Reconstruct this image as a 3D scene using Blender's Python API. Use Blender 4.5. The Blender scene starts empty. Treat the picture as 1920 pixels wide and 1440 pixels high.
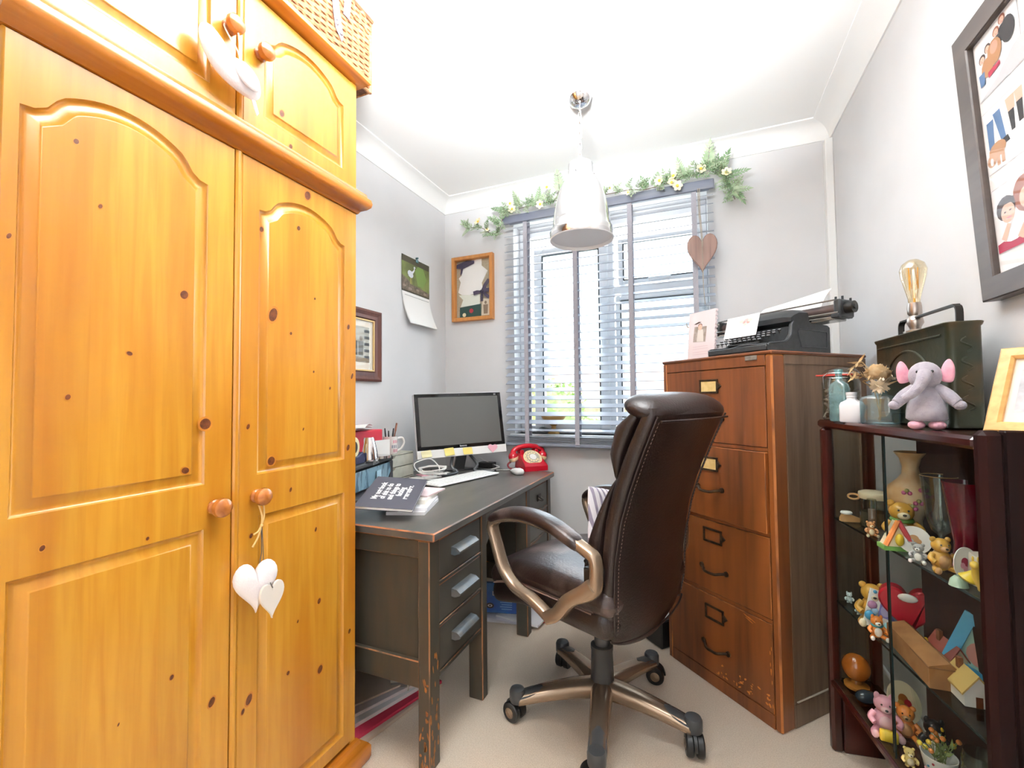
import bpy, math, random
from mathutils import Vector as V, Matrix as Mx
from mathutils.geometry import tessellate_polygon
random.seed(7)
S = bpy.context.scene
COL = S.collection
PI = math.pi
rad = math.radians

# ------------------------------------------------------------------ camera
YAW, PITCH, ROLL, EYE = 0.39646, 0.0346, -0.009989, 1.18
cam = bpy.data.cameras.new('camera')
cam.sensor_fit = 'HORIZONTAL'
cam.sensor_width = 36.0
cam.lens = 829.16 * 36.0 / 1920.0
cam.clip_start = 0.02
cam.clip_end = 200
camo = bpy.data.objects.new('camera', cam)
COL.objects.link(camo)
_f = V((-math.sin(YAW) * math.cos(PITCH), math.cos(YAW) * math.cos(PITCH), math.sin(PITCH)))
_r = V((math.cos(YAW), math.sin(YAW), 0))
_u = _r.cross(_f)
_r2 = _r * math.cos(ROLL) + _u * math.sin(ROLL)
_u2 = -_r * math.sin(ROLL) + _u * math.cos(ROLL)
camo.matrix_world = Mx(((_r2.x, _u2.x, -_f.x, 0), (_r2.y, _u2.y, -_f.y, 0), (_r2.z, _u2.z, -_f.z, EYE), (0, 0, 0, 1)))
S.camera = camo

# ------------------------------------------------------------------ world, lights, exposure
w = bpy.data.worlds.new('overcast_sky')
S.world = w
w.use_nodes = True
bg = w.node_tree.nodes['Background']
bg.inputs[0].default_value = (0.92, 0.96, 1.0, 1)
bg.inputs[1].default_value = 3.2
S.view_settings.view_transform = 'Standard'
S.view_settings.look = 'None'
S.view_settings.gamma = 1
S.view_settings.use_curve_mapping = False
S.view_settings.exposure = 0.62
S.cycles.use_denoising = True
S.cycles.max_bounces = 10
S.cycles.diffuse_bounces = 5
S.cycles.transparent_max_bounces = 24
S.cycles.caustics_reflective = False
S.cycles.caustics_refractive = False


def area(name, loc, target, sx, sy, power, col=(1, 1, 1)):
    l = bpy.data.lights.new(name, 'AREA')
    l.shape = 'RECTANGLE'
    l.size, l.size_y, l.energy, l.color = sx, sy, power, col
    o = bpy.data.objects.new(name, l)
    COL.objects.link(o)
    o.location = loc
    o.rotation_euler = (V(target) - V(loc)).to_track_quat('-Z', 'Y').to_euler()
    return o


# bounced photographer's flash beside the camera and a soft fill lamp added behind it
fl = area('bounced_flash', (-0.26, 0.45, 2.0), (-0.34, 0.84, 2.59), 0.25, 0.25, 60, (0.945, 0.975, 1.0))
fl.data.spread = rad(107)
area('added_fill_light', (-0.35, -0.95, 1.35), (-0.45, 2.0, 1.0), 1.0, 1.9, 12, (0.95, 0.975, 1.0))
area('window_daylight', (-0.52, 2.97, 1.7), (-0.52, 0.0, 1.0), 1.15, 1.35, 24, (0.97, 0.985, 1.0))


# ------------------------------------------------------------------ materials
def lin(h):
    h = h.lstrip('#')
    return tuple((lambda c: c / 12.92 if c <= 0.04045 else ((c + 0.055) / 1.055) ** 2.4)(int(h[i:i + 2], 16) / 255) for i in (0, 2, 4)) + (1,)


MATS = {}


def newmat(name):
    m = bpy.data.materials.new(name)
    m.use_nodes = True
    nt = m.node_tree
    return m, nt, nt.nodes['Principled BSDF']


def mat(name, c, r=0.5, m=0.0, c2=None, ns=(1, 1, 1), sc=8.0, det=3, lo=0.4, hi=0.65, bump=0.0, bsc=None, bns=None, coat=0.0, spec=0.5, em=None, sheen=0):
    if name in MATS:
        return MATS[name]
    M, nt, b = newmat(name)
    L = nt.links.new
    b.inputs['Base Color'].default_value = lin(c)
    b.inputs['Roughness'].default_value = r
    b.inputs['Metallic'].default_value = m
    b.inputs['Coat Weight'].default_value = coat
    b.inputs['Coat Roughness'].default_value = 0.12
    b.inputs['Specular IOR Level'].default_value = spec
    if sheen:
        b.inputs['Sheen Weight'].default_value = sheen
    tc = nt.nodes.new('ShaderNodeTexCoord')

    def noise(nsv, scale, d=det):
        mp = nt.nodes.new('ShaderNodeMapping')
        mp.inputs['Scale'].default_value = nsv
        L(tc.outputs['Object'], mp.inputs[0])
        n = nt.nodes.new('ShaderNodeTexNoise')
        n.inputs['Scale'].default_value = scale
        n.inputs['Detail'].default_value = d
        L(mp.outputs[0], n.inputs['Vector'])
        return n.outputs[0]
    if c2:
        mr = nt.nodes.new('ShaderNodeMapRange')
        mr.inputs[1].default_value = lo
        mr.inputs[2].default_value = hi
        L(noise(ns, sc), mr.inputs[0])
        mx = nt.nodes.new('ShaderNodeMix')
        mx.data_type = 'RGBA'
        mx.inputs[6].default_value = lin(c)
        mx.inputs[7].default_value = lin(c2)
        L(mr.outputs[0], mx.inputs[0])
        L(mx.outputs[2], b.inputs['Base Color'])
    if bump:
        bp = nt.nodes.new('ShaderNodeBump')
        bp.inputs['Strength'].default_value = bump
        bp.inputs['Distance'].default_value = 0.01
        L(noise(bns or ns, bsc or sc), bp.inputs['Height'])
        L(bp.outputs[0], b.inputs['Normal'])
    if em:
        b.inputs['Emission Color'].default_value = lin(em[0])
        b.inputs['Emission Strength'].default_value = em[1]
    MATS[name] = M
    return M


def wood(name, c1, c2, c3, axis=2, r=0.35, coat=0.0, stave=0.0, sc=1.0, spec=0.5):
    """long-grained wood: two stretched noises and, if asked, glued staves of slightly different tone"""
    if name in MATS:
        return MATS[name]
    M, nt, b = newmat(name)
    L = nt.links.new
    b.inputs['Roughness'].default_value = r
    b.inputs['Coat Weight'].default_value = coat
    b.inputs['Specular IOR Level'].default_value = spec
    b.inputs['Coat Roughness'].default_value = 0.15
    tc = nt.nodes.new('ShaderNodeTexCoord')

    def noise(k, along, scale, d):
        mp = nt.nodes.new('ShaderNodeMapping')
        s = [k, k, k]
        s[axis] = along
        mp.inputs['Scale'].default_value = s
        L(tc.outputs['Object'], mp.inputs[0])
        n = nt.nodes.new('ShaderNodeTexNoise')
        n.inputs['Scale'].default_value = scale * sc
        n.inputs['Detail'].default_value = d
        n.inputs['Distortion'].default_value = 0.4
        L(mp.outputs[0], n.inputs['Vector'])
        return n.outputs[0]
    n1 = noise(1, 0.06, 55, 4)
    n2 = noise(1, 0.12, 9, 3)
    cr = nt.nodes.new('ShaderNodeValToRGB')
    e = cr.color_ramp.elements
    e[0].position, e[0].color = 0.28, lin(c2)
    e[1].position, e[1].color = 0.62, lin(c1)
    L(n1, cr.inputs[0])
    mr = nt.nodes.new('ShaderNodeMapRange')
    mr.inputs[1].default_value, mr.inputs[2].default_value = 0.42, 0.75
    L(n2, mr.inputs[0])
    mx = nt.nodes.new('ShaderNodeMix')
    mx.data_type = 'RGBA'
    mx.inputs[7].default_value = lin(c3)
    L(mr.outputs[0], mx.inputs[0])
    L(cr.outputs[0], mx.inputs[6])
    out = mx.outputs[2]
    if stave:
        sx = nt.nodes.new('ShaderNodeSeparateXYZ')
        L(tc.outputs['Object'], sx.inputs[0])
        d = nt.nodes.new('ShaderNodeMath')
        d.operation = 'MULTIPLY'
        d.inputs[1].default_value = 1 / 0.062
        L(sx.outputs[1], d.inputs[0])
        fl = nt.nodes.new('ShaderNodeMath')
        fl.operation = 'FLOOR'
        L(d.outputs[0], fl.inputs[0])
        wn = nt.nodes.new('ShaderNodeTexWhiteNoise')
        wn.noise_dimensions = '1D'
        L(fl.outputs[0], wn.inputs['W'])
        m2 = nt.nodes.new('ShaderNodeMapRange')
        m2.inputs[3].default_value, m2.inputs[4].default_value = 1 - stave, 1 + stave * 0.6
        L(wn.outputs[0], m2.inputs[0])
        hs = nt.nodes.new('ShaderNodeHueSaturation')
        L(m2.outputs[0], hs.inputs['Value'])
        L(out, hs.inputs['Color'])
        out = hs.outputs[0]
    L(out, b.inputs['Base Color'])
    MATS[name] = M
    return M


def glass(name, tint='#ffffff', refl=0.12, r=0.02, graze=0.8, milk=0.0):
    if name in MATS:
        return MATS[name]
    M = bpy.data.materials.new(name)
    M.use_nodes = True
    nt = M.node_tree
    nt.nodes.clear()
    L = nt.links.new
    o = nt.nodes.new('ShaderNodeOutputMaterial')
    t = nt.nodes.new('ShaderNodeBsdfTransparent')
    t.inputs[0].default_value = lin(tint)
    g = nt.nodes.new('ShaderNodeBsdfGlossy')
    g.inputs['Roughness'].default_value = r
    lw = nt.nodes.new('ShaderNodeLayerWeight')
    lw.inputs[0].default_value = 0.5
    pw_ = nt.nodes.new('ShaderNodeMath')
    pw_.operation = 'POWER'
    pw_.inputs[1].default_value = 5
    L(lw.outputs['Facing'], pw_.inputs[0])
    mu = nt.nodes.new('ShaderNodeMath')
    mu.operation = 'MULTIPLY_ADD'
    mu.inputs[1].default_value = graze
    mu.inputs[2].default_value = refl * 0.4
    L(pw_.outputs[0], mu.inputs[0])
    mx = nt.nodes.new('ShaderNodeMixShader')
    L(mu.outputs[0], mx.inputs[0])
    L(t.outputs[0], mx.inputs[1])
    L(g.outputs[0], mx.inputs[2])
    fin = mx.outputs[0]
    if milk:
        d = nt.nodes.new('ShaderNodeBsdfDiffuse')
        d.inputs[0].default_value = lin(tint)
        m2 = nt.nodes.new('ShaderNodeMixShader')
        m2.inputs[0].default_value = milk
        L(fin, m2.inputs[1])
        L(d.outputs[0], m2.inputs[2])
        fin = m2.outputs[0]
    L(fin, o.inputs[0])
    MATS[name] = M
    return M


# ------------------------------------------------------------------ mesh helpers
def catmull(pts, n=6, closed=False):
    pts = [V(p) for p in pts]
    out = []
    N = len(pts)
    for i in range(N if closed else N - 1):
        g = (lambda k: pts[k % N]) if closed else (lambda k: pts[min(max(k, 0), N - 1)])
        p0, p1, p2, p3 = g(i - 1), g(i), g(i + 1), g(i + 2)
        for k in range(n):
            t = k / n
            out.append(0.5 * ((2 * p1) + (p2 - p0) * t + (2 * p0 - 5 * p1 + 4 * p2 - p3) * t * t + (3 * p1 - p0 - 3 * p2 + p3) * t ** 3))
    if not closed:
        out.append(pts[-1])
    return out


class MB:
    def __init__(s, T=None):
        s.v, s.f, s.m = [], [], []
        s.T = T or Mx.Identity(4)
        s.mi = 0

    def add(s, vs, fs, mi=None):
        o = len(s.v)
        s.v += [s.T @ V(p) for p in vs]
        mi = s.mi if mi is None else mi
        for k, f in enumerate(fs):
            s.f.append([i + o for i in f])
            s.m.append(mi[k] if isinstance(mi, list) else mi)
        return s

    def box(s, x0, x1, y0, y1, z0, z1, c=0.0, mi=None, em=None, R=None):
        """axis box with chamfer c; em = material index of the chamfered edges; R = extra matrix"""
        mi = s.mi if mi is None else mi
        em = mi if em is None else em
        lo, hi = (x0, y0, z0), (x1, y1, z1)
        X = (lambda p: R @ V(p)) if R else V
        if c <= 0:
            vs = [X((hi[0] if i & 1 else lo[0], hi[1] if i & 2 else lo[1], hi[2] if i & 4 else lo[2])) for i in range(8)]
            return s.add(vs, [(0, 4, 6, 2), (1, 3, 7, 5), (0, 1, 5, 4), (2, 6, 7, 3), (0, 2, 3, 1), (4, 5, 7, 6)], mi)
        vs, idx = [], {}
        for i in range(8):
            cp = [hi[k] if i >> k & 1 else lo[k] for k in range(3)]
            for a in range(3):
                p = list(cp)
                for k in range(3):
                    if k != a:
                        p[k] += -c if i >> k & 1 else c
                idx[i, a] = len(vs)
                vs.append(X(p))
        fs, ms = [], []
        cen = X(((x0 + x1) / 2, (y0 + y1) / 2, (z0 + z1) / 2))

        def face(f, m):
            a, b2, d = vs[f[0]], vs[f[1]], vs[f[2]]
            n = (b2 - a).cross(d - a)
            if n.dot((a + b2 + d) / 3 - cen) < 0:
                f = f[::-1]
            fs.append(f)
            ms.append(m)
        for a in range(3):
            b_, d_ = (a + 1) % 3, (a + 2) % 3
            for sd in (0, 1):
                q = [sd << a | i << b_ | j << d_ for i, j in ((0, 0), (1, 0), (1, 1), (0, 1))]
                face([idx[k, a] for k in q], mi)
        for a in range(3):
            b_, d_ = (a + 1) % 3, (a + 2) % 3
            for i in (0, 1):
                for j in (0, 1):
                    k0 = i << b_ | j << d_
                    k1 = k0 | 1 << a
                    face([idx[k0, b_], idx[k1, b_], idx[k1, d_], idx[k0, d_]], em)
        for i in range(8):
            face([idx[i, 0], idx[i, 1], idx[i, 2]], em)
        return s.add(vs, fs, ms)

    def rbox(s, cx, cy, cz, hx, hy, hz, r, k=4, m=4, mi=None, fn=None):
        """rounded box (cushion); fn deforms points"""
        h = (hx, hy, hz)
        rr = [min(r, q) for q in h]

        def coords(q, r_):
            a = [-q + r_ * (1 - math.cos(PI / 2 * i / k)) for i in range(k)]
            mid = [-(q - r_) + 2 * (q - r_) * i / m for i in range(m + 1)]
            return a + mid + [-x for x in reversed(a)]
        cs = [coords(h[i], rr[i]) for i in range(3)]
        n = len(cs[0])
        vid, vs, fs = {}, [], []

        def vert(i, j, l):
            key = (i, j, l)
            if key not in vid:
                p = V((cs[0][i], cs[1][j], cs[2][l]))
                inn = V([max(-(h[a] - rr[a]), min(h[a] - rr[a], p[a])) for a in range(3)])
                d = V([(p[a] - inn[a]) / rr[a] for a in range(3)])
                if d.length > 1e-9:
                    d.normalize()
                q = V([inn[a] + d[a] * rr[a] for a in range(3)]) + V((cx, cy, cz))
                vid[key] = len(vs)
                vs.append(fn(q) if fn else q)
            return vid[key]
        for a in range(3):
            for side in (0, n - 1):
                for i in range(n - 1):
                    for j in range(n - 1):
                        q = []
                        for (x, y) in ((i, j), (i + 1, j), (i + 1, j + 1), (i, j + 1)):
                            key = [0, 0, 0]
                            key[a], key[(a + 1) % 3], key[(a + 2) % 3] = side, x, y
                            q.append(vert(*key))
                        fs.append(q if side else q[::-1])
        return s.add(vs, fs, mi)

    def loft(s, rings, closed=True, cap=True, mi=None, loop=False):
        n = len(rings[0])
        vs = [p for r in rings for p in r]
        fs = []
        R = len(rings)
        for i in range(R if loop else R - 1):
            for j in range(n if closed else n - 1):
                a, b, c, d = i * n + j, i * n + (j + 1) % n, ((i + 1) % R) * n + (j + 1) % n, ((i + 1) % R) * n + j
                fs.append((a, b, c, d))
        if cap and not loop and closed:
            fs.append(tuple(range(n))[::-1])
            fs.append(tuple((R - 1) * n + j for j in range(n)))
        return s.add(vs, fs, mi)

    def lathe(s, prof, o=(0, 0, 0), seg=20, A=None, mi=None, ang=2 * PI, sq=None):
        A = A or Mx.Identity(3)
        rings = []
        for r, z in prof:
            ring = []
            for k in range(seg):
                t = ang * k / seg
                ring.append(V(o) + A @ V((max(r, 1e-5) * math.cos(t), max(r, 1e-5) * math.sin(t), z)))
            rings.append(ring)
        return s.loft(rings, cap=True, mi=mi)

    def cyl(s, p0, p1, r0, r1=None, seg=14, mi=None):
        p0, p1 = V(p0), V(p1)
        A = (p1 - p0).to_track_quat('Z', 'Y').to_matrix()
        return s.lathe([(r0, 0), (r0 if r1 is None else r1, (p1 - p0).length)], p0, seg, A, mi)

    def tube(s, pts, r, seg=8, closed=False, sec=None, mi=None, rf=None, up=None):
        """sweep; sec = list of 2D section points in units of r; up fixes the frame"""
        pts = [V(p) for p in pts]
        N = len(pts)
        sec = sec or [(math.cos(2 * PI * k / seg), math.sin(2 * PI * k / seg)) for k in range(seg)]
        rings = []
        nrm = V(up) if up else None
        for i in range(N):
            if closed:
                t = pts[(i + 1) % N] - pts[i - 1]
            else:
                t = pts[min(i + 1, N - 1)] - pts[max(i - 1, 0)]
            if t.length < 1e-9:
                t = V((0, 0, 1))
            t.normalize()
            if nrm is None:
                nrm = t.orthogonal()
            base = V(up) if up else nrm
            q = base - t * base.dot(t)
            if q.length < 1e-6:
                q = t.orthogonal()
            q.normalize()
            nrm = q
            b = t.cross(q)
            rr = r * (rf(i / (N - 1)) if rf else 1)
            rings.append([pts[i] + (q * x + b * y) * rr for x, y in sec])
        return s.loft(rings, mi=mi, loop=closed)

    def ell(s, c, r, rot=None, seg=14, rg=8, mi=None):
        if not hasattr(r, '__len__'):
            r = (r, r, r)
        rings = []
        for i in range(rg + 1):
            t = PI * i / rg
            ring = []
            for k in range(seg):
                a = 2 * PI * k / seg
                p = V((r[0] * max(math.sin(t), 1e-4) * math.cos(a), r[1] * max(math.sin(t), 1e-4) * math.sin(a), -r[2] * math.cos(t)))
                ring.append(V(c) + (rot @ p if rot else p))
            rings.append(ring)
        return s.loft(rings, mi=mi)

    def prism(s, pts, z0, z1, mi=None, c=0.0):
        """extruded polygon, slightly chamfered front edge if c"""
        n = len(pts)
        ar = sum(pts[i][0] * pts[(i + 1) % n][1] - pts[(i + 1) % n][0] * pts[i][1] for i in range(n))
        if ar < 0:
            pts = pts[::-1]
        rings = [[V((x, y, z0)) for x, y in pts]]
        if c:
            ins = offset(pts, c)
            rings += [[V((x, y, z1 - c)) for x, y in pts], [V((x, y, z1)) for x, y in ins]]
        else:
            rings.append([V((x, y, z1)) for x, y in pts])
        return s.loft(rings, mi=mi)

    def flat(s, pts, z=0.0, mi=None):
        n = len(pts)
        ar = sum(pts[i][0] * pts[(i + 1) % n][1] - pts[(i + 1) % n][0] * pts[i][1] for i in range(n))
        if ar < 0:
            pts = pts[::-1]
        return s.add([(x, y, z) for x, y in pts], [tuple(range(n))], mi)

    def disc(s, x, y, rx, ry=None, z=0.0, mi=None, n=14, rot=0.0):
        ry = rx if ry is None else ry
        return s.flat([(x + rx * math.cos(2 * PI * k / n) * math.cos(rot) - ry * math.sin(2 * PI * k / n) * math.sin(rot),
                        y + rx * math.cos(2 * PI * k / n) * math.sin(rot) + ry * math.sin(2 * PI * k / n) * math.cos(rot)) for k in range(n)], z, mi)

    def rect(s, x0, y0, x1, y1, z=0.0, mi=None):
        return s.flat([(x0, y0), (x1, y0), (x1, y1), (x0, y1)], z, mi)

    def sheet(s, fn, nu, nv, th=0.0, mi=None):
        """param surface fn(u,v), optionally with thickness along the given offset function"""
        vs = [V(fn(i / nu, j / nv)) for i in range(nu + 1) for j in range(nv + 1)]
        fs = [(i * (nv + 1) + j, (i + 1) * (nv + 1) + j, (i + 1) * (nv + 1) + j + 1, i * (nv + 1) + j + 1) for i in range(nu) for j in range(nv)]
        s.add(vs, fs, mi)
        if th:
            n = (vs[nv + 1] - vs[0]).cross(vs[1] - vs[0]).normalized() * -th
            s.add([p + n for p in vs], [f[::-1] for f in fs], mi)
        return s

    def build(s, name, mats, parent=None, W=False, sharp=35, loc=None, rot=None):
        vs = s.v
        if W and parent is not None:
            inv = PM[parent.name].inverted()
            vs = [inv @ p for p in vs]
        me = bpy.data.meshes.new(name)
        me.from_pydata([tuple(p) for p in vs], [], s.f)
        mats = mats if isinstance(mats, (list, tuple)) else [mats]
        for m in mats:
            me.materials.append(m)
        me.polygons.foreach_set('material_index', [min(i, len(mats) - 1) for i in s.m])
        me.polygons.foreach_set('use_smooth', [True] * len(s.f))
        me.update()
        me.set_sharp_from_angle(angle=rad(sharp))
        o = bpy.data.objects.new(name, me)
        COL.objects.link(o)
        if parent is not None:
            o.parent = parent
        if loc is not None:
            o.location = loc
        if rot is not None:
            o.rotation_euler = rot
        PM[o.name] = Mx.LocRotScale(V(loc or (0, 0, 0)), None, None) if parent is None else PM.get(parent.name, Mx.Identity(4))
        return o


PM = {}


def offset(pts, d):
    """inward offset of a CCW polygon"""
    n = len(pts)
    out = []
    for i in range(n):
        p0, p1, p2 = V(pts[i - 1]), V(pts[i]), V(pts[(i + 1) % n])
        e1, e2 = (p1 - p0), (p2 - p1)
        if e1.length < 1e-9 or e2.length < 1e-9:
            out.append(tuple(p1))
            continue
        e1.normalize()
        e2.normalize()
        n1, n2 = V((-e1.y, e1.x)), V((-e2.y, e2.x))
        b = n1 + n2
        k = max(b.dot(b) / 2, 0.35)
        out.append(tuple(p1 + b * (d / k)))
    return out


def tag(o, label=None, cat=None, group=None, kind=None):
    if label:
        o['label'] = label
    if cat:
        o['category'] = cat
    if group:
        o['group'] = group
    if kind:
        o['kind'] = kind
    return o


def thing(name, label, cat, loc=(0, 0, 0), rz=0.0, group=None, kind=None, rot=None):
    o = bpy.data.objects.new(name, None)
    o.empty_display_size = 0.05
    COL.objects.link(o)
    o.location = loc
    R = Mx.Rotation(rz, 4, 'Z')
    if rot:
        R = rot.to_4x4()
        o.rotation_euler = rot.to_euler()
    else:
        o.rotation_euler = (0, 0, rz)
    PM[o.name] = Mx.Translation(V(loc)) @ R
    return tag(o, label, cat, group, kind)


def copy_thing(root, loc, rz=None, label=None):
    r = root.copy()
    COL.objects.link(r)
    r.location = loc
    if rz is not None:
        r.rotation_euler = (0, 0, rz)
    if label:
        r['label'] = label
    for ch in list(root.children):
        c = ch.copy()
        COL.objects.link(c)
        c.parent = r
        for g in list(ch.children):
            d = g.copy()
            COL.objects.link(d)
            d.parent = c
    return r


def frame(o, x, y):
    """4x4 with origin o, given x and y axes"""
    x = V(x).normalized()
    y = V(y)
    y = (y - x * y.dot(x)).normalized()
    z = x.cross(y)
    o = V(o)
    return Mx(((x.x, y.x, z.x, o.x), (x.y, y.y, z.y, o.y), (x.z, y.z, z.z, o.z), (0, 0, 0, 1)))


def lettering(name, txt, size, m, parent, T, ext=0.0004, W=True, align='CENTER', shear=0.0, bold=0.0, spacing=1.0):
    cu = bpy.data.curves.new(name, 'FONT')
    cu.body = txt
    cu.size = size
    cu.align_x = align
    cu.align_y = 'CENTER'
    cu.extrude = ext
    cu.offset = bold
    cu.shear = shear
    cu.space_line = spacing
    tmp = bpy.data.objects.new(name + '_tmp', cu)
    COL.objects.link(tmp)
    bpy.context.view_layer.update()
    me = bpy.data.meshes.new_from_object(tmp.evaluated_get(bpy.context.evaluated_depsgraph_get()))
    bpy.data.objects.remove(tmp)
    me.materials.clear()
    me.materials.append(m)
    o = bpy.data.objects.new(name, me)
    COL.objects.link(o)
    o.parent = parent
    Mm = (PM[parent.name].inverted() @ T) if W else T
    o.matrix_local = Mm
    return o


def heart(wd, ht, n=40):
    pts = []
    for k in range(n):
        t = 2 * PI * k / n
        x = 16 * math.sin(t) ** 3
        y = 13 * math.cos(t) - 5 * math.cos(2 * t) - 2 * math.cos(3 * t) - math.cos(4 * t)
        pts.append((x / 32 * wd, (y + 2.5) / 29 * ht))
    return pts


# ------------------------------------------------------------------ room
XL, XR, YB, YF, ZC = -1.639, 0.662, 2.70, -1.10, 2.59
WALL = mat('wall_paint', '#dcdcdd', 0.9, c2='#d8d8d9', sc=3, bump=0.03, bsc=160)
WHITE = mat('white_paint', '#f4f4f2', 0.6)
CEIL = mat('ceiling_paint', '#f6f6f4', 0.9)
CARPET = mat('beige_carpet', '#efdfca', 0.95, c2='#d6c2aa', sc=260, det=5, lo=0.35, hi=0.75, bump=0.5, bsc=420, sheen=0.3)
UPVC = mat('white_upvc', '#eef0f2', 0.35)


def struct(name, mb, m, parent=None, **k):
    o = mb.build(name, m, parent, **k)
    if parent is None:
        o['kind'] = 'structure'
    return o


struct('floor', MB().box(XL - 0.1, XR + 0.1, YF - 0.1, YB + 0.25, -0.1, 0), CARPET)
struct('ceiling', MB().box(XL - 0.1, XR + 0.1, YF - 0.1, YB + 0.25, ZC, ZC + 0.1), CEIL)
struct('wall_left', MB().box(XL - 0.1, XL, YF - 0.1, YB + 0.25, 0, ZC), WALL)
struct('wall_right', MB().box(XR, XR + 0.1, YF - 0.1, YB + 0.25, 0, ZC), WALL)
struct('wall_front', MB().box(XL, XR, YF - 0.1, YF, 0, ZC), WALL)
OX0, OX1, OZ0, OZ1 = -1.11, 0.075, 0.955, 2.345
mb = MB()
mb.box(XL, OX0, YB, YB + 0.25, 0, ZC)
mb.box(OX1, XR, YB, YB + 0.25, 0, ZC)
mb.box(OX0, OX1, YB, YB + 0.25, 0, OZ0)
mb.box(OX0, OX1, YB, YB + 0.25, OZ1, ZC)
struct('wall_back', mb, WALL)


def cove_profile(d, h, n=8):
    pts = [(0, 0), (0, -h), (0.006, -h)]
    for k in range(n + 1):
        t = PI / 2 * k / n
        pts.append((0.008 + (d - 0.016) * (1 - math.cos(t)), -h + 0.008 + (h - 0.016) * math.sin(t)))
    pts += [(d, -0.006), (d, 0)]
    return pts


def cove(name, p0, p1, inward):
    pr = cove_profile(0.09, 0.088)
    p0, p1, n = V(p0), V(p1), V(inward)
    mb = MB().loft([[p + n * a + V((0, 0, ZC + b)) for a, b in pr] for p in (p0, p1)])
    struct(name, mb, WHITE)


cove('trim_1', (XL, YF, 0), (XL, YB, 0), (1, 0, 0))
cove('trim_2', (XL, YB, 0), (XR, YB, 0), (0, -1, 0))
cove('trim_3', (XR, YF, 0), (XR, YB, 0), (-1, 0, 0))
struct('baseboard_back', MB().box(XL, XR, YB - 0.016, YB, 0, 0.11, 0.004), WHITE)
struct('baseboard_left', MB().box(XL, XL + 0.016, YF, YB - 0.016, 0, 0.11, 0.004), WHITE)
struct('baseboard_right', MB().box(XR - 0.016, XR, YF, YB - 0.016, 0, 0.11, 0.004), WHITE)
struct('trim_4', MB().box(XR - 0.035, XR, YB - 0.05, YB, 0.11, 2.49, 0.004), WHITE)   # pipe boxing in the corner
struct('trim_5', MB().box(OX0 - 0.03, OX1 + 0.03, YB - 0.028, YB + 0.11, OZ0 - 0.022, OZ0, 0.005), WHITE)  # window board

# window: frame, left casement, top-hung vent and lower light on the right
win = thing('window_1', None, None, (OX0, YB + 0.1, OZ0), kind='structure')
YW0, YW1 = YB + 0.105, YB + 0.165
LX0, LX1, RX0, RX1 = -0.944, -0.563, -0.43, 0.0
mb = MB()
mb.box(OX0, OX0 + 0.06, YW0, YW1, OZ0, OZ1, 0.006)
mb.box(OX1 - 0.06, OX1, YW0, YW1, OZ0, OZ1, 0.006)
mb.box(OX0 + 0.06, OX1 - 0.06, YW0, YW1, OZ1 - 0.07, OZ1, 0.006)
mb.box(OX0 + 0.06, OX1 - 0.06, YW0, YW1, OZ0, OZ0 + 0.05, 0.006)
mb.box(LX1 + 0.05, RX0 - 0.04, YW0, YW1, OZ0 + 0.05, OZ1 - 0.07, 0.006)
mb.box(RX0 - 0.04, OX1 - 0.06, YW0, YW1, 1.825, 1.88, 0.006)
mb.build('window_frame', UPVC, win, W=True)


def sash(x0, x1, z0, z1, bw, bz):
    m = MB()
    y0, y1 = YW0 - 0.015, YW1 + 0.005
    m.box(x0 - bw, x0, y0, y1, z0 - bz, z1 + bz, 0.008)
    m.box(x1, x1 + bw, y0, y1, z0 - bz, z1 + bz, 0.008)
    m.box(x0, x1, y0, y1, z0 - bz, z0, 0.008)
    m.box(x0, x1, y0, y1, z1, z1 + bz, 0.008)
    g = 0.005
    for a in ((x0 - 0.001, x0 + g, z0, z1), (x1 - g, x1 + 0.001, z0, z1), (x0, x1, z0, z0 + g), (x0, x1, z1 - g, z1)):
        m.box(a[0], a[1], y0 + 0.004, y0 + 0.02, a[2], a[3], 0, 1)
    o = m.build('sash', [UPVC, mat('black_gasket', '#20262c', 0.7)], win, W=True)
    MB().box(x0, x1, YW0 + 0.02, YW0 + 0.024, z0, z1).build('pane', glass('window_glass', '#f4fbff', 0.05), o, W=True)
    return o


PM_s = sash(LX0, LX1, 1.03, 2.14, 0.06, 0.05)
hd = MB()
hd.box(LX1 + 0.012, LX1 + 0.038, YW0 - 0.03, YW0 - 0.015, 1.5, 1.56, 0.004)
hd.box(LX1 + 0.016, LX1 + 0.034, YW0 - 0.05, YW0 - 0.03, 1.44, 1.55, 0.006)
hd.build('handle', UPVC, win, W=True)
sash(RX0 + 0.02, RX1, 1.915, 2.15, 0.03, 0.03)
sash(RX0, RX1, 1.06, 1.79, 0.03, 0.03)
hd = MB().box(-0.26, -0.13, YW0 - 0.035, YW0 - 0.016, 1.893, 1.915, 0.005)
hd.build('handle', UPVC, win, W=True)

# outside: neighbouring roof and garden greenery seen through the lower slats
mb = MB()
mb.box(-6, 5, 13, 19, -3, 1.0, 0, 0)
mb.add([(-6.4, 12.6, 0.9), (5.4, 12.6, 0.9), (5.4, 16, 2.3), (-6.4, 16, 2.3), (5.4, 19.4, 0.9), (-6.4, 19.4, 0.9)],
       [(0, 1, 2, 3), (3, 2, 4, 5), (0, 3, 5), (1, 4, 2)], 1)
tag(mb.build('neighbour_house', [mat('pale_brick', '#e8d8cb', 0.9, c2='#d8c0ae', sc=6), mat('pink_roof_tile', '#dcb8a4', 0.9, c2='#c39a86', ns=(1, 1, 6), sc=5)]),
    'pale house with a pinkish tiled roof outside the window', 'house')


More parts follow.
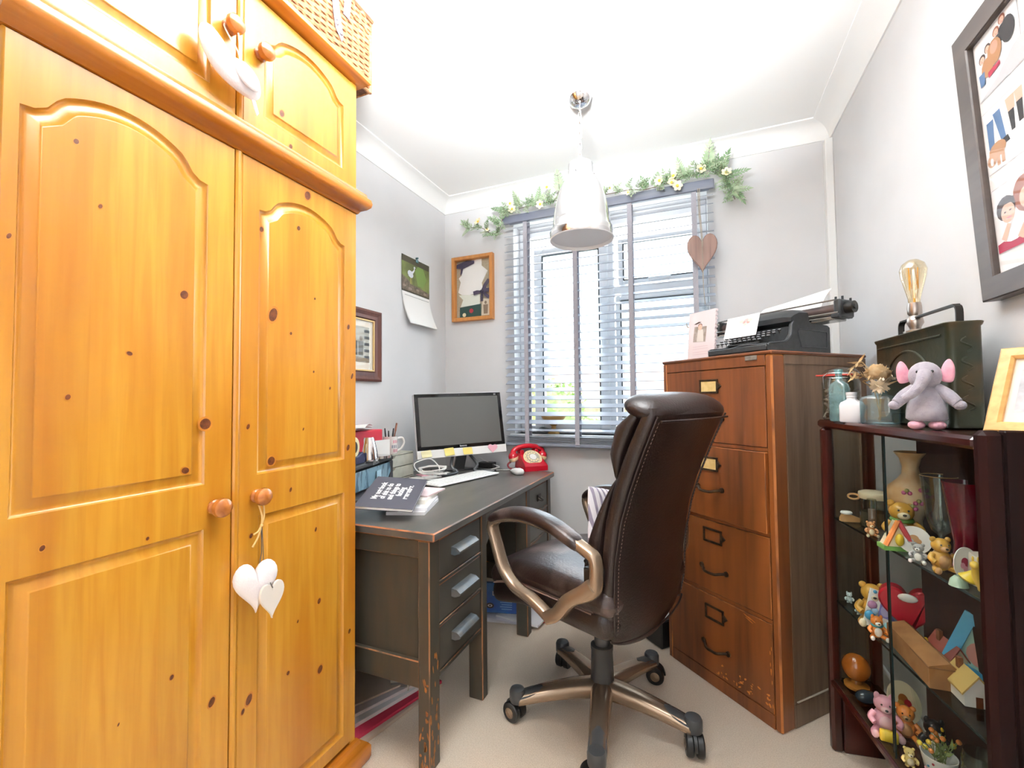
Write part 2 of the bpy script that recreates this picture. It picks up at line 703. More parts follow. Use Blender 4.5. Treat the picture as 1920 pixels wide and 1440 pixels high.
def bush(name, label, c, r, n, seed, col, col2):
    rnd = random.Random(seed)
    mb = MB()
    for _ in range(n):
        d = V((rnd.gauss(0, 1), rnd.gauss(0, 1), rnd.gauss(0, 1))).normalized() * (0.75 + 0.3 * rnd.random())
        p = V(c) + V((d.x * r[0], d.y * r[1], d.z * r[2]))
        t = V((rnd.gauss(0, 1), rnd.gauss(0, 1), rnd.gauss(0, 1))).normalized()
        q = t.orthogonal().normalized()
        L_ = 0.09 + 0.07 * rnd.random()
        mb.add([p, p + t * L_ * 0.5 + q * L_ * 0.3, p + t * L_, p + t * L_ * 0.5 - q * L_ * 0.3], [(0, 1, 2, 3)])
    mb.ell(c, (r[0] * 0.8, r[1] * 0.8, r[2] * 0.8))
    tag(mb.build(name, mat(name + '_leaf', col, 0.7, c2=col2, sc=3)), label, 'bush')


bush('garden_bush', 'tall yellow-green bush outside, seen at the left of the window', (-3.2, 9.8, 0.7), (0.95, 0.8, 0.95), 900, 3, '#7f9a4e', '#b9c487')
bush('garden_hedge', 'low bright green hedge outside, below the roof line', (-1.6, 7.5, 0.2), (1.5, 0.5, 0.55), 900, 5, '#86a64f', '#c2cf92')
tag(MB().box(-12, 12, 3.2, 30, -3.2, -3).build('garden_lawn', mat('lawn', '#8aa35e', 0.9, c2='#9fb478', sc=2)), None, None, kind='structure')
# ------------------------------------------------------------------ pine wardrobe
PINE = wood('varnished_pine', '#c48c2d', '#b5781e', '#a96714', axis=2, r=0.28, coat=0.35, stave=0.05)
PINE_H = wood('varnished_pine_rail', '#b87023', '#a66018', '#9c5410', axis=1, r=0.25, coat=0.4)
KNOT = mat('pine_knot', '#6a3513', 0.4, c2='#4a210c', sc=90)
KNOTRING = mat('pine_knot_ring', '#b06a20', 0.35, c2='#c07c2a', sc=40)
KNOB = wood('turned_knob_pine', '#b97233', '#8f4d1c', '#a35c25', axis=0, r=0.2, coat=0.5)
WX = -1.054
WY0, WYM, WY1 = 0.335, 0.747, 1.165
KN = [(0.432, 1.667, 0.0053, 0.007), (0.623, 1.421, 0.0112, 0.0132), (0.673, 1.13, 0.0172, 0.0173), (0.522, 1.28, 0.0073, 0.0054), (0.429, 1.192, 0.0052, 0.0068),
      (0.631, 1.029, 0.0112, 0.0094), (0.349, 1.461, 0.0037, 0.0072), (0.848, 1.415, 0.0165, 0.0261), (0.905, 1.372, 0.0053, 0.006), (0.989, 1.488, 0.004, 0.0048),
      (0.811, 1.636, 0.0078, 0.01), (0.929, 1.681, 0.0075, 0.0094), (0.986, 1.268, 0.004, 0.0048), (0.846, 1.022, 0.0146, 0.0156), (0.779, 1.117, 0.0058, 0.0095),
      (1.128, 1.423, 0.008, 0.012), (1.128, 1.028, 0.009, 0.0137), (0.908, 0.934, 0.0053, 0.0089), (1.011, 0.585, 0.0081, 0.011), (1.016, 0.383, 0.0122, 0.0156),
      (0.789, 0.435, 0.011, 0.0174), (0.773, 0.415, 0.0057, 0.0091), (0.904, 0.435, 0.0069, 0.0072), (1.136, 0.437, 0.0072, 0.0102), (0.696, 0.486, 0.0097, 0.0145),
      (0.61, 0.591, 0.0056, 0.007), (0.935, 0.56, 0.0036, 0.0059), (0.997, 0.8, 0.005, 0.009), (1.145, 1.262, 0.006, 0.0142), (0.79, 0.84, 0.0059, 0.0081),
      (0.516, 0.555, 0.002, 0.0041), (0.87, 1.985, 0.0101, 0.0135), (0.9, 1.907, 0.0072, 0.0093), (0.96, 1.79, 0.014, 0.018), (0.47, 1.56, 0.004, 0.006),
      (1.05, 1.22, 0.004, 0.006), (0.95, 1.1, 0.003, 0.006), (0.56, 0.9, 0.004, 0.005), (0.4, 0.93, 0.005, 0.007), (0.5, 0.36, 0.006, 0.009)]
PT = Mx(((0, 0, 1, WX), (1, 0, 0, 0), (0, 1, 0, 0), (0, 0, 0, 1)))   # (a,b,c) -> x = WX + c, y = a, z = b


def arch(a0, a1, zb, zs, za):
    w_ = a1 - a0
    P = [(0.0, 0.0), (0.045, 0.004), (0.09, 0.012), (0.135, 0.03), (0.17, 0.044)]
    h = za - zs
    k = h / 0.077
    left = [(a0 + w_ * t, zs + d * k) for t, d in ((0, 0), (0.06, 0.003), (0.11, 0.014), (0.15, 0.034), (0.185, 0.046))]
    top = []
    for i in range(1, 14):
        t = 0.185 + 0.63 * i / 14
        u = (t - 0.5) / 0.315
        top.append((a0 + w_ * t, zs + (0.046 + 0.031 * (1 - u * u)) * k))
    right = [(a0 + a1 - x, z) for x, z in reversed(left)]
    up = left + top + right
    return [(a0, zb), (a1, zb)] + [(x, z) for x, z in reversed(up)]


def rectp(a0, a1, z0, z1):
    return [(a0, z0), (a1, z0), (a1, z1), (a0, z1)]


def door(parent, y0, y1, z0, z1, panels, knob):
    mb = MB(PT)
    outer = rectp(y0, y1, z0, z1)
    ch = 0.003
    oi = offset(outer, ch)
    polys = [[V((x, y, 0)) for x, y in oi]] + [[V((x, y, 0)) for x, y in p] for p in panels]
    flatv = [p for q in polys for p in q]
    tris = [t if (flatv[t[1]] - flatv[t[0]]).cross(flatv[t[2]] - flatv[t[0]]).z > 0 else (t[0], t[2], t[1]) for t in tessellate_polygon(polys)]
    mb.add(flatv, tris)
    mb.loft([[V((x, y, -0.022)) for x, y in outer], [V((x, y, -ch)) for x, y in outer], [V((x, y, 0)) for x, y in oi]], cap=False)
    for p in panels:
        prof = [(0, 0), (0.0022, -0.0035), (0.0055, -0.0062), (0.0095, -0.0072), (0.0125, -0.0066), (0.0262, -0.0026), (0.0275, -0.0006), (0.0295, 0)]
        rings = [[V((x, y, dz)) for x, y in offset(p, d)] for d, dz in prof]
        mb.loft(rings, cap=False)
        fv = rings[-1]
        tr = [t if (fv[t[1]] - fv[t[0]]).cross(fv[t[2]] - fv[t[0]]).z > 0 else (t[0], t[2], t[1]) for t in tessellate_polygon([fv])]
        mb.add(fv, tr)
    for (ky, kz, ry, rz_) in KN:
        if y0 < ky < y1 and z0 < kz < z1:
            mb.disc(ky, kz, ry * 1.0, rz_ * 1.0, 0.0004, 2, 14, -0.35)
            mb.disc(ky, kz, ry * 0.72, rz_ * 0.74, 0.0007, 1, 14, -0.35)
    d = mb.build('door', [PINE, KNOT, KNOTRING], parent, W=True, sharp=50)
    k = MB()
    A = Mx(((0, 0, 1), (1, 0, 0), (0, 1, 0)))
    k.lathe([(0, 0), (0.017, 0), (0.0175, 0.006), (0.0125, 0.010), (0.012, 0.014), (0.0195, 0.018), (0.0225, 0.026), (0.021, 0.034), (0.0135, 0.040), (0, 0.0415)], (WX, knob[0], knob[1]), 22, A)
    k.build('knob', KNOB, d, W=True)
    return d


def moulding(pts, ya, yb, xe, name, parent, m):
    """profile (out, z) run along the front from ya to yb and returned along the right end back to xe"""
    mb = MB()
    r0 = [V((WX + o, ya, z)) for o, z in pts]
    r1 = [V((WX + o, yb + o, z)) for o, z in pts]
    r2 = [V((xe, yb + o, z)) for o, z in pts]
    mb.loft([r0, r1, r2])
    return mb.build(name, m, parent, W=True, sharp=40)


wd = thing('wardrobe', 'tall two-door pine wardrobe with arched panels and round knobs', 'wardrobe', (XL + 0.02, WY0, 0))
mb = MB()
mb.box(XL + 0.02, WX - 0.022, WY0 - 0.008, WY0 + 0.012, 0.07, 1.83)
mb.box(XL + 0.02, WX - 0.004, WY1 - 0.022, WY1 + 0.001, 0.07, 1.83)
mb.box(XL + 0.02, XL + 0.03, WY0, WY1, 0.07, 1.83)
mb.box(XL + 0.02, WX - 0.022, WY0, WY1 - 0.02, 0.07, 0.10)
mb.box(XL + 0.02, WX - 0.022, WY0, WY1 - 0.02, 1.80, 1.83)
mb.box(WX - 0.05, WX - 0.024, WYM - 0.03, WYM + 0.03, 0.09, 1.81)
mb.build('carcass', PINE, wd, W=True)
door(wd, WY0, WYM - 0.0085, 0.085, 1.815, [arch(0.357, 0.673, 0.99, 1.693, 1.77), rectp(0.357, 0.673, 0.14, 0.888)], (0.697, 0.934))
door(wd, WYM + 0.0085, WY1, 0.085, 1.815, [arch(0.805, 1.112, 0.992, 1.687, 1.755), rectp(0.81, 1.112, 0.125, 0.886)], (0.803, 0.938))
mb = MB()   # rounded cover strip between the doors
mb.tube([(WX - 0.006, WYM + 0.002, 0.085), (WX - 0.006, WYM + 0.002, 1.815)], 0.0095, 10)
mb.build('cover_strip', PINE, wd, W=True)
moulding([(-0.03, 0.0), (0.03, 0.0), (0.035, 0.012), (0.035, 0.045), (0.028, 0.056), (0.012, 0.062), (0.008, 0.074), (-0.03, 0.078)], WY0 - 0.01, WY1, XL + 0.02, 'plinth', wd, PINE_H)
moulding([(-0.03, 1.815), (0.004, 1.815), (0.010, 1.826), (0.024, 1.832), (0.034, 1.842), (0.037, 1.855), (0.034, 1.868), (0.026, 1.874), (0.022, 1.886), (-0.03, 1.886)], WY0 - 0.01, WY1, XL + 0.02, 'cornice', wd, PINE_H)

tb = thing('top_cupboard', 'short two-door pine cupboard standing on top of the wardrobe', 'cupboard', (XL + 0.02, WY0, 1.886))
mb = MB()
mb.box(XL + 0.02, WX - 0.004, WY1 - 0.022, WY1 + 0.001, 1.887, 2.265)
mb.box(XL + 0.02, WX - 0.022, WY0 - 0.008, WY0 + 0.012, 1.887, 2.265)
mb.box(XL + 0.02, WX - 0.022, WY0, WY1 - 0.02, 1.887, 1.905)
mb.box(XL + 0.02, WX - 0.022, WY0, WY1 - 0.02, 2.245, 2.265)
mb.box(WX - 0.05, WX - 0.024, WYM - 0.03, WYM + 0.03, 1.9, 2.25)
mb.build('carcass', PINE, tb, W=True)
door(tb, WY0, WYM - 0.0085, 1.892, 2.258, [arch(0.357, 0.673, 1.94, 2.152, 2.215)], (0.716, 2.11))
door(tb, WYM + 0.0085, WY1, 1.892, 2.258, [arch(0.815, 1.105, 1.94, 2.152, 2.213)], (0.801, 2.103))
mb = MB()
mb.tube([(WX - 0.006, WYM + 0.002, 1.892), (WX - 0.006, WYM + 0.002, 2.258)], 0.0095, 10)
mb.build('cover_strip', PINE, tb, W=True)
moulding([(-0.03, 2.262), (0.004, 2.262), (0.026, 2.268), (0.034, 2.276), (0.034, 2.288), (0.026, 2.295), (-0.03, 2.295)], WY0 - 0.01, WY1, XL + 0.02, 'top_moulding', tb, PINE_H)
MB().box(XL + 0.02, WX - 0.028, WY0, WY1 - 0.02, 2.266, 2.294).build('top_board', PINE_H, tb, W=True)

# ------------------------------------------------------------------ wicker hamper on top
WICK = mat('honey_wicker', '#b98a62', 0.6, c2='#8f6040', sc=60, det=2)
WICKD = mat('dark_wicker', '#8a5a3c', 0.6, c2='#6e452c', sc=50)
STRAP = mat('grey_leather_strap', '#6f6a72', 0.5)
STEEL = mat('polished_steel', '#d6d6d6', 0.18, 1.0)


def weave_wall(mb, p0, p1, z0, z1, nrm, nst, nrow, mi=0):
    """rows of strands waving in and out of upright stakes"""
    p0, p1, nrm = V(p0), V(p1), V(nrm)
    d = (p1 - p0)
    L_ = d.length
    for r_ in range(nrow):
        z = z0 + (z1 - z0) * (r_ + 0.5) / nrow
        pts = []
        ns = nst * 4
        for k in range(ns + 1):
            t = k / ns
            s_ = math.sin(t * nst * PI + (PI if r_ % 2 else 0))
            pts.append(p0 + d * t + nrm * (0.0035 * s_) + V((0, 0, z + 0.0012 * math.sin(t * 9 + r_))))
        mb.tube(pts, (z1 - z0) / nrow * 0.56, 5, up=nrm, mi=mi)
    for k in range(nst + 1):
        q = p0 + d * (k / nst)
        mb.tube([q + V((0, 0, z0)), q + V((0, 0, z1))], 0.0035, 5, mi=mi)


hx0, hx1, hy0, hy1 = -1.52, -1.075, 0.62, 1.25
hz0, hz1, hz2 = 2.296, 2.51, 2.565
hm = thing('wicker_hamper', 'wicker picnic hamper with leather strap on top of the pine cupboard', 'hamper', (-1.3, 0.93, hz0))
mb = MB()
mb.box(hx0 + 0.005, hx1 - 0.005, hy0 + 0.005, hy1 - 0.005, hz0, hz1 - 0.004, 0, 1)
weave_wall(mb, (hx1, hy0, 0), (hx1, hy1, 0), hz0 + 0.004, hz1, (1, 0, 0), 22, 21)
weave_wall(mb, (hx1, hy1, 0), (hx0, hy1, 0), hz0 + 0.004, hz1, (0, 1, 0), 14, 21)
mb.tube([(hx0, hy0, hz0 + 0.004), (hx1, hy0, hz0 + 0.004), (hx1, hy1, hz0 + 0.004), (hx0, hy1, hz0 + 0.004)], 0.007, 8, closed=True)
mb.tube([(hx1 + 0.002, hy1 + 0.002, hz0), (hx1 + 0.002, hy1 + 0.002, hz1)], 0.007, 8)
mb.build('basket', [WICK, WICKD], hm, W=True)
mb = MB()
mb.box(hx0 + 0.004, hx1 - 0.003, hy0 + 0.004, hy1 - 0.003, hz1 + 0.001, hz2 - 0.006, 0, 1)
weave_wall(mb, (hx1 + 0.004, hy0, 0), (hx1 + 0.004, hy1 + 0.004, 0), hz1 + 0.002, hz2, (1, 0, 0), 22, 5)
weave_wall(mb, (hx1 + 0.004, hy1 + 0.004, 0), (hx0, hy1 + 0.004, 0), hz1 + 0.002, hz2, (0, 1, 0), 14, 5)
mb.tube([(hx0, hy0, hz2), (hx1 + 0.006, hy0, hz2), (hx1 + 0.006, hy1 + 0.006, hz2), (hx0, hy1 + 0.006, hz2)], 0.009, 8, closed=True, mi=1)
mb.build('lid', [WICK, WICKD], hm, W=True)
sy = 1.075
mb = MB()
X_ = hx1 + 0.010
mb.add([(X_, sy - 0.02, hz1 + 0.03), (X_, sy + 0.012, hz1 + 0.03), (X_ + 0.006, sy + 0.02, 2.44), (X_ + 0.004, sy + 0.035, 2.40), (X_ + 0.003, sy + 0.03, 2.37), (X_ + 0.003, sy + 0.0, 2.40), (X_ + 0.006, sy - 0.012, 2.44)],
       [(0, 1, 2, 6), (6, 2, 3, 5), (5, 3, 4)])
mb.add([(X_ + 0.002, sy + 0.045, hz2), (X_ + 0.002, sy + 0.075, hz2), (X_ + 0.002, sy + 0.065, 2.475), (X_ + 0.002, sy + 0.035, 2.475)], [(0, 3, 2, 1)])
mb.build('strap', STRAP, hm, W=True)
mb = MB()
for (a, b) in ((0.004, 2.43), (0.006, 2.415), (0.024, 2.395)):
    mb.ell((X_ + 0.007, sy + a, b), (0.004, 0.005, 0.005), seg=8, rg=5)
mb.build('rivets', STEEL, hm, W=True)

# ------------------------------------------------------------------ fabric ornaments on the knobs
COTTON = mat('white_cotton', '#f3eeee', 0.9, c2='#ebe4e6', sc=30, bump=0.15, bsc=250)
COTTON2 = mat('cream_felt', '#e9e2da', 0.9)
RAFFIA = mat('raffia', '#d8b070', 0.7)
THREAD = mat('grey_thread', '#4a4440', 0.8)
bd = thing('bird_ornament', 'white stuffed cotton bird ornament hanging from the upper cupboard knob', 'ornament', (WX + 0.05, 0.705, 2.0))


def pillow(outline, th, T, n=6, mi=0, mb=None):
    """stuffed outline: rings shrinking toward the middle on both sides"""
    mb = mb or MB()
    mb.T = T
    cx = sum(p[0] for p in outline) / len(outline)
    cy = sum(p[1] for p in outline) / len(outline)
    rings = []
    for s_ in (-1, 1):
        rr = []
        for k in range(n + 1):
            t = k / n
            rr.append([V((cx + (x - cx) * (1 - t ** 1.5 * 0.98), cy + (y - cy) * (1 - t ** 1.5 * 0.98), s_ * th * math.sin(min(1, t * 1.0 + 0.02) * PI / 2) ** 0.8 * 0.5)) for x, y in outline])
        rings.append(rr)
    full = rings[0][::-1] + rings[1]
    ar = sum(outline[i][0] * outline[(i + 1) % len(outline)][1] - outline[(i + 1) % len(outline)][0] * outline[i][1] for i in range(len(outline)))
    if ar < 0:
        full = full[::-1]
    mb.loft(full, mi=mi)
    return mb


BX = WX + 0.038
bt = Mx(((0, 0, 1, BX), (1, 0, 0, 0), (0, 1, 0, 0), (0, 0, 0, 1)))
body = [(p.x, p.y) for p in catmull([(0.628, 2.04, 0), (0.645, 2.048, 0), (0.668, 2.03, 0), (0.69, 2.01, 0), (0.735, 2.018, 0), (0.768, 2.0, 0), (0.776, 1.97, 0), (0.765, 1.945, 0), (0.74, 1.937, 0), (0.70, 1.94, 0), (0.66, 1.955, 0), (0.632, 1.985, 0), (0.622, 2.015, 0)], 5, True)]
pillow(body, 0.036, bt).build('body', COTTON, bd, W=True)
wing = [(p.x, p.y) for p in catmull([(0.69, 2.0, 0), (0.735, 1.998, 0), (0.757, 1.975, 0), (0.755, 1.955, 0), (0.725, 1.952, 0), (0.70, 1.97, 0)], 4, True)]
pillow(wing, 0.012, Mx.Translation((0.018, 0, 0)) @ bt).build('wing', COTTON, bd, W=True)
tail = [(0.748, 1.945), (0.762, 1.942), (0.772, 1.915), (0.766, 1.905), (0.758, 1.92)]
pillow(tail, 0.006, bt, 3).build('tail', COTTON, bd, W=True)
mb = MB().tube(catmull([(WX + 0.012, 0.716, 2.124), (WX + 0.03, 0.72, 2.09), (BX + 0.01, 0.712, 2.03), (BX + 0.012, 0.712, 2.005)], 5), 0.002, 6)
mb.tube(catmull([(WX + 0.012, 0.716, 2.124), (WX + 0.008, 0.70, 2.10), (BX + 0.008, 0.708, 2.03), (BX + 0.012, 0.712, 2.005)], 5), 0.002, 6)
mb.build('hanging_loop', COTTON2, bd, W=True)

ho = thing('heart_ornament', 'white fabric heart with small clay heart tied by raffia to the wardrobe knob', 'ornament', (WX + 0.05, 0.79, 0.72))
T1 = Mx(((0.35, 0, 0.94, WX + 0.036), (0.94, 0, -0.35, 0.777), (0, 1, 0, 0.722), (0, 0, 0, 1)))
pillow(heart(0.10, 0.125), 0.045, T1).build('fabric_heart', COTTON, ho, W=True)
T2 = Mx(((0, 0, 1, WX + 0.068), (1, 0, 0, 0.797), (0, 1, 0, 0.688), (0, 0, 0, 1)))
MB(T2).prism(heart(0.068, 0.088), -0.003, 0.003, c=0.001).build('clay_heart', mat('white_clay', '#e6ddd2', 0.6), ho, W=True)
kx = WX + 0.0265
mb = MB().tube(catmull([(kx - 0.012, 0.797, 0.927), (kx, 0.80, 0.89), (kx + 0.002, 0.797, 0.868)], 5), 0.0022, 6)
mb.tube(catmull([(kx - 0.012, 0.812, 0.927), (kx, 0.806, 0.89), (kx + 0.002, 0.797, 0.868)], 5), 0.0022, 6)
mb.tube(catmull([(kx + 0.002, 0.797, 0.868), (kx + 0.006, 0.786, 0.856), (kx + 0.008, 0.772, 0.852)], 5), 0.0024, 6)
mb.tube(catmull([(kx + 0.002, 0.797, 0.868), (kx + 0.006, 0.785, 0.842), (kx + 0.008, 0.769, 0.822)], 5), 0.0024, 6)
mb.ell((kx + 0.003, 0.797, 0.867), 0.0042, seg=8, rg=6)
mb.build('raffia_bow', RAFFIA, ho, W=True)
mb = MB().tube([(kx + 0.003, 0.798, 0.862), (kx + 0.006, 0.80, 0.80), (kx + 0.012, 0.796, 0.762), (WX + 0.071, 0.797, 0.718)], 0.0011, 5)
mb.tube([(kx + 0.003, 0.796, 0.862), (kx + 0.004, 0.797, 0.80), (kx + 0.008, 0.786, 0.765)], 0.0011, 5)
mb.build('thread', THREAD, ho, W=True)
# ------------------------------------------------------------------ desk
DPAINT = mat('worn_black_paint', '#3d3b36', 0.38, c2='#4a463e', sc=6, det=4, bump=0.02, bsc=40)
DSIDE = mat('worn_black_paint_side', '#38352d', 0.5, c2='#453b2e', ns=(1, 1, 0.15), sc=20, det=4)
DTOP = mat('grey_black_desk_top', '#4b4a47', 0.32, c2='#5a5651', ns=(1, 0.2, 1), sc=14, det=4)
DWEAR = mat('bare_wood_wear', '#8a5a34', 0.5, c2='#4a3a2a', ns=(1, 1, 0.3), sc=24, lo=0.42, hi=0.58)
DWEAR2 = mat('bare_wood_edge', '#9a5f3a', 0.5, c2='#54453a', ns=(1, 0.3, 0.3), sc=16, lo=0.45, hi=0.6)
PULL = mat('blue_grey_painted_pull', '#464d52', 0.35, c2='#5c5854', sc=30)
DX, DYa, DYb = -0.80, 1.213, 2.485      # front face, near and far end
DZ = 0.755
XBk = -1.575
dk = thing('desk', 'dark painted wooden pedestal desk with worn brown edges', 'desk', (-1.2, 1.84, 0))
mb = MB()
mb.box(XBk - 0.01, DX + 0.019, DYa - 0.002, DYb + 0.005, DZ - 0.028, DZ, 0.004, 0, 1)
mb.build('desk_top', [DTOP, DWEAR2], dk, W=True)


def leg(x0, x1, y0, y1, top=0.727):
    mb = MB()
    mb.box(x0, x1, y0, y1, 0, top, 0.0035, 0, 1)
    mb.build('leg', [DSIDE, DWEAR], dk, W=True)


CHIP = mat('bare_orange_chip', '#a8682c', 0.6, c2='#8a5426', sc=60)
P1 = (DYa, 1.63)      # near pedestal y range
P2 = (2.085, DYb - 0.01)  # far pedestal
LW = 0.062
mb = MB()
mb.box(DX - 0.044, DX, P1[0], P1[0] + LW, 0, 0.727, 0.0035, 0, 1)
chips = random.Random(12)
mb.T = Mx(((1, 0, 0, 0), (0, 0, -1, P1[0] - 0.0004), (0, 1, 0, 0), (0, 0, 0, 1)))
for _ in range(26):      # paint knocked off the foot of the leg
    z_ = 0.02 + 0.3 * chips.random() ** 1.6
    mb.disc(DX - 0.006 - 0.03 * chips.random(), z_, 0.0015 + 0.0035 * chips.random(), 0.003 + 0.012 * chips.random(), 0, 2, 7, chips.uniform(-0.3, 0.3))
mb.T = Mx(((0, 0, 1, DX + 0.0004), (1, 0, 0, 0), (0, 1, 0, 0), (0, 0, 0, 1)))
for _ in range(22):
    z_ = 0.02 + 0.35 * chips.random() ** 1.5
    mb.disc(P1[0] + 0.006 + 0.045 * chips.random(), z_, 0.002 + 0.004 * chips.random(), 0.004 + 0.016 * chips.random(), 0, 2, 7, chips.uniform(-0.2, 0.2))
mb.T = Mx.Identity(4)
mb.build('leg', [DSIDE, DWEAR, CHIP], dk, W=True)
leg(DX - LW, DX, P1[1] - 0.045, P1[1])
leg(XBk, XBk + LW, P1[0], P1[0] + LW)
leg(XBk, XBk + LW, P1[1] - 0.045, P1[1])
leg(DX - LW, DX, P2[0], P2[0] + 0.05)
leg(DX - LW, DX, P2[1] - 0.05, P2[1])
leg(XBk, XBk + LW, P2[0], P2[0] + 0.05)
leg(XBk, XBk + LW, P2[1] - 0.05, P2[1])
ZB = 0.255


def side_panel(y0, y1):
    mb = MB()
    mb.box(XBk + LW, DX - 0.043, y0 + 0.022, y1 - 0.012, ZB + 0.08, 0.68, 0, 0, 0)
    mb.box(XBk + LW, DX - 0.043, y0 + 0.006, y1, 0.667, 0.727, 0.003, 0, 1)
    mb.box(XBk + LW, DX - 0.043, y0 + 0.006, y1, ZB, ZB + 0.085, 0.003, 0, 1)
    mb.build('side_panel', [DSIDE, DWEAR], dk, W=True)


side_panel(P1[0], P1[0] + 0.05)
side_panel(P1[1] - 0.04, P1[1] - 0.002)
side_panel(P2[0] + 0.002, P2[0] + 0.04)
side_panel(P2[1] - 0.045, P2[1])
mb = MB()
mb.box(XBk + 0.02, XBk + 0.04, P1[0] + LW, P2[1] - 0.05, 0.3, 0.727)
mb.build('back_panel', DSIDE, dk, W=True)
MB().box(XBk + LW, DX - 0.02, P1[0] + LW, P1[1] - 0.045, ZB, ZB + 0.015).build('pedestal_bottom', DSIDE, dk, W=True)
MB().box(XBk + LW, DX - 0.02, P2[0] + 0.05, P2[1] - 0.05, ZB, ZB + 0.015).build('pedestal_bottom', DSIDE, dk, W=True)
# front rails between drawers
for (ya, yb) in ((P1[0] + LW, P1[1] - 0.045), (P2[0] + 0.05, P2[1] - 0.05)):
    for z0, z1 in ((0.715, 0.727), (0.567, 0.58), (0.43, 0.44), (ZB + 0.0155, 0.285)):
        MB().box(DX - 0.06, DX - 0.003, ya + 0.0005, yb - 0.0005, z0, z1, 0.002, 0, 1).build('drawer_rail', [DPAINT, DWEAR], dk, W=True)


def desk_drawer(y0, y1, z0, z1, near=True):
    mb = MB().box(DX - 0.35, DX - 0.006, y0 + 0.002, y1 - 0.002, z0 + 0.002, z1 - 0.002, 0.0025, 0, 1)
    d = mb.build('drawer', [DPAINT, DWEAR2], dk, W=True)
    zc, yc = (z0 + z1) / 2, (y0 + y1) / 2
    if near:
        # wedge-shaped bar pull
        pr = [(0, -0.012), (0.014, -0.014), (0.034, -0.006), (0.036, 0.001), (0.022, 0.012), (0, 0.015)]
        mb = MB()
        mb.loft([[V((DX - 0.0055 + a, yy, zc + 0.005 + b)) for a, b in pr] for yy in (yc - 0.072, yc + 0.072)][::-1])
        mb.build('handle', PULL, d, W=True)
    else:
        mb = MB()
        mb.box(DX - 0.006, DX + 0.002, yc - 0.025, yc + 0.025, zc - 0.018, zc + 0.018, 0.003)
        mb.tube(catmull([(DX, yc - 0.018, zc), (DX + 0.018, yc - 0.014, zc - 0.012), (DX + 0.018, yc + 0.014, zc - 0.012), (DX, yc + 0.018, zc)], 4), 0.004, 6)
        mb.build('handle', mat('dark_bronze', '#3a332c', 0.4, 0.8), d, W=True)
    return d


for z0, z1 in ((0.58, 0.715), (0.44, 0.567), (0.285, 0.43)):
    desk_drawer(P1[0] + LW + 0.002, P1[1] - 0.047, z0, z1)
    desk_drawer(P2[0] + 0.052, P2[1] - 0.052, z0, z1, False)
# arched knee-hole apron
ap = [(P1[1], 0.727), (P1[1], 0.585)]
for i in range(0, 17):
    t = i / 16
    yy = P1[1] + 0.03 + (P2[0] - P1[1] - 0.06) * t
    ap.append((yy, 0.61 + 0.035 * math.sin(PI * t) ** 0.6))
ap += [(P2[0], 0.585), (P2[0], 0.727)]
AT = Mx(((0, 0, 1, 0), (1, 0, 0, 0), (0, 1, 0, 0), (0, 0, 0, 1)))
mb = MB(AT).prism(ap, DX - 0.03, DX - 0.004, c=0.002)
mb.build('apron', DPAINT, dk, W=True)

# ------------------------------------------------------------------ filing cabinet (local: x along front, y inward)
FR_ = wood('filing_cabinet_oak', '#6f3c1b', '#4a2611', '#8e4f23', axis=2, r=0.4, coat=0.12, sc=0.7)
FSIDE = wood('filing_cabinet_side', '#6d5540', '#523d2a', '#7a604a', axis=2, r=0.5, coat=0.05)
FEDGE = mat('worn_oak_edge', '#a8642c', 0.5, c2='#5a3218', ns=(1, 1, 0.25), sc=20, lo=0.42, hi=0.6)
FTOP = wood('filing_cabinet_top', '#5a3118', '#40220f', '#6a3a1c', axis=0, r=0.4)
BRZ = mat('aged_bronze', '#3a2c20', 0.42, 0.7, c2='#57432e', sc=40)
CREAM = mat('cream_card', '#e3c687', 0.8, c2='#d6b673', sc=40)
fc = thing('filing_cabinet', 'dark oak four-drawer filing cabinet set across the room corner', 'filing cabinet', (-0.145, 2.185, 0), math.atan2(-0.684, 0.73))
FW, FD, FH = 0.5385, 0.578, 1.348
mb = MB()
mb.box(0, 0.021, 0, 0.03, 0.0, 1.335, 0.003, 0, 1)
mb.box(FW - 0.028, FW, 0, 0.07, 0.0, 1.335, 0.006, 0, 1)
mb.box(0.021, FW - 0.028, 0.0, 0.05, 1.294, 1.335, 0.002)
mb.box(0.021, FW - 0.028, 0.0, 0.05, 0.0, 0.05, 0.002)
for z in (0.987, 0.6795, 0.3745):
    mb.box(0.021, FW - 0.028, 0.004, 0.05, z - 0.0065, z + 0.0065)
mb.build('front_frame', [FR_, FEDGE], fc)
mb = MB()
mb.box(FW - 0.02, FW - 0.004, 0.06, FD - 0.06, 0.09, 1.30, 0, 0)
mb.box(FW - 0.02, FW, 0.07, FD, 1.298, 1.335, 0.003, 0)
mb.box(FW - 0.02, FW, 0.07, FD, 0.0, 0.085, 0.003, 0)
mb.box(FW - 0.02, FW, 0.07, 0.074 + 0.0, 0.085, 1.298, 0, 0)
mb.box(FW - 0.02, FW, FD - 0.06, FD, 0.0, 1.298, 0.003, 0)
mb.box(FW - 0.004, FW + 0.002, 0.085, FD - 0.06, 0.086, 0.09, 0.001, 1)
mb.build('side_panel', [FSIDE, mat('pale_scuffed_bead', '#9a8f80', 0.6)], fc)
mb = MB()
mb.box(0, 0.02, 0.03, FD, 0.0, 1.335)
mb.box(0.02, FW - 0.02, FD - 0.02, FD, 0.0, 1.335)
mb.build('carcass', FSIDE, fc)
MB().box(-0.004, FW + 0.003, -0.004, FD, 1.335, FH, 0.004, 0, 1).build('top', [FTOP, FR_], fc)
mb = MB().box(0.435, 0.485, -0.006, -0.0035, 1.317, 1.334, 0.001)
mb.build('maker_plate', mat('tarnished_plate', '#77706a', 0.4, 0.5, c2='#8c857c', sc=60), fc)
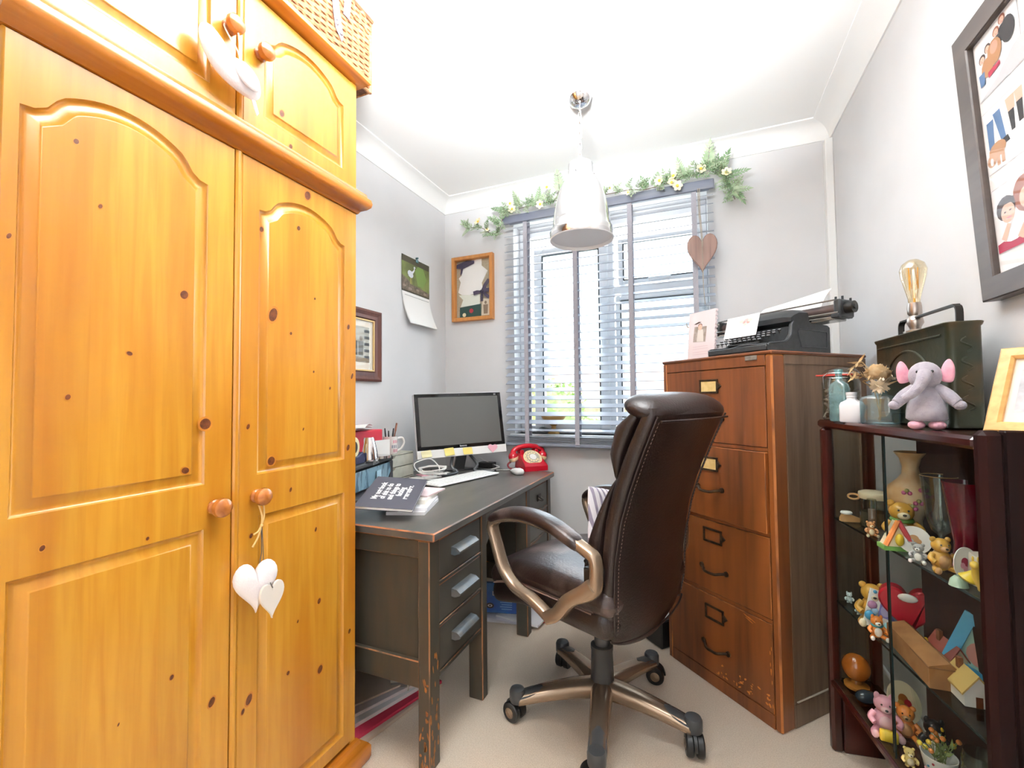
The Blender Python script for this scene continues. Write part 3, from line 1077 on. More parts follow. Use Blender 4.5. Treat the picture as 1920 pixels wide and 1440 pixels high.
wear = random.Random(4)
for k, (z0, z1) in enumerate(((0.9935, 1.2935), (0.686, 0.9805), (0.381, 0.673), (0.05, 0.368))):
    mb = MB()
    out = 0.0 if k != 1 else 0.012
    mb.box(0.0225, FW - 0.0295, 0.001 - out, 0.4, z0 + 0.002, z1 - 0.002, 0.002, 0, 1 if k else 0)
    if k == 3:      # scuffed bare-wood chips along the bottom and right edges
        for _ in range(38):
            a = 0.25 + 0.25 * wear.random() ** 0.6
            b = z0 + 0.012 + (a - 0.24) * 0.05 + 0.05 * wear.random() ** 2
            mb.T = Mx(((1, 0, 0, 0), (0, 0, -1, 0.0006 - out), (0, 1, 0, 0), (0, 0, 0, 1)))
            mb.disc(a, b, 0.002 + 0.006 * wear.random() ** 2, 0.0015 + 0.003 * wear.random(), 0, 2, 7, wear.random() * 3)
        for _ in range(8):
            mb.disc(FW - 0.034 - 0.006 * wear.random(), z0 + 0.02 + 0.25 * wear.random(), 0.0015, 0.008, 0, 2, 7)
        for a, b in ((0.41, 0.352), (0.418, 0.342), (0.428, 0.349)):
            mb.disc(a, b, 0.018, 0.0016, 0, 2, 8, -0.35)
        mb.T = Mx.Identity(4)
    d = mb.build('drawer', [FR_, FEDGE, mat('bare_oak_chip', '#c87a34', 0.6)], fc)
    zc = (1.225, 0.908, 0.612, 0.297)[k]
    yf = -out
    lx = 0.262
    mb = MB()
    mb.box(lx - 0.048, lx + 0.044, yf - 0.005, yf + 0.001, zc + 0.021, zc + 0.029, 0.001)
    mb.box(lx - 0.048, lx + 0.044, yf - 0.005, yf + 0.001, zc - 0.029, zc - 0.021, 0.001)
    mb.box(lx - 0.048, lx - 0.040, yf - 0.005, yf + 0.001, zc - 0.029, zc + 0.029, 0.001)
    mb.box(lx + 0.036, lx + 0.044, yf - 0.005, yf + 0.001, zc - 0.029, zc + 0.029, 0.001)
    mb.prism([(lx + 0.044, zc - 0.014), (lx + 0.058, zc), (lx + 0.044, zc + 0.014)], 0, 0.004) if False else None
    mb.add([(lx + 0.043, yf - 0.004, zc - 0.014), (lx + 0.059, yf - 0.004, zc), (lx + 0.043, yf - 0.004, zc + 0.014), (lx + 0.043, yf, zc - 0.016), (lx + 0.061, yf, zc), (lx + 0.043, yf, zc + 0.016)],
           [(0, 1, 2), (0, 3, 4, 1), (1, 4, 5, 2)])
    mb.ell((lx + 0.05, yf - 0.005, zc), 0.003, seg=6, rg=4)
    lh = mb.build('label_holder', BRZ, d)
    if k < 2:
        MB().box(lx - 0.041, lx + 0.037, yf - 0.0025, yf + 0.0005, zc - 0.022, zc + 0.022).build('label_card', CREAM, lh)
    hz = zc - (0.13 if k != 0 else 0.135) + 0.02
    hz = (1.09, 0.806, 0.475, 0.165)[k]
    hx = 0.262
    mb = MB()
    pts = catmull([(hx - 0.058, yf - 0.003, hz + 0.003), (hx - 0.04, yf - 0.014, hz - 0.002), (hx - 0.025, yf - 0.026, hz - 0.006), (hx, yf - 0.028, hz - 0.007), (hx + 0.025, yf - 0.026, hz - 0.006), (hx + 0.04, yf - 0.014, hz - 0.002), (hx + 0.058, yf - 0.003, hz + 0.003)], 4)
    mb.tube(pts, 0.0055, 8)
    for sx_ in (-1, 1):
        mb.lathe([(0.0, 0.0), (0.011, 0), (0.010, 0.005), (0.0, 0.008)], (hx + sx_ * 0.06, yf, hz + 0.003), 12, Mx(((1, 0, 0), (0, 0, -1), (0, 1, 0))))
    mb.build('handle', BRZ, d)

# ------------------------------------------------------------------ executive chair (local: y = facing, x = right)
LEA = mat('dark_brown_leather', '#1c110f', 0.4, c2='#261714', sc=5, det=4, bump=0.12, bsc=140, coat=0.06)
LEAW = mat('worn_brown_leather', '#261815', 0.36, c2='#64544f', sc=7, det=5, lo=0.52, hi=0.75, bump=0.12, bsc=120)
STIT = mat('pale_stitching', '#7d665c', 0.8)
BRONZE = mat('bronze_metal_paint', '#a8947f', 0.27, 0.7, c2='#97826d', sc=3)
PLAST = mat('black_grey_plastic', '#3a3b3c', 0.42)
BLK = mat('black_plastic', '#161616', 0.4)
ch = thing('office_chair', 'brown leather swivel chair with bronze arms and five-star base', 'chair', (-0.35, 1.68, 0), math.atan2(0.914, 0.406))
CH_Z = math.atan2(0.914, 0.406)


def lerp_table(tab, z):
    if z <= tab[0][0]:
        return tab[0][1]
    for (z0, a), (z1, b) in zip(tab, tab[1:]):
        if z <= z1:
            t = (z - z0) / (z1 - z0)
            return a + (b - a) * t
    return tab[-1][1]


REAR = [(0.385, -0.19), (0.50, -0.212), (0.669, -0.222), (0.803, -0.247), (0.904, -0.281), (1.02, -0.328), (1.13, -0.378), (1.19, -0.36)]
MIDF = [(0.385, -0.17), (0.50, -0.15), (0.669, -0.165), (0.803, -0.185), (0.904, -0.215), (1.02, -0.262), (1.13, -0.318), (1.19, -0.33)]
HW = [(0.37, 0.10), (0.39, 0.165), (0.42, 0.205), (0.46, 0.228), (0.52, 0.24), (0.7, 0.245), (1.0, 0.25), (1.12, 0.252), (1.16, 0.245), (1.185, 0.22), (1.198, 0.18)]


def sup(n, a, b, e=0.35):
    out = []
    for k in range(n):
        t = 2 * PI * k / n
        c_, s_ = math.cos(t), math.sin(t)
        out.append((a * math.copysign(abs(c_) ** e, c_), b * math.copysign(abs(s_) ** e, s_)))
    return out


mb = MB()
rings = []
zs = [0.372, 0.38, 0.395, 0.42, 0.46, 0.52, 0.6, 0.7, 0.8, 0.9, 1.0, 1.06, 1.10, 1.13, 1.15]
for z in zs:
    yr, yf, hw = lerp_table(REAR, z), lerp_table(MIDF, z), lerp_table(HW, z)
    yc, hb = (yr + yf) / 2, (yf - yr) / 2
    if z < 0.42:
        hb *= (0.35 + 0.65 * (z - 0.372) / 0.048)
    ring = []
    for x, y in sup(40, hw, hb, 0.42):
        bulge = -0.02 * (1 - (x / hw) ** 2) if y < 0 else 0
        ring.append(V((x, yc + y + bulge, z)))
    rings.append(ring)
mb.loft(rings)
mb.build('back_shell', LEA, ch)
# top roll
mb = MB()
rings = []
for k in range(23):
    t = -1 + 2 * k / 22
    x = 0.262 * t
    e = max(0.05, (1 - abs(t) ** 6)) ** 0.5
    r_y, r_z = 0.072 * e, 0.048 * e
    zc = 1.152 - 0.006 * t * t
    yc = -0.318
    rings.append([V((x, yc + r_y * math.cos(a) * 1.0 + 0.02 * math.sin(a), zc + r_z * math.sin(a))) for a in [2 * PI * j / 18 for j in range(18)]])
mb.loft(rings)
mb.build('top_roll', LEA, ch, sharp=60)


def pad_fn(depth_tab, hwf, z0, z1, mbk, n=18, side=34):
    rings = []
    for i in range(n + 1):
        t = i / n
        z = z0 + (z1 - z0) * t
        e = max(0.03, 1 - abs(2 * t - 1) ** 3.2) ** 0.5
        yf = lerp_table(depth_tab, z)
        yb = lerp_table(MIDF, z) - 0.012
        hw = hwf(z) * (0.9 + 0.1 * e)
        d = (yf - yb) * (0.25 + 0.75 * e)
        ring = []
        for x, y in sup(side, hw, d / 2, 0.55):
            b = 0.022 * (1 - (x / hw) ** 2) * e if y > 0 else 0
            ring.append(V((x, yb + d / 2 + y + b, z)))
        rings.append(ring)
    mbk.loft(rings)


FRONT = [(0.42, -0.07), (0.55, -0.07), (0.69, -0.092), (0.764, -0.125), (0.874, -0.178), (0.947, -0.215), (1.01, -0.200), (1.093, -0.218), (1.15, -0.275)]
mb = MB()
pad_fn(FRONT, lambda z: lerp_table(HW, z) * 0.985, 0.47, 0.945, mb)
mb.build('lumbar_cushion', LEA, ch, sharp=70)
mb = MB()
pad_fn(FRONT, lambda z: lerp_table(HW, z) * 0.99, 0.925, 1.16, mb, 14)
mb.build('head_cushion', LEA, ch, sharp=70)
# piping along the rear panel edges
mb = MB()
for sx_ in (-1, 1):
    pts = []
    for k in range(30):
        z = 0.44 + (1.125 - 0.44) * k / 29
        pts.append((sx_ * (lerp_table(HW, z) * 0.955), lerp_table(REAR, z) + 0.004 - 0.004, z))
    mb.tube(pts, 0.0035, 6)
pts = [(0.245 * math.sin(a) * 0.955, lerp_table(REAR, 0.44) - 0.018 * math.cos(a) ** 2 + 0.0, 0.44 - 0.04 * math.cos(a)) for a in [(-PI / 2 + PI * k / 20) for k in range(21)]]
mb.tube(pts, 0.0035, 6)
mb.tube([(0.236 * t, -0.383 - 0.016 * (1 - t * t), 1.112) for t in [-1 + k / 10 for k in range(21)]], 0.004, 6)
mb.build('piping', LEA, ch)
for sx_ in (-1, 1):
    mb = MB()
    z = 0.46
    while z < 1.11:
        y = lerp_table(REAR, z) + 0.0005
        x = sx_ * (lerp_table(HW, z) * 0.955 - 0.010)
        mb.tube([(x, y - 0.0065, z), (x, lerp_table(REAR, z + 0.006) - 0.006, z + 0.006)], 0.0009, 4)
        z += 0.0115
    mb.build('stitching', STIT, ch)
# seat
mb = MB()


def seat_fn(p):
    t = (p.y + 0.2) / 0.56
    return V((p.x * (1 - 0.06 * max(0, t - 0.5)), p.y, p.z - 0.055 * max(0, (p.y - 0.12) / 0.24) ** 2 + 0.02 * max(0, p.z - 0.53) / 0.06 * (1 - (p.x / 0.27) ** 2)))


mb.rbox(0, 0.075, 0.475, 0.255, 0.285, 0.055, 0.05, fn=seat_fn)
mb.build('seat_base', LEA, ch, sharp=70)
mb = MB()
mb.rbox(0, 0.07, 0.54, 0.262, 0.29, 0.042, 0.042, k=5, m=10, fn=seat_fn)
mb.build('seat_cushion', LEAW, ch, sharp=70)
mb = MB()
for k in range(2):
    pts = [(-0.262 + 0.012 * k, -0.15 + 0.46 * t, 0.515 - 0.004 + 0.05 * 0 - 0.055 * max(0, (-0.15 + 0.46 * t - 0.12) / 0.24) ** 2) for t in [i / 16 for i in range(17)]]
    mb.tube(pts, 0.003, 5)
mb.build('seat_piping', STIT, ch)
mb = MB()
mb.box(-0.10, 0.10, -0.10, 0.16, 0.385, 0.425, 0.01)
mb.build('tilt_mechanism', BLK, ch)
# arms
for sx_ in (-1, 1):
    ax = 0.287 * sx_
    loop = [(0.279, 0.692), (0.252, 0.628), (0.222, 0.565), (0.178, 0.524), (0.142, 0.508), (0.085, 0.497), (0.035, 0.478), (-0.008, 0.462), (-0.05, 0.488), (-0.105, 0.548), (-0.168, 0.582), (-0.186, 0.603), (-0.19, 0.64), (-0.19, 0.675), (-0.182, 0.70), (-0.158, 0.712), (-0.10, 0.733), (0.0, 0.758), (0.09, 0.765), (0.18, 0.756), (0.25, 0.735), (0.276, 0.718)]
    pts = catmull([(ax + sx_ * 0.004 * math.sin(3 * a), a, b) for a, b in loop], 4, True)
    sec = [(0.012, -0.015), (0.017, -0.008), (0.0245, -0.006), (0.0245, 0.006), (0.017, 0.008), (0.012, 0.015), (-0.018, 0.015), (-0.0245, 0.008), (-0.0245, -0.008), (-0.018, -0.015)]
    mb = MB().tube(pts, 1.0, closed=True, sec=sec, up=(1, 0, 0))
    # bolted lower bracket
    br = catmull([(ax + sx_ * 0.012, 0.0, 0.463), (ax + sx_ * 0.012, -0.045, 0.49), (ax + sx_ * 0.012, -0.09, 0.545), (ax + sx_ * 0.012, -0.15, 0.59), (ax + sx_ * 0.012, -0.185, 0.62)], 5)
    mb.tube(br, 1.0, sec=[(a * 0.75, b * 1.35) for a, b in sec], up=(1, 0, 0))
    a_ = mb.build('arm', BRONZE, ch, sharp=50)
    for (y, z) in ((-0.003, 0.466), (-0.172, 0.612), (-0.168, 0.69), (0.142, 0.512)):
        mb = MB()
        mb.lathe([(0, 0), (0.0062, 0), (0.0062, 0.003), (0.0035, 0.003), (0.003, 0.001), (0, 0.001)], (ax + sx_ * 0.026 - (0.0 if z != 0.512 and z != 0.69 else sx_ * 0.0055), y, z), 10, Mx(((0, 0, sx_), (0, 1, 0), (-sx_, 0, 0))))
        mb.build('bolt', BLK, a_)
    mb = MB()
    mb.box(min(ax, sx_ * 0.2), max(ax, sx_ * 0.2), -0.02, 0.03, 0.452, 0.474, 0.004)
    mb.build('bracket', BLK, a_)
    mb = MB()
    mb.box(min(ax, sx_ * 0.23), max(ax, sx_ * 0.23), -0.19, -0.14, 0.60, 0.66, 0.004)
    mb.build('bracket', BLK, a_)
    padc = catmull([(ax, -0.145, 0.718), (ax, -0.10, 0.744), (ax, 0.0, 0.777), (ax, 0.09, 0.786), (ax, 0.18, 0.778), (ax, 0.255, 0.752), (ax, 0.30, 0.72)], 5)
    n_ = len(padc)
    mb = MB()
    rings = []
    for i, p in enumerate(padc):
        t = i / (n_ - 1)
        e = max(0.15, 1 - abs(2 * t - 1) ** 5) ** 0.5
        tt = (padc[min(i + 1, n_ - 1)] - padc[max(i - 1, 0)]).normalized()
        up = V((1, 0, 0)).cross(tt) * 1
        if up.z < 0:
            up = -up
        rings.append([p + V((1, 0, 0)) * x * e + up * (y * e - 0.008) for x, y in sup(18, 0.036, 0.021, 0.7)])
    mb.loft(rings)
    mb.build('arm_pad', LEAW, a_, sharp=70)
# column, base, casters
mb = MB()
mb.lathe([(0, 0.095), (0.047, 0.095), (0.047, 0.115), (0.043, 0.13), (0.039, 0.243), (0.041, 0.248), (0.041, 0.262), (0.036, 0.265), (0.0275, 0.265), (0.0275, 0.40), (0, 0.40)], seg=28)
mb.build('gas_column', PLAST, ch, sharp=40)
mb = MB().lathe([(0, 0.085), (0.055, 0.085), (0.058, 0.10), (0.052, 0.122), (0, 0.125)], seg=24)
mb.build('base_hub', BRONZE, ch)
for k in range(5):
    wa = rad(278 + 72 * k) - CH_Z
    dx, dy = math.cos(wa), math.sin(wa)
    ax3 = V((dx, dy, 0))
    sd = V((-dy, dx, 0))
    rings = []
    for i in range(13):
        t = i / 12
        r_ = 0.03 + 0.285 * t
        w_ = 0.041 - 0.012 * t
        zt = 0.142 - 0.042 * t ** 1.7
        th = 0.064 - 0.024 * t
        rings.append([ax3 * r_ + sd * (x * w_) + V((0, 0, zt - th / 2 + y * th / 2)) for x, y in sup(14, 1, 1, 0.7)])
    mb = MB().loft(rings)
    am = mb.build('base_arm', BRONZE, ch, sharp=50)
    rings = []
    for i in range(6):
        t = 0.68 + 0.30 * i / 5
        r_ = 0.03 + 0.285 * t
        w_ = 0.041 - 0.012 * t
        zt = 0.1435 - 0.042 * t ** 1.7
        wm = [0.15, 0.6, 0.85, 0.95, 1.0, 1.0][i]
        rings.append([ax3 * r_ + sd * (x * w_ * wm) + V((0, 0, zt - abs(x * wm) ** 2 * 0.010)) for x in (-1, -0.5, 0, 0.5, 1)])
    MB().loft(rings, closed=False, cap=False).build('foot_guard', PLAST, am, sharp=60)
    c0 = ax3 * 0.318
    mb = MB().lathe([(0, 0.072), (0.027, 0.072), (0.029, 0.077), (0.029, 0.108), (0.025, 0.116), (0, 0.119)], c0, 20)
    ca = mb.build('caster', PLAST, ch, sharp=40)
    ad = rad(200 + 40 * k) - CH_Z + 0.7 * k
    wx = V((math.cos(ad), math.sin(ad), 0))
    wy = V((-wx.y, wx.x, 0))
    cc = c0 + wx * 0.014
    cc.z = 0.0355
    A = Mx((wx, V((0, 0, 1)), wy)).transposed()
    mb = MB()
    for s_ in (-1, 1):
        mb.lathe([(0, -0.011), (0.032, -0.012), (0.0355, -0.008), (0.0355, 0.008), (0.032, 0.012), (0, 0.011)], cc + wy * (0.0165 * s_), 22, A)
    mb.cyl(cc - wy * 0.01, cc + wy * 0.01, 0.02, seg=14)
    mb.cyl(c0 + V((0, 0, 0.04)), c0 + V((0, 0, 0.076)), 0.009, seg=8)
    # hood over the wheels
    hood = []
    for s_ in (-0.005, 0.005):
        hood.append([cc + wy * s_ + wx * (0.040 * math.cos(t)) + V((0, 0, 0.040 * math.sin(t))) for t in [PI * j / 10 for j in range(11)]])
    mb.loft(hood, closed=True)
    wh = mb.build('wheel', BLK, ca, sharp=40)
    mb = MB()
    for s_ in (-1, 1):
        mb.lathe([(0, 0.0), (0.018, 0.0), (0.0185, 0.002), (0.013, 0.0035), (0.005, 0.003), (0, 0.0045)], cc + wy * (0.0285 * s_), 16, A @ Mx(((1, 0, 0), (0, 1, 0), (0, 0, s_))))
    mb.build('wheel_cap', BRONZE, ca)
# ------------------------------------------------------------------ venetian blind
SLAT = mat('grey_painted_slat', '#989ea9', 0.38)
HEADM = mat('slate_grey_wood', '#7d828c', 0.5, c2='#74798a', ns=(0.1, 1, 1), sc=30)
TAPE = mat('grey_ladder_tape', '#a8a6ae', 0.85, c2='#9c9aa2', sc=200)
BXL, BXR, BY = -1.141, 0.104, 2.643
vb = thing('venetian_blind', 'grey wooden venetian blind with cloth tapes hanging over the window', 'blind', (-0.52, 2.67, 2.3))
mb = MB().box(BXL - 0.006, BXR + 0.006, BY - 0.038, BY - 0.022, 2.318, 2.372, 0.004)
mb.box(BXL + 0.02, BXR - 0.02, BY - 0.022, BY + 0.03, 2.335, 2.368)
mb.build('headrail', HEADM, vb, W=True)
mb = MB()
zs_ = []
z = 2.298
n = 27
for k in range(n):
    zz = 2.298 - k * (2.298 - 0.985) / (n - 1)
    th = rad(24 + 5 * min(1, k / 12))
    if k >= n - 1:
        th = rad(12)
    c_, s_ = math.cos(th) * 0.0245, math.sin(th) * 0.0245
    R = Mx(((1, 0, 0, 0), (0, math.cos(th), -math.sin(th), BY), (0, math.sin(th), math.cos(th), zz), (0, 0, 0, 1)))
    mb.box(BXL, BXR, -0.0245, 0.0245, -0.0014, 0.0014, 0, R=R)
mb.build('slats', SLAT, vb, W=True)
mb = MB().box(BXL - 0.002, BXR + 0.002, BY - 0.026, BY + 0.024, 0.884, 0.905, 0.004)
mb.build('bottom_rail', HEADM, vb, W=True)
mb = MB()
for k in range(5):
    mb.box(BXL, BXR, BY - 0.025, BY + 0.0245, 0.9085 + k * 0.0088, 0.9115 + k * 0.0088)
mb.build('stacked_slats', SLAT, vb, W=True)
for xc in (-0.995, -0.672, -0.342, 0.006):
    mb = MB()
    mb.box(xc - 0.0135, xc + 0.0135, BY - 0.0275, BY - 0.0265, 0.90, 2.33)
    mb.box(xc - 0.0135, xc + 0.0135, BY + 0.0265, BY + 0.0275, 0.90, 2.33)
    for k in range(3):
        mb.box(xc - 0.0145, xc + 0.0145, BY - 0.029, BY - 0.026, 0.887 + k * 0.014, 0.892 + k * 0.014, 0.001, R=Mx.Translation((0, 0, 0)) @ Mx.Rotation(0.0, 4, 'Y'))
    mb.build('ladder_tape', TAPE, vb, W=True)

# things on the window board behind the blind
pt = thing('sill_bowl', 'small tan footed bowl on the window board behind the blind', 'bowl', (-0.865, 2.76, OZ0))
MB().lathe([(0, 0.0), (0.04, 0.0), (0.035, 0.012), (0.016, 0.02), (0.014, 0.05), (0.03, 0.06), (0.075, 0.10), (0.082, 0.115), (0.078, 0.115), (0.03, 0.07), (0, 0.066)], seg=24).build('bowl', mat('tan_wood', '#b58a4a', 0.5), pt)
tag(MB().tube(catmull([(-0.98, 2.755, OZ0 + 0.018), (-0.94, 2.75, OZ0 + 0.026), (-0.89, 2.75, OZ0 + 0.02), (-0.85, 2.755, OZ0 + 0.014)], 5), 0.016, 8, rf=lambda t: 0.4 + 0.6 * math.sin(PI * min(1, t * 1.1 + 0.05)) if t < 0.9 else 0.3).build('sill_ornament', BLK),
    'small black object lying on the window board left of the bowl', 'ornament')

# ------------------------------------------------------------------ garland on the blind
LEAF = mat('garland_leaf', '#8fa883', 0.6, c2='#b4c3a4', sc=20)
LEAF2 = mat('garland_leaf_dark', '#6f8d66', 0.6, c2='#93aa86', sc=20)
TWIG = mat('garland_twig', '#6a5c48', 0.8)
PETAL = mat('cream_petal', '#f6efd6', 0.7, c2='#efe2ba', sc=30)
FCENT = mat('yellow_flower_centre', '#e6c14a', 0.7)
gl = thing('flower_garland', 'artificial garland of cream flowers and ferny leaves draped along the blind top', 'garland', (-0.5, 2.6, 2.38))
GY = 2.592
spine = catmull([(-1.40, GY, 2.33), (-1.30, GY, 2.32), (-1.22, GY + 0.03, 2.27), (-1.16, GY, 2.30), (-1.12, GY, 2.38), (-1.0, GY, 2.40), (-0.85, GY, 2.405), (-0.7, GY, 2.40), (-0.5, GY, 2.385), (-0.33, GY, 2.385), (-0.25, GY, 2.37), (-0.12, GY, 2.385), (0.0, GY, 2.40), (0.09, GY, 2.42), (0.15, GY, 2.37), (0.19, GY + 0.02, 2.29), (0.21, GY + 0.03, 2.24)], 8)
mbst = MB().tube(spine, 0.0022, 6)
mbl = MB()
rnd = random.Random(11)


def leaflet(mb, p, d, nrm, L_, w_, mi):
    d, nrm = d.normalized(), nrm.normalized()
    s_ = d.cross(nrm).normalized()
    mb.add([p, p + d * L_ * 0.35 + s_ * w_ + nrm * 0.002, p + d * L_, p + d * L_ * 0.35 - s_ * w_ + nrm * 0.002, p + d * L_ * 0.6 + nrm * 0.003], [(0, 3, 4, 1), (1, 4, 2), (4, 3, 2)], mi)


def frond(p, d, L_, n):
    d = d.normalized()
    nrm = V((rnd.uniform(-0.4, 0.4), -1, rnd.uniform(-0.2, 0.5))).normalized()
    nrm = (nrm - d * nrm.dot(d)).normalized()
    s_ = d.cross(nrm)
    mi = 0 if rnd.random() < 0.6 else 1
    mbst.tube([p, p + d * L_], 0.001, 4)
    for k in range(n):
        t = (k + 0.6) / n
        q = p + d * (L_ * t)
        l = L_ * (0.5 - 0.25 * t)
        for sg in (-1, 1):
            leaflet(mbl, q, d * 0.75 + s_ * sg * 0.8 + nrm * rnd.uniform(0, 0.3), nrm, l, l * 0.24, mi)
    leaflet(mbl, p + d * L_, d, nrm, L_ * 0.35, L_ * 0.09, mi)


dens = []
for i, p in enumerate(spine):
    x = p.x
    k = 1
    if -1.12 < x < -0.75 or -0.25 < x < 0.2:
        k = 2
    for _ in range(k):
        up = rnd.uniform(-0.6, 1.0)
        d = V((rnd.uniform(-1, 1), rnd.uniform(-0.7, -0.1), up))
        frond(p + V((rnd.uniform(-0.01, 0.01), -0.004, rnd.uniform(-0.01, 0.012))), d, rnd.uniform(0.035, 0.07), 4)
for p, d, L_ in (((-0.752, GY, 2.45), (-0.1, -0.1, 1), 0.115), ((0.08, GY, 2.42), (0.1, -0.1, 1), 0.12), ((0.13, GY, 2.39), (0.5, -0.1, 0.9), 0.10), ((0.17, GY, 2.36), (1, -0.1, 0.1), 0.09), ((0.20, GY, 2.29), (0.5, -0.1, -0.9), 0.09), ((0.19, GY, 2.28), (0.9, -0.1, -0.1), 0.08),
                 ((-0.05, GY, 2.40), (-0.2, -0.1, 1), 0.09), ((-1.02, GY, 2.41), (-0.4, -0.1, 1), 0.09), ((-1.39, GY, 2.33), (-0.6, -0.2, 0.7), 0.06), ((-1.38, GY, 2.33), (-0.5, -0.2, -0.6), 0.06), ((-1.12, GY, 2.40), (-1, -0.1, 0.3), 0.08), ((-0.9, GY, 2.41), (0.2, -0.1, 1), 0.08)):
    frond(V(p), V(d), L_, 6)
mbst.tube(catmull([(-0.79, GY, 2.41), (-0.765, GY, 2.44), (-0.752, GY, 2.50)], 4), 0.0015, 5)
mbst.build('stem', TWIG, gl, W=True)
mbl.build('leaves', [LEAF, LEAF2], gl, W=True, sharp=180)
for i, (x, z) in enumerate(((-0.826, 2.482), (-1.058, 2.387), (-0.87, 2.384), (-1.30, 2.346), (-0.169, 2.39), (-0.104, 2.365), (-0.095, 2.402), (-0.075, 2.342), (0.045, 2.412), (0.168, 2.366), (-1.072, 2.425), (-0.34, 2.355), (-0.44, 2.40), (-1.235, 2.285))):
    mb = MB()
    y = GY - 0.035
    r_ = 0.026 if i < 11 else 0.014
    rot = rnd.uniform(0, 1)
    tilt = Mx.Rotation(rnd.uniform(-0.5, 0.3), 3, 'X') @ Mx.Rotation(rnd.uniform(-0.5, 0.5), 3, 'Z')
    for k in range(6):
        a = rot + 2 * PI * k / 6
        u_ = V((math.cos(a), 0, math.sin(a)))
        s_ = V((-math.sin(a), 0, math.cos(a)))
        pts = [u_ * 0.15 + V((0, 0.1, 0)), u_ * 0.6 + s_ * 0.42 + V((0, -0.18, 0)), u_ * 1.0 + s_ * 0.2 + V((0, -0.3, 0)), u_ * 1.05 - s_ * 0.15 + V((0, -0.32, 0)), u_ * 0.6 - s_ * 0.42 + V((0, -0.18, 0))]
        mb.add([V((x, y, z)) + tilt @ (p * r_) for p in pts], [(0, 1, 2, 3, 4)], 0)
    mb.ell((x, y - 0.002, z), (r_ * 0.3, r_ * 0.25, r_ * 0.3), seg=8, rg=5, mi=1)
    mb.build('flower', [PETAL, FCENT], gl, W=True)

# ------------------------------------------------------------------ hanging wooden heart
HWOOD = wood('driftwood_heart', '#93766c', '#6c534b', '#a1887e', axis=2, r=0.7)
wh_ = thing('wooden_heart', 'weathered brown wooden heart hanging on cord in front of the blind', 'hanging ornament', (0.04, 2.58, 1.96))
HT = Mx(((1, 0, 0, 0.042), (0, 0, -1, 2.585), (0, 1, 0, 1.955), (0, 0, 0, 1)))
MB(HT).prism(heart(0.152, 0.215), -0.008, 0.008, c=0.003).build('heart', HWOOD, wh_, W=True)
CORD = mat('jute_cord', '#a09484', 0.85)
mb = MB()
mb.tube(catmull([(0.028, 2.60, 2.325), (0.030, 2.585, 2.2), (0.04, 2.578, 2.03), (0.042, 2.574, 1.99)], 6), 0.0022, 6)
mb.tube(catmull([(0.036, 2.60, 2.325), (0.036, 2.585, 2.2), (0.045, 2.578, 2.03), (0.043, 2.574, 1.99)], 6), 0.0022, 6)
mb.tube(catmull([(0.0425, 2.574, 1.99), (0.043, 2.574, 1.87), (0.044, 2.575, 1.78), (0.05, 2.575, 1.68)], 6), 0.0022, 6)
mb.build('cord', CORD, wh_, W=True)
mb = MB()
for (x, z, r_) in ((0.05, 1.675, 0.008), (0.055, 1.655, 0.011), (0.044, 1.66, 0.008)):
    mb.ell((x, 2.575, z), r_, seg=10, rg=7)
mb.build('glass_beads', glass('clear_bead_glass', '#eef2f4', 0.3), wh_, W=True)

# ------------------------------------------------------------------ pendant lamp
CHROME = mat('polished_chrome', '#f8f8fa', 0.09, 1.0)
ENAM = mat('white_enamel', '#f4f5f7', 0.5)
px, py = -0.475, 1.983
pl = thing('pendant_lamp', 'chrome bell-shaped pendant lamp on a chain from the ceiling', 'lamp', (px, py, ZC))
PB = 1.908
prof = [(0.052, 2.268), (0.057, 2.262), (0.058, 2.215), (0.063, 2.205), (0.078, 2.185), (0.098, 2.145), (0.113, 2.095), (0.124, 2.04), (0.131, 1.99), (0.1345, 1.962), (0.142, 1.956), (0.1465, 1.945), (0.1465, PB + 0.004)]
inner = [(0.1435, PB), (0.142, PB + 0.01), (0.130, 1.96), (0.127, 1.99), (0.119, 2.04), (0.108, 2.095), (0.092, 2.145), (0.07, 2.185), (0.0, 2.2)]
mb = MB().lathe([(0.0, 2.27)] + prof + [(0.1435, PB)], (px, py, 0), 48)
rings_ = [[V((px, py, 0)) + V((max(r, 1e-5) * math.cos(2 * PI * k / 48), max(r, 1e-5) * math.sin(2 * PI * k / 48), z)) for k in range(48)] for r, z in inner]
mb = MB()
full = [(0.0, 2.27)] + prof
rg = [[V((px + max(r, 1e-5) * math.cos(2 * PI * k / 48), py + max(r, 1e-5) * math.sin(2 * PI * k / 48), z)) for k in range(48)] for r, z in full]
mb.loft(rg[::-1] if False else rg[::-1], cap=False)
mb.build('shade', CHROME, pl, W=True, sharp=50)
mb = MB()
mb.loft(rings_[::-1], cap=False)
mb.loft([rings_[0], rg[-1]], cap=False)
mb.build('shade_lining', ENAM, pl, W=True, sharp=50)
mb = MB().lathe([(0, PB + 0.016), (0.1405, PB + 0.016), (0.1405, PB + 0.019), (0, PB + 0.019)], (px, py, 0), 40)
mb.build('diffuser', mat('frosted_diffuser', '#eef1f6', 0.7), pl, W=True)
mb = MB().lathe([(0, ZC - 0.052), (0.02, ZC - 0.05), (0.045, ZC - 0.035), (0.056, ZC - 0.012), (0.058, ZC), (0, ZC)], (px, py, 0), 36)
mb.build('ceiling_rose', CHROME, pl, W=True, sharp=50)
mb = MB()
z = ZC - 0.05
k = 0
while z > 2.275:
    ax_ = V((1, 0, 0)) if k % 2 else V((0, 1, 0))
    c_ = V((px, py, z - 0.016))
    mb.tube([c_ + ax_ * (0.0065 * math.cos(t)) + V((0, 0, 0.016 * math.sin(t))) for t in [2 * PI * j / 14 for j in range(14)]], 0.0019, 6, closed=True)
    z -= 0.0255
    k += 1
mb.build('chain', CHROME, pl, W=True)
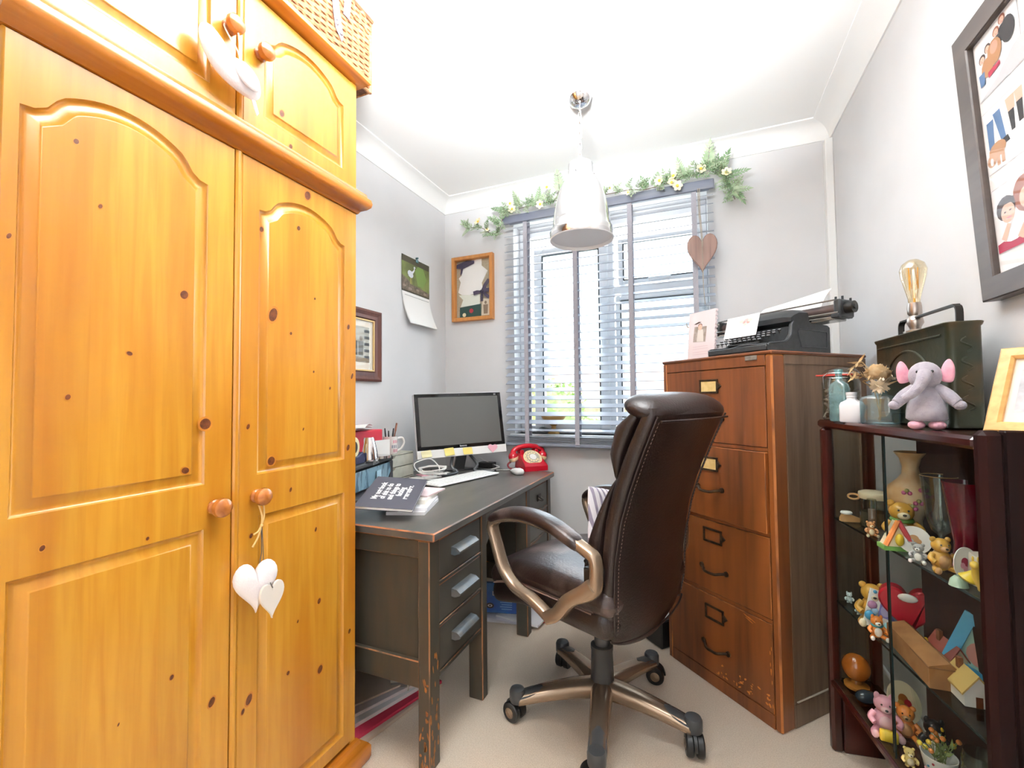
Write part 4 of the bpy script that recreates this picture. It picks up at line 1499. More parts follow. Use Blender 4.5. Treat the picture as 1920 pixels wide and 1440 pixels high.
mb = MB().tube(catmull([(px, py, ZC - 0.05), (px + 0.008, py, 2.45), (px - 0.004, py - 0.004, 2.36), (px + 0.004, py, 2.268)], 6), 0.0026, 6)
mb.build('flex', mat('clear_white_flex', '#e4e4e6', 0.4), pl, W=True)
mb = MB()
for k in range(3):
    a = rad(-100) + 2 * PI * k / 3
    mb.cyl((px + 0.055 * math.cos(a), py + 0.055 * math.sin(a), 2.222), (px + 0.064 * math.cos(a), py + 0.064 * math.sin(a), 2.222), 0.004, seg=8)
mb.build('screws', STEEL, pl, W=True)

# ------------------------------------------------------------------ wall pictures
PAPER = mat('white_paper', '#f3f2ef', 0.8)


def box_frame(root, T, x0, x1, y0, y1, bw, depth, m, em=None, name='frame_moulding', prof=None):
    """mitred frame on plane T; prof (u across inward, height)"""
    prof = prof or [(0, 0), (0, depth), (bw, depth), (bw, 0)]
    mb = MB(T)
    rings = []
    for u, h in prof:
        rings.append([V((x0 + u, y0 + u, h)), V((x1 - u, y0 + u, h)), V((x1 - u, y1 - u, h)), V((x0 + u, y1 - u, h))])
    mb.loft(rings, cap=False)
    return mb.build(name, m, root, W=True, sharp=25)


# calendar on the left wall: plane x -> +y, y -> z, normal +x
CT = frame((XL, 0, 0), (0, 1, 0), (0, 0, 1))
cal = thing('wall_calendar', 'hanging wall calendar with a photo of a white wading bird', 'calendar', (XL, 2.34, 1.86))
ph = MB(CT)


def curl_page(s0, s1, z0, z1, off0, off1, th, mb, tilt=0.0, mi=0):
    mb.sheet(lambda u, v: (s0 + (s1 - s0) * u + tilt * (1 - v), z0 + (z1 - z0) * v, off0 + (off1 - off0) * (1 - v) ** 2 + 0.004 * math.sin(PI * u)), 4, 8, th, mi)


mb = MB(CT)
mb.rect(2.193, 1.85, 2.492, 2.074, 0.003, 0)
mb.rect(2.193, 1.86, 2.492, 2.035, 0.0034, 1)
mb.flat([(2.193, 1.95), (2.25, 1.93), (2.30, 1.905), (2.38, 1.90), (2.492, 1.885), (2.492, 1.86), (2.193, 1.86)], 0.0037, 2)
mb.flat([(2.33, 2.0), (2.36, 2.035), (2.42, 2.035), (2.46, 1.97), (2.42, 1.91), (2.36, 1.91)], 0.0039, 3)
for x, y, r_ in ((2.22, 1.885, 0.018), (2.28, 1.875, 0.022), (2.36, 1.882, 0.018), (2.44, 1.872, 0.02)):
    mb.disc(x, y, r_, r_ * 0.4, 0.0041, 4, 8)
mb.disc(2.282, 1.968, 0.030, 0.022, 0.0043, 5, rot=-0.3)
mb.flat([(2.30, 1.975), (2.312, 1.98), (2.326, 2.0), (2.328, 2.018), (2.34, 2.016), (2.322, 2.026), (2.316, 2.02), (2.318, 2.004), (2.305, 1.992), (2.292, 1.985)], 0.0045, 5)
mb.flat([(2.262, 1.955), (2.245, 1.945), (2.27, 1.965)], 0.0045, 6)
mb.rect(2.280, 1.905, 2.284, 1.95, 0.0042, 7)
mb.rect(2.292, 1.905, 2.295, 1.95, 0.0042, 7)
mb.build('photo_page', [mat('calendar_dark', '#43402f', 0.5), mat('calendar_olive', '#5d6338', 0.5, c2='#7d8a4a', sc=9), mat('calendar_bank', '#5a5042', 0.5, c2='#7a6a5c', sc=50), mat('calendar_green', '#76904a', 0.5), mat('calendar_stone', '#8d7d72', 0.5), mat('egret_white', '#d5d8e2', 0.6), mat('egret_shade', '#8a8f9c', 0.6), mat('egret_leg', '#b5b05a', 0.6)], cal, W=True)
mb = MB(CT)
curl_page(2.193, 2.492, 1.652, 1.848, 0.003, 0.045, 0.006, mb, 0.035)
mb.build('month_page', PAPER, cal, W=True)
mb = MB(CT).rect(2.215, 1.826, 2.475, 1.8285, 0.0105)
mb.build('printed_rule', mat('grey_print', '#8a8a8a', 0.8), cal, W=True)
mb = MB(CT)
mb.box(2.335, 2.36, 2.055, 2.078, 0.004, 0.012, 0.003)
mb.cyl((2.347, 2.085, 0), (2.347, 2.085, 0.016), 0.006)
mb.build('bulldog_clip', mat('teal_clip', '#5d8288', 0.35, 0.4), cal, W=True)

# sepia photograph in dark frame, half hidden by the wardrobe
fp = thing('framed_photograph', 'old photograph in brown wooden frame behind the wardrobe', 'picture frame', (XL, 1.8, 1.48))
MAHF = wood('brown_picture_moulding', '#5b352c', '#432420', '#6a4034', axis=2, r=0.4)
box_frame(fp, CT, 1.52, 1.995, 1.284, 1.671, 0.055, 0.02, MAHF, prof=[(0, 0), (0, 0.016), (0.012, 0.02), (0.03, 0.012), (0.048, 0.014), (0.055, 0.006)])
box_frame(fp, CT, 1.575, 1.94, 1.339, 1.616, 0.007, 0.012, mat('gilt_slip', '#cfae74', 0.4, 0.3), name='gilt_slip')
mb = MB(CT)
mb.rect(1.575, 1.339, 1.94, 1.616, 0.004, 0)
mb.rect(1.63, 1.385, 1.905, 1.575, 0.0045, 1)
for k in range(5):
    mb.rect(1.865, 1.405 + k * 0.035, 1.905, 1.42 + k * 0.035, 0.005, 2)
for k in range(5):
    x = 1.66 + k * 0.045
    mb.disc(x, 1.51 - 0.008 * (k % 2), 0.011, 0.014, 0.0055, 3)
    mb.flat([(x - 0.02, 1.495), (x + 0.02, 1.495), (x + 0.017, 1.42), (x - 0.017, 1.42)], 0.0052, 2 if k % 2 else 4)
mb.flat([(1.63, 1.385), (1.905, 1.385), (1.905, 1.405), (1.63, 1.43)], 0.0056, 5)
mb.build('photograph', [mat('cream_mount', '#e8e2d4', 0.8), mat('old_photo_pale', '#bdbdb2', 0.7, c2='#a6a79e', sc=30), mat('old_photo_dark', '#55585a', 0.7), mat('old_photo_skin', '#8f857a', 0.7), mat('old_photo_mid', '#74746e', 0.7), mat('old_photo_ground', '#8d7f6a', 0.7)], fp, W=True)
MB(CT).box(1.582, 1.933, 1.346, 1.609, 0.0085, 0.0095).build('glazing', glass('picture_glass', '#ffffff', 0.02, graze=0.06), fp, W=True)

# pine memory box frame on the back wall: x -> +x, y -> z, normal -y
BT = frame((0, YB, 0), (1, 0, 0), (0, 0, 1))
mf = thing('memory_box_frame', 'small pine box frame of letters and purple ribbon on back wall', 'picture frame', (-1.41, YB, 1.95))
box_frame(mf, BT, -1.568, -1.252, 1.722, 2.173, 0.026, 0.035, wood('frame_pine', '#c98a4a', '#b0723a', '#bd7d40', axis=2, r=0.4), prof=[(0, 0), (0, 0.032), (0.004, 0.036), (0.022, 0.036), (0.026, 0.03), (0.026, 0.0)])
a0, a1, b0, b1 = -1.543, -1.277, 1.747, 2.148
mb = MB(BT).rect(a0, b0, a1, b1, 0.003)
mb.build('backing_board', mat('taupe_card', '#b3a893', 0.9, c2='#a89c86', sc=120), mf, W=True)
sheets = [('letter', 1.53, [(-1.50, 2.10), (-1.42, 2.146), (-1.345, 2.148), (-1.345, 2.10), (-1.30, 2.06), (-1.345, 1.98), (-1.335, 1.925), (-1.44, 1.905), (-1.50, 1.91), (-1.53, 1.93), (-1.51, 2.0), (-1.525, 2.03), (-1.50, 2.05)], '#f2f1ee', 0.005),
          ('envelope', 1.53, [(-1.525, 1.91), (-1.49, 1.875), (-1.51, 1.825), (-1.36, 1.835), (-1.36, 1.905), (-1.45, 1.905)], '#e3e6da', 0.007),
          ('green_card', 1.53, [(-1.515, 1.75), (-1.35, 1.75), (-1.35, 1.836), (-1.515, 1.822)], '#2c4640', 0.009),
          ('photo_print', 1.53, [(-1.347, 1.755), (-1.285, 1.755), (-1.285, 1.865), (-1.338, 1.87)], '#d5c9b6', 0.009)]
for nm, _, pts, colr, zz in sheets:
    mb = MB(BT).flat(pts, zz, 0)
    ms = [mat('memory_' + nm, colr, 0.8)]
    if nm == 'green_card':
        mb.disc(-1.425, 1.793, 0.016, 0.016, zz + 0.001, 1)
        mb.disc(-1.48, 1.768, 0.014, 0.014, zz + 0.001, 2)
        ms += [mat('red_seal', '#a8323c', 0.6), mat('cream_badge', '#ded2b0', 0.5)]
    if nm == 'photo_print':
        mb.disc(-1.315, 1.842, 0.009, 0.011, zz + 0.001, 1)
        mb.flat([(-1.333, 1.828), (-1.297, 1.828), (-1.300, 1.765), (-1.330, 1.765)], zz + 0.0008, 1)
        ms += [mat('sepia_figure', '#7c6a58', 0.8)]

    mb.build(nm, ms, mf, W=True)
RIB = mat('purple_ribbon', '#4a4258', 0.6, c2='#3b3548', sc=40)
mb = MB(BT)
mb.flat([(-1.54, 2.10), (-1.505, 2.094), (-1.51, 2.045), (-1.495, 2.06), (-1.488, 2.091), (-1.40, 2.12), (-1.40, 2.14), (-1.46, 2.146), (-1.54, 2.125)], 0.010)
mb.build('ribbon', RIB, mf, W=True, sharp=180)
mb = MB(BT)
for a, b, wv in (((-1.345, 1.92), (-1.285, 1.995), 0.013), ((-1.345, 1.92), (-1.405, 1.91), 0.014), ((-1.345, 1.92), (-1.282, 1.925), 0.014), ((-1.34, 1.92), (-1.34, 1.85), 0.010), ((-1.335, 1.915), (-1.285, 1.872), 0.011), ((-1.34, 1.92), (-1.315, 1.95), 0.012)):
    d = V((b[0] - a[0], b[1] - a[1], 0)).normalized()
    s_ = V((-d.y, d.x, 0)) * wv
    A_, B_ = V((a[0], a[1], 0.012)), V((b[0], b[1], 0.016))
    mb.add([A_ - s_ * 0.4, A_ + s_ * 0.4, (A_ + B_) / 2 + s_ + V((0, 0, 0.004)), B_ + s_, B_ - s_, (A_ + B_) / 2 - s_ + V((0, 0, 0.004))], [(0, 5, 2, 1), (5, 4, 3, 2)])
mb.ell((-1.343, 1.92, 0.014), (0.013, 0.012, 0.007), seg=10, rg=6)
mb.build('ribbon_bow', RIB, mf, W=True, sharp=180)

# big multi-photo frame on the right wall: x -> -y, y -> z, normal -x
RT = frame((XR, 0, 0), (0, -1, 0), (0, 0, 1))
bf = thing('family_picture', 'large dark frame with white mount and family photos on right wall', 'picture frame', (XR, 1.2, 1.77))
tl = Mx.Translation((XR, 0, 1.412)) @ Mx.Rotation(-0.055, 4, 'Y') @ Mx.Translation((-XR, 0, -1.412))
RT = tl @ RT
DFR = mat('dark_taupe_frame', '#4b4340', 0.42, c2='#564d49', ns=(1, 0.1, 1), sc=30)
s0, s1, z0, z1 = -1.395, -0.88, 1.400, 2.04
box_frame(bf, RT, s0, s1, z0, z1, 0.052, 0.035, DFR, prof=[(0, 0), (0, 0.032), (0.003, 0.034), (0.05, 0.034), (0.052, 0.031), (0.052, 0.016)])
mb = MB(RT).rect(s0 + 0.05, z0 + 0.05, s1 - 0.05, z1 - 0.05, 0.020)
mb.build('mount', mat('white_mount', '#efecea', 0.9), bf, W=True)
SK, SK2, HR, HR2, BLU, REDC, BLKC, TANC, PW, GRY, PINKC = [mat('print_' + n_, c_, 0.5) for n_, c_ in (('skin', '#dcae98'), ('skin_deep', '#c48f78'), ('dark_hair', '#3a2620'), ('auburn_hair', '#8a4f38'), ('denim', '#4f6d96'), ('crimson', '#a3203f'), ('black', '#2c2628'), ('tan', '#a5754c'), ('white', '#f2f1f2'), ('grey', '#c9c7ca'), ('rose', '#cf8f9c'))]
PMS = [PW, SK, SK2, HR, HR2, BLU, REDC, BLKC, TANC, GRY, PINKC]


def photo(name, s0, z0, w_, h_, painter):
    T = RT @ Mx.Translation((s0, z0, 0.0208))
    mb = MB(T).rect(-0.002, -0.002, w_ + 0.002, h_ + 0.002, -0.0003, 9)
    mb.rect(0, 0, w_, h_, 0.0, 0)
    mb.T = T @ Mx.Diagonal((1.35, 0.95, 1, 1))
    painter(mb, w_, h_)
    return mb.build(name, PMS, bf, W=True)


def ppl(mb, x, y, s, skin, hair, top, z, lean=0.0):
    mb.flat([(x - s * 0.95, y - s * 2.6), (x + s * 0.95, y - s * 2.6), (x + s * 0.8, y - s * 1.1), (x + s * 0.35, y - s * 0.8), (x - s * 0.35, y - s * 0.8), (x - s * 0.8, y - s * 1.1)], z, top)
    mb.disc(x, y + s * 0.12, s * 0.68, s * 0.86, z + 0.0002, hair)
    mb.disc(x + lean * s, y - s * 0.08, s * 0.5, s * 0.66, z + 0.0004, skin)
    for e in (-0.2, 0.2):
        mb.disc(x + (e + lean) * s, y, s * 0.07, s * 0.06, z + 0.0006, 3, 6)
    mb.disc(x + lean * s, y - s * 0.4, s * 0.18, s * 0.05, z + 0.0006, 6, 8)


def ph1(mb, w_, h_):
    mb.flat([(0.0, 0.0), (0.05, 0.02), (0.09, 0.05), (w_, 0.06), (w_, 0.0)], 0.0002, 9)
    ppl(mb, 0.018, 0.09, 0.013, 1, 3, 0, 0.0004)
    ppl(mb, 0.034, 0.102, 0.012, 1, 3, 0, 0.0005)
    ppl(mb, 0.058, 0.116, 0.012, 1, 4, 7, 0.0006)
    ppl(mb, 0.074, 0.128, 0.012, 1, 4, 7, 0.0007)
    mb.disc(0.05, 0.08, 0.018, 0.028, 0.0012, 8)
    mb.disc(0.05, 0.09, 0.010, 0.014, 0.0013, 2)
    mb.disc(0.085, 0.095, 0.016, 0.028, 0.0012, 7)
    mb.disc(0.03, 0.062, 0.016, 0.022, 0.0013, 8)
    mb.flat([(0.008, 0.03), (0.02, 0.03), (0.022, 0.06), (0.006, 0.06)], 0.0014, 5)
    mb.flat([(0.03, 0.035), (0.06, 0.04), (0.06, 0.05), (0.03, 0.048)], 0.0014, 6)


def ph2(mb, w_, h_):
    mb.flat([(0.008, 0.055), (0.022, 0.055), (0.026, 0.12), (0.008, 0.12)], 0.0003, 5)
    mb.flat([(0.04, 0.055), (0.052, 0.055), (0.044, 0.13), (0.026, 0.13)], 0.0003, 5)
    mb.flat([(0.04, 0.045), (0.06, 0.045), (0.056, 0.06), (0.04, 0.058)], 0.0004, 7)
    mb.flat([(0.066, 0.06), (0.074, 0.06), (0.076, 0.105), (0.062, 0.105)], 0.0004, 7)
    mb.flat([(0.062, 0.105), (0.078, 0.105), (0.08, h_ - 0.004), (0.058, h_ - 0.004)], 0.0003, 1)
    mb.flat([(0.084, 0.065), (0.094, 0.065), (0.096, 0.11), (0.082, 0.11)], 0.0004, 7)
    mb.flat([(0.082, 0.11), (0.097, 0.11), (0.098, h_ - 0.004), (0.08, h_ - 0.004)], 0.0003, 1)
    mb.disc(0.028, 0.045, 0.022, 0.018, 0.0006, 8)
    mb.disc(0.012, 0.028, 0.012, 0.015, 0.0008, 8)
    mb.disc(0.012, 0.025, 0.004, 0.009, 0.001, 0)
    for x in (0.012, 0.028, 0.04):
        mb.flat([(x - 0.004, 0.008), (x + 0.004, 0.008), (x + 0.004, 0.035), (x - 0.004, 0.035)], 0.0007, 0 if x < 0.02 else 8)


def ph3(mb, w_, h_):
    mb.flat([(0, 0), (0.09, 0), (0.09, 0.05), (0.05, 0.03), (0, 0.02)], 0.0002, 6)
    mb.disc(0.04, 0.045, 0.035, 0.03, 0.0003, 0)
    mb.disc(0.03, 0.095, 0.024, 0.028, 0.0004, 3)
    mb.disc(0.034, 0.083, 0.017, 0.023, 0.0006, 1)
    mb.flat([(0.012, 0.095), (0.024, 0.104), (0.05, 0.102), (0.052, 0.112), (0.03, 0.122), (0.01, 0.112)], 0.0008, 3)
    for x in (0.028, 0.041):
        mb.disc(x, 0.086, 0.003, 0.002, 0.001, 3, 8)
    mb.disc(0.036, 0.071, 0.007, 0.002, 0.001, 10, 8)
    mb.disc(0.075, 0.105, 0.026, 0.04, 0.0004, 4)
    mb.disc(0.08, 0.095, 0.017, 0.024, 0.0006, 1)
    mb.flat([(0.012, 0.03), (0.03, 0.06), (0.038, 0.055), (0.022, 0.02)], 0.0008, 1)
    mb.flat([(0.05, 0.02), (0.075, 0.055), (0.084, 0.05), (0.062, 0.01)], 0.0008, 1)


photo('family_photo', -1.338, 1.852, 0.145, 0.138, ph1)
photo('dog_photo', -1.338, 1.680, 0.145, 0.14, ph2)
photo('portrait_photo', -1.338, 1.498, 0.145, 0.143, ph3)
for k, z in enumerate((1.852, 1.680, 1.498)):
    photo('family_photo', -1.13, z, 0.145, 0.14, (ph3, ph1, ph2)[k])
MB(RT).box(s0 + 0.05, s1 - 0.05, z0 + 0.05, z1 - 0.05, 0.026, 0.0265).build('glazing', glass('picture_glass', '#ffffff', 0.02, graze=0.06), bf, W=True)
# ------------------------------------------------------------------ things on the desk
WPL = mat('white_plastic', '#f1f1ef', 0.3)
GLOSSB = mat('gloss_black', '#101214', 0.12)
# all-in-one computer
mo = V((-1.44, 2.07, 0))
mu = V((0.643, 0.766, 0)).normalized()
mn = V((mu.y, -mu.x, 0))                      # towards the chair
pc = thing('computer_monitor', 'all-in-one computer with black screen and white chin on the desk', 'computer', (-1.26, 2.28, DZ))
tilt = 0.17
MT = frame(mo + V((0, 0, 0.85)), mu + V((0, 0, 0.022)), V((0, 0, 1)) - mn * tilt)
mb = MB(MT)
mb.box(0, 0.552, 0.0, 0.372, -0.03, 0, 0.006)
mb.build('housing', mat('silver_housing', '#d9dadc', 0.3, 0.3), pc, W=True)
mb = MB(MT)
mb.box(0.004, 0.548, 0.046, 0.368, 0.0, 0.0025, 0.001)
mb.build('bezel', mat('black_glass_bezel', '#0c0d0f', 0.06), pc, W=True)
mb = MB(MT).rect(0.026, 0.066, 0.526, 0.348, 0.0031)
mb.build('screen', mat('dark_screen', '#595957', 0.22), pc, W=True)
mb = MB(MT).box(0.0, 0.552, 0.0, 0.0455, 0.0, 0.004, 0.0015)
mb.build('chin', mat('white_chin', '#f4f4f2', 0.25), pc, W=True)
lettering('brand_lettering', 'lenovo', 0.016, mat('silver_print', '#b8b8ba', 0.4), pc, MT @ Mx.Translation((0.276, 0.057, 0.0029)), 0.0002, bold=0.0003)
mb = MB(MT).disc(0.276, 0.359, 0.003, 0.003, 0.0028, 0, 12)
mb.build('camera_lens', mat('lens', '#3a3d42', 0.2), pc, W=True)
mb = MB(MT).tube([(0.508 + 0.006 * math.cos(t), 0.357 + 0.005 * math.sin(2 * t), 0.003) for t in [2 * PI * k / 16 for k in range(16)]], 0.0009, 5, closed=True)
mb.build('badge', mat('silver_print', '#b8b8ba', 0.4), pc, W=True)
sc_ = mo + mu * 0.276
mb = MB()
DK = mat('dark_grey_stand', '#3b3d3f', 0.35)
feet = [sc_ + mu * -0.17 + mn * 0.06, sc_ + mu * -0.10 - mn * 0.085, sc_ + mu * 0.10 - mn * 0.085, sc_ + mu * 0.17 + mn * 0.06]
neck = sc_ - mn * 0.05
for a, b in ((feet[0], feet[1]), (feet[1], feet[2]), (feet[2], feet[3])):
    mb.tube([a + V((0, 0, DZ + 0.006)), b + V((0, 0, DZ + 0.006))], 0.011, sec=[(1, -0.5), (1, 0.5), (-1, 0.5), (-1, -0.5)], up=(a - b).cross(V((0, 0, 1))))
fr = [sc_ + mu * -0.06 + mn * 0.03, sc_ + mu * 0.06 + mn * 0.03]
mb.tube(catmull([neck + V((0, 0, 0.95)), neck + mn * 0.01 + V((0, 0, 0.87)), sc_ - mn * 0.07 + V((0, 0, 0.80)), sc_ - mn * 0.085 + V((0, 0, DZ + 0.01))], 4), 0.03, sec=[(1, -0.3), (1, 0.3), (-1, 0.3), (-1, -0.3)], up=mu)
for s_ in (-1, 1):
    mb.tube(catmull([neck + mu * 0.05 * s_ + V((0, 0, 0.86)), sc_ + mu * 0.08 * s_ + mn * 0.005 + V((0, 0, 0.80)), sc_ + mu * 0.055 * s_ + mn * 0.03 + V((0, 0, DZ + 0.012)), sc_ + mu * 0.16 * s_ + mn * 0.07 + V((0, 0, DZ + 0.008))], 5), 0.009, 8)
mb.build('stand', DK, pc, W=True)


def sticky(name, label, x, y, w_, h_, colr, rot, heart_=False, group='sticky notes'):
    T = MT @ Mx.Translation((x, y, 0.0052)) @ Mx.Rotation(rot, 4, 'Z')
    mb = MB(T)
    if heart_:
        mb.prism(heart(w_, h_), 0.0, 0.0015)
    else:
        for k in range(2):
            mb.sheet(lambda u, v: (-w_ / 2 + w_ * u + 0.003 * k, -h_ / 2 + h_ * v - 0.004 * k, 0.0008 + 0.0012 * (1 - k) + 0.007 * (1 - v) ** 2), 3, 5, 0.0005)
    tag(mb.build(name, mat(colr[0], colr[1], 0.8)), label, 'note', group if not heart_ else None)


sticky('sticky_note', 'pale cream sticky note at left end of the computer chin', 0.05, 0.028, 0.055, 0.034, ('note_cream', '#efe8ba'), 0.08)
sticky('sticky_note', 'yellow sticky note left of the brand lettering on the chin', 0.185, 0.03, 0.055, 0.04, ('note_yellow', '#f0df86'), 0.05)
sticky('sticky_note', 'yellow sticky note under the brand lettering on the chin', 0.297, 0.026, 0.056, 0.036, ('note_gold', '#ecd67a'), 0.0)
sticky('heart_note', 'pink heart-shaped sticky note on right of the computer chin', 0.46, 0.024, 0.062, 0.052, ('note_pink', '#f0b6c4'), -0.08, True)

# keyboard and mouse
KT = frame((-1.17, 2.085, DZ), (0.115, 0.465, 0), (-0.465, 0.115, 0))
kb = thing('keyboard', 'slim white keyboard on the desk in front of the computer', 'keyboard', (-1.17, 2.085, DZ))
mb = MB(KT)
mb.box(-0.235, 0.235, -0.072, 0.072, 0.004, 0.013, 0.003)
mb.build('case', WPL, kb, W=True)
mb = MB(KT)
for r_ in range(5):
    xs_ = -0.222
    for k in range(15 if r_ else 14):
        w_ = 0.0255
        if r_ == 4 and k == 4:
            w_ = 0.14
        if xs_ + w_ > 0.226:
            break
        mb.box(xs_, xs_ + w_, -0.062 + (4 - r_) * 0.0245, -0.062 + (4 - r_) * 0.0245 + 0.0215, 0.013, 0.0155, 0.001)
        xs_ += w_ + 0.0042
mb.build('keys', WPL, kb, W=True)['kind'] = 'stuff'
ms = thing('computer_mouse', 'white computer mouse near the red telephone on the desk', 'mouse', (-0.955, 2.34, DZ))
MTm = frame((-0.955, 2.345, DZ), (0.75, 0.66, 0), (-0.66, 0.75, 0))
mb = MB(MTm)
mb.rbox(0, 0, 0.017, 0.031, 0.054, 0.017, 0.017, fn=lambda p: V((p.x * (1 - 0.12 * abs(p.y) / 0.05), p.y, p.z * (1 - 0.35 * max(0, p.y / 0.054)) if p.z > 0.017 else p.z)))
mb.build('body', WPL, ms, W=True, sharp=60)
mb = MB(MTm).box(-0.0015, 0.0015, 0.005, 0.047, 0.026, 0.0335, 0.0005)
mb.build('scroll_wheel', mat('grey_rubber', '#8c8f92', 0.6), ms, W=True)
CABW = mat('white_cable', '#e6e5e2', 0.5)
CABB = mat('black_cable', '#141414', 0.5)
mb = MB().tube(catmull([(-0.99, 2.385, DZ + 0.016), (-1.05, 2.43, DZ + 0.006), (-1.15, 2.40, DZ + 0.005), (-1.2, 2.38, DZ + 0.005), (-1.12, 2.46, DZ + 0.012), (-1.2, 2.5, DZ + 0.03), (-1.26, 2.45, DZ + 0.07)], 8), 0.0022, 6)
mb.build('cable', CABW, ms, W=True)

# bundled white cable at the left of the stand
cb = MB()
rr = random.Random(3)
c0 = V((-1.345, 2.075, DZ + 0.01))
pts = []
for k in range(64):
    t = k / 63
    a = t * 2 * PI * 5.3
    pts.append(c0 + V((0.075 * math.cos(a) * (1 + 0.18 * math.sin(3 * a + k)), 0.05 * math.sin(a) + 0.07 * (t - 0.5) * 0.4, 0.008 + 0.018 * (1 + math.sin(a * 0.5 + 1)) + 0.006 * rr.random())))
cb.tube(catmull(pts, 3), 0.0032, 6)
loop = [c0 + V((0.02, -0.03, 0.01)), c0 + V((-0.03, -0.08, 0.03)), c0 + V((-0.06, -0.08, 0.075)), c0 + V((-0.03, 0.02, 0.09)), c0 + V((0.02, 0.03, 0.05)), c0 + V((0.03, 0.02, 0.02))]
cb.tube(catmull(loop, 8), 0.0032, 6)
cb.tube(catmull([c0 + V((-0.02, -0.06, 0.005)), c0 + V((0.03, -0.10, 0.001)), c0 + V((0.10, -0.06, 0.0)), c0 + V((0.13, 0.0, 0.0))], 8), 0.0028, 6)
tag(cb.build('cable_bundle', CABW), 'tangled white cable bundle under the left of the computer', 'cable')
tag(MB().tube(catmull([(-1.46, 2.03, DZ + 0.004), (-1.42, 2.05, DZ + 0.003), (-1.40, 2.12, DZ + 0.004), (-1.44, 2.2, DZ + 0.004), (-1.5, 2.3, DZ + 0.004)], 8), 0.003, 6).build('power_cable', CABB), 'black power cable on the desk behind the white cable bundle', 'cable')
tag(MB().box(-1.27, -1.17, 2.47, 2.43 + 0.1, DZ, DZ + 0.035, 0.004).build('adapter_box', BLK), 'small black adapter box behind the computer stand', 'adapter')
tag(MB().tube(catmull([(-1.02, 2.47, DZ + 0.004), (-1.06, 2.44, DZ + 0.004), (-1.12, 2.42, DZ + 0.004), (-1.2, 2.47, DZ + 0.004)], 8), 0.0032, 6).build('black_cable', CABB), 'thin black cable on the desk in front of adapter box', 'cable')

# red rotary telephone
tx = V((0.73, 0.68, 0)).normalized()
TT = frame((-0.945, 2.545, DZ), tx, (-tx.y, tx.x, 0))
RED = mat('glossy_red_plastic', '#c3182a', 0.16, c2='#b51226', sc=4, coat=0.3)
IVO = mat('ivory_plastic', '#efdcae', 0.35)
tp = thing('rotary_telephone', 'red rotary dial telephone with cream dial on desk corner', 'telephone', (-0.945, 2.545, DZ))
mb = MB(TT)
w_, d_ = 0.073, 0.088
bs = [(-d_, 0.0), (-d_, 0.028), (-d_ + 0.008, 0.036), (0.03, 0.094), (0.06, 0.098), (d_, 0.085), (d_, 0.0)]
rings = [[V((x * (1 if z < 0.05 else 0.86), y, z)) for y, z in bs] for x in (-w_, -w_ + 0.001)]
prof_ = []
for x, k in ((-w_, 0.0), (-w_ + 0.006, 1.0), (w_ - 0.006, 1.0), (w_, 0.0)):
    prof_.append([V((x * (1 - 0.14 * max(0, (z - 0.03) / 0.06)), y * (0.985 + 0.015 * k), z * (0.96 + 0.04 * k))) for y, z in bs])
mb.loft(prof_)
# cradle posts
for sx_ in (-1, 1):
    mb.box(sx_ * 0.048 - 0.012, sx_ * 0.048 + 0.012, 0.02, 0.034, 0.085, 0.115, 0.005)
    mb.box(sx_ * 0.048 - 0.012, sx_ * 0.048 + 0.012, 0.066, 0.08, 0.085, 0.115, 0.005)
mb.build('body', RED, tp, W=True, sharp=40)
sl = V((0, 0.062, 0.094 - 0.036 + 0.0)).normalized()
DT = TT @ frame((0, -0.025, 0.068), (1, 0, 0), sl)
mb = MB(DT).lathe([(0, 0.0), (0.058, 0.0), (0.058, 0.006), (0.054, 0.009), (0.040, 0.009), (0.0, 0.008)], (0, 0, 0.0), 36)
mb.build('dial_plate', IVO, tp, W=True)
mb = MB(DT).lathe([(0, 0.010), (0.041, 0.010), (0.041, 0.013), (0.0, 0.013)], (0, 0, 0.0), 36, mi=0)
for k in range(10):
    a = rad(60 + k * 29)
    mb.disc(0.031 * math.cos(a), 0.031 * math.sin(a), 0.0066, 0.0066, 0.0133, 1, 12)
dd = mb.build('finger_wheel', [mat('clear_grey_dial', '#b9b2a2', 0.2), mat('ivory_plastic', '#efdcae', 0.35)], tp, W=True)
mb = MB(DT).lathe([(0, 0.013), (0.021, 0.013), (0.021, 0.0145), (0, 0.015)], (0, 0, 0), 24)
mb.build('number_card', PAPER, dd, W=True)
mb = MB(DT)
for k in range(10):
    a = rad(60 + k * 29)
    mb.rect(0.048 * math.cos(a) - 0.0018, 0.048 * math.sin(a) - 0.0024, 0.048 * math.cos(a) + 0.0018, 0.048 * math.sin(a) + 0.0024, 0.0094)
mb.build('numerals', mat('dark_numerals', '#5a4a3a', 0.6), dd, W=True)
hs = thing('telephone_handset', 'red telephone handset with cream ends lying on the rotary telephone', 'handset', (-0.945, 2.545, DZ + 0.12))
mb = MB(TT)
hp = catmull([(-0.098, 0.05, 0.085), (-0.092, 0.05, 0.11), (-0.06, 0.05, 0.128), (0.0, 0.05, 0.136), (0.06, 0.05, 0.128), (0.092, 0.05, 0.11), (0.098, 0.05, 0.085)], 6)
mb.tube(hp, 0.0145, 12, rf=lambda t: 1.0 + 0.75 * (abs(2 * t - 1) ** 5))
mb.build('grip', RED, hs, W=True, sharp=60)
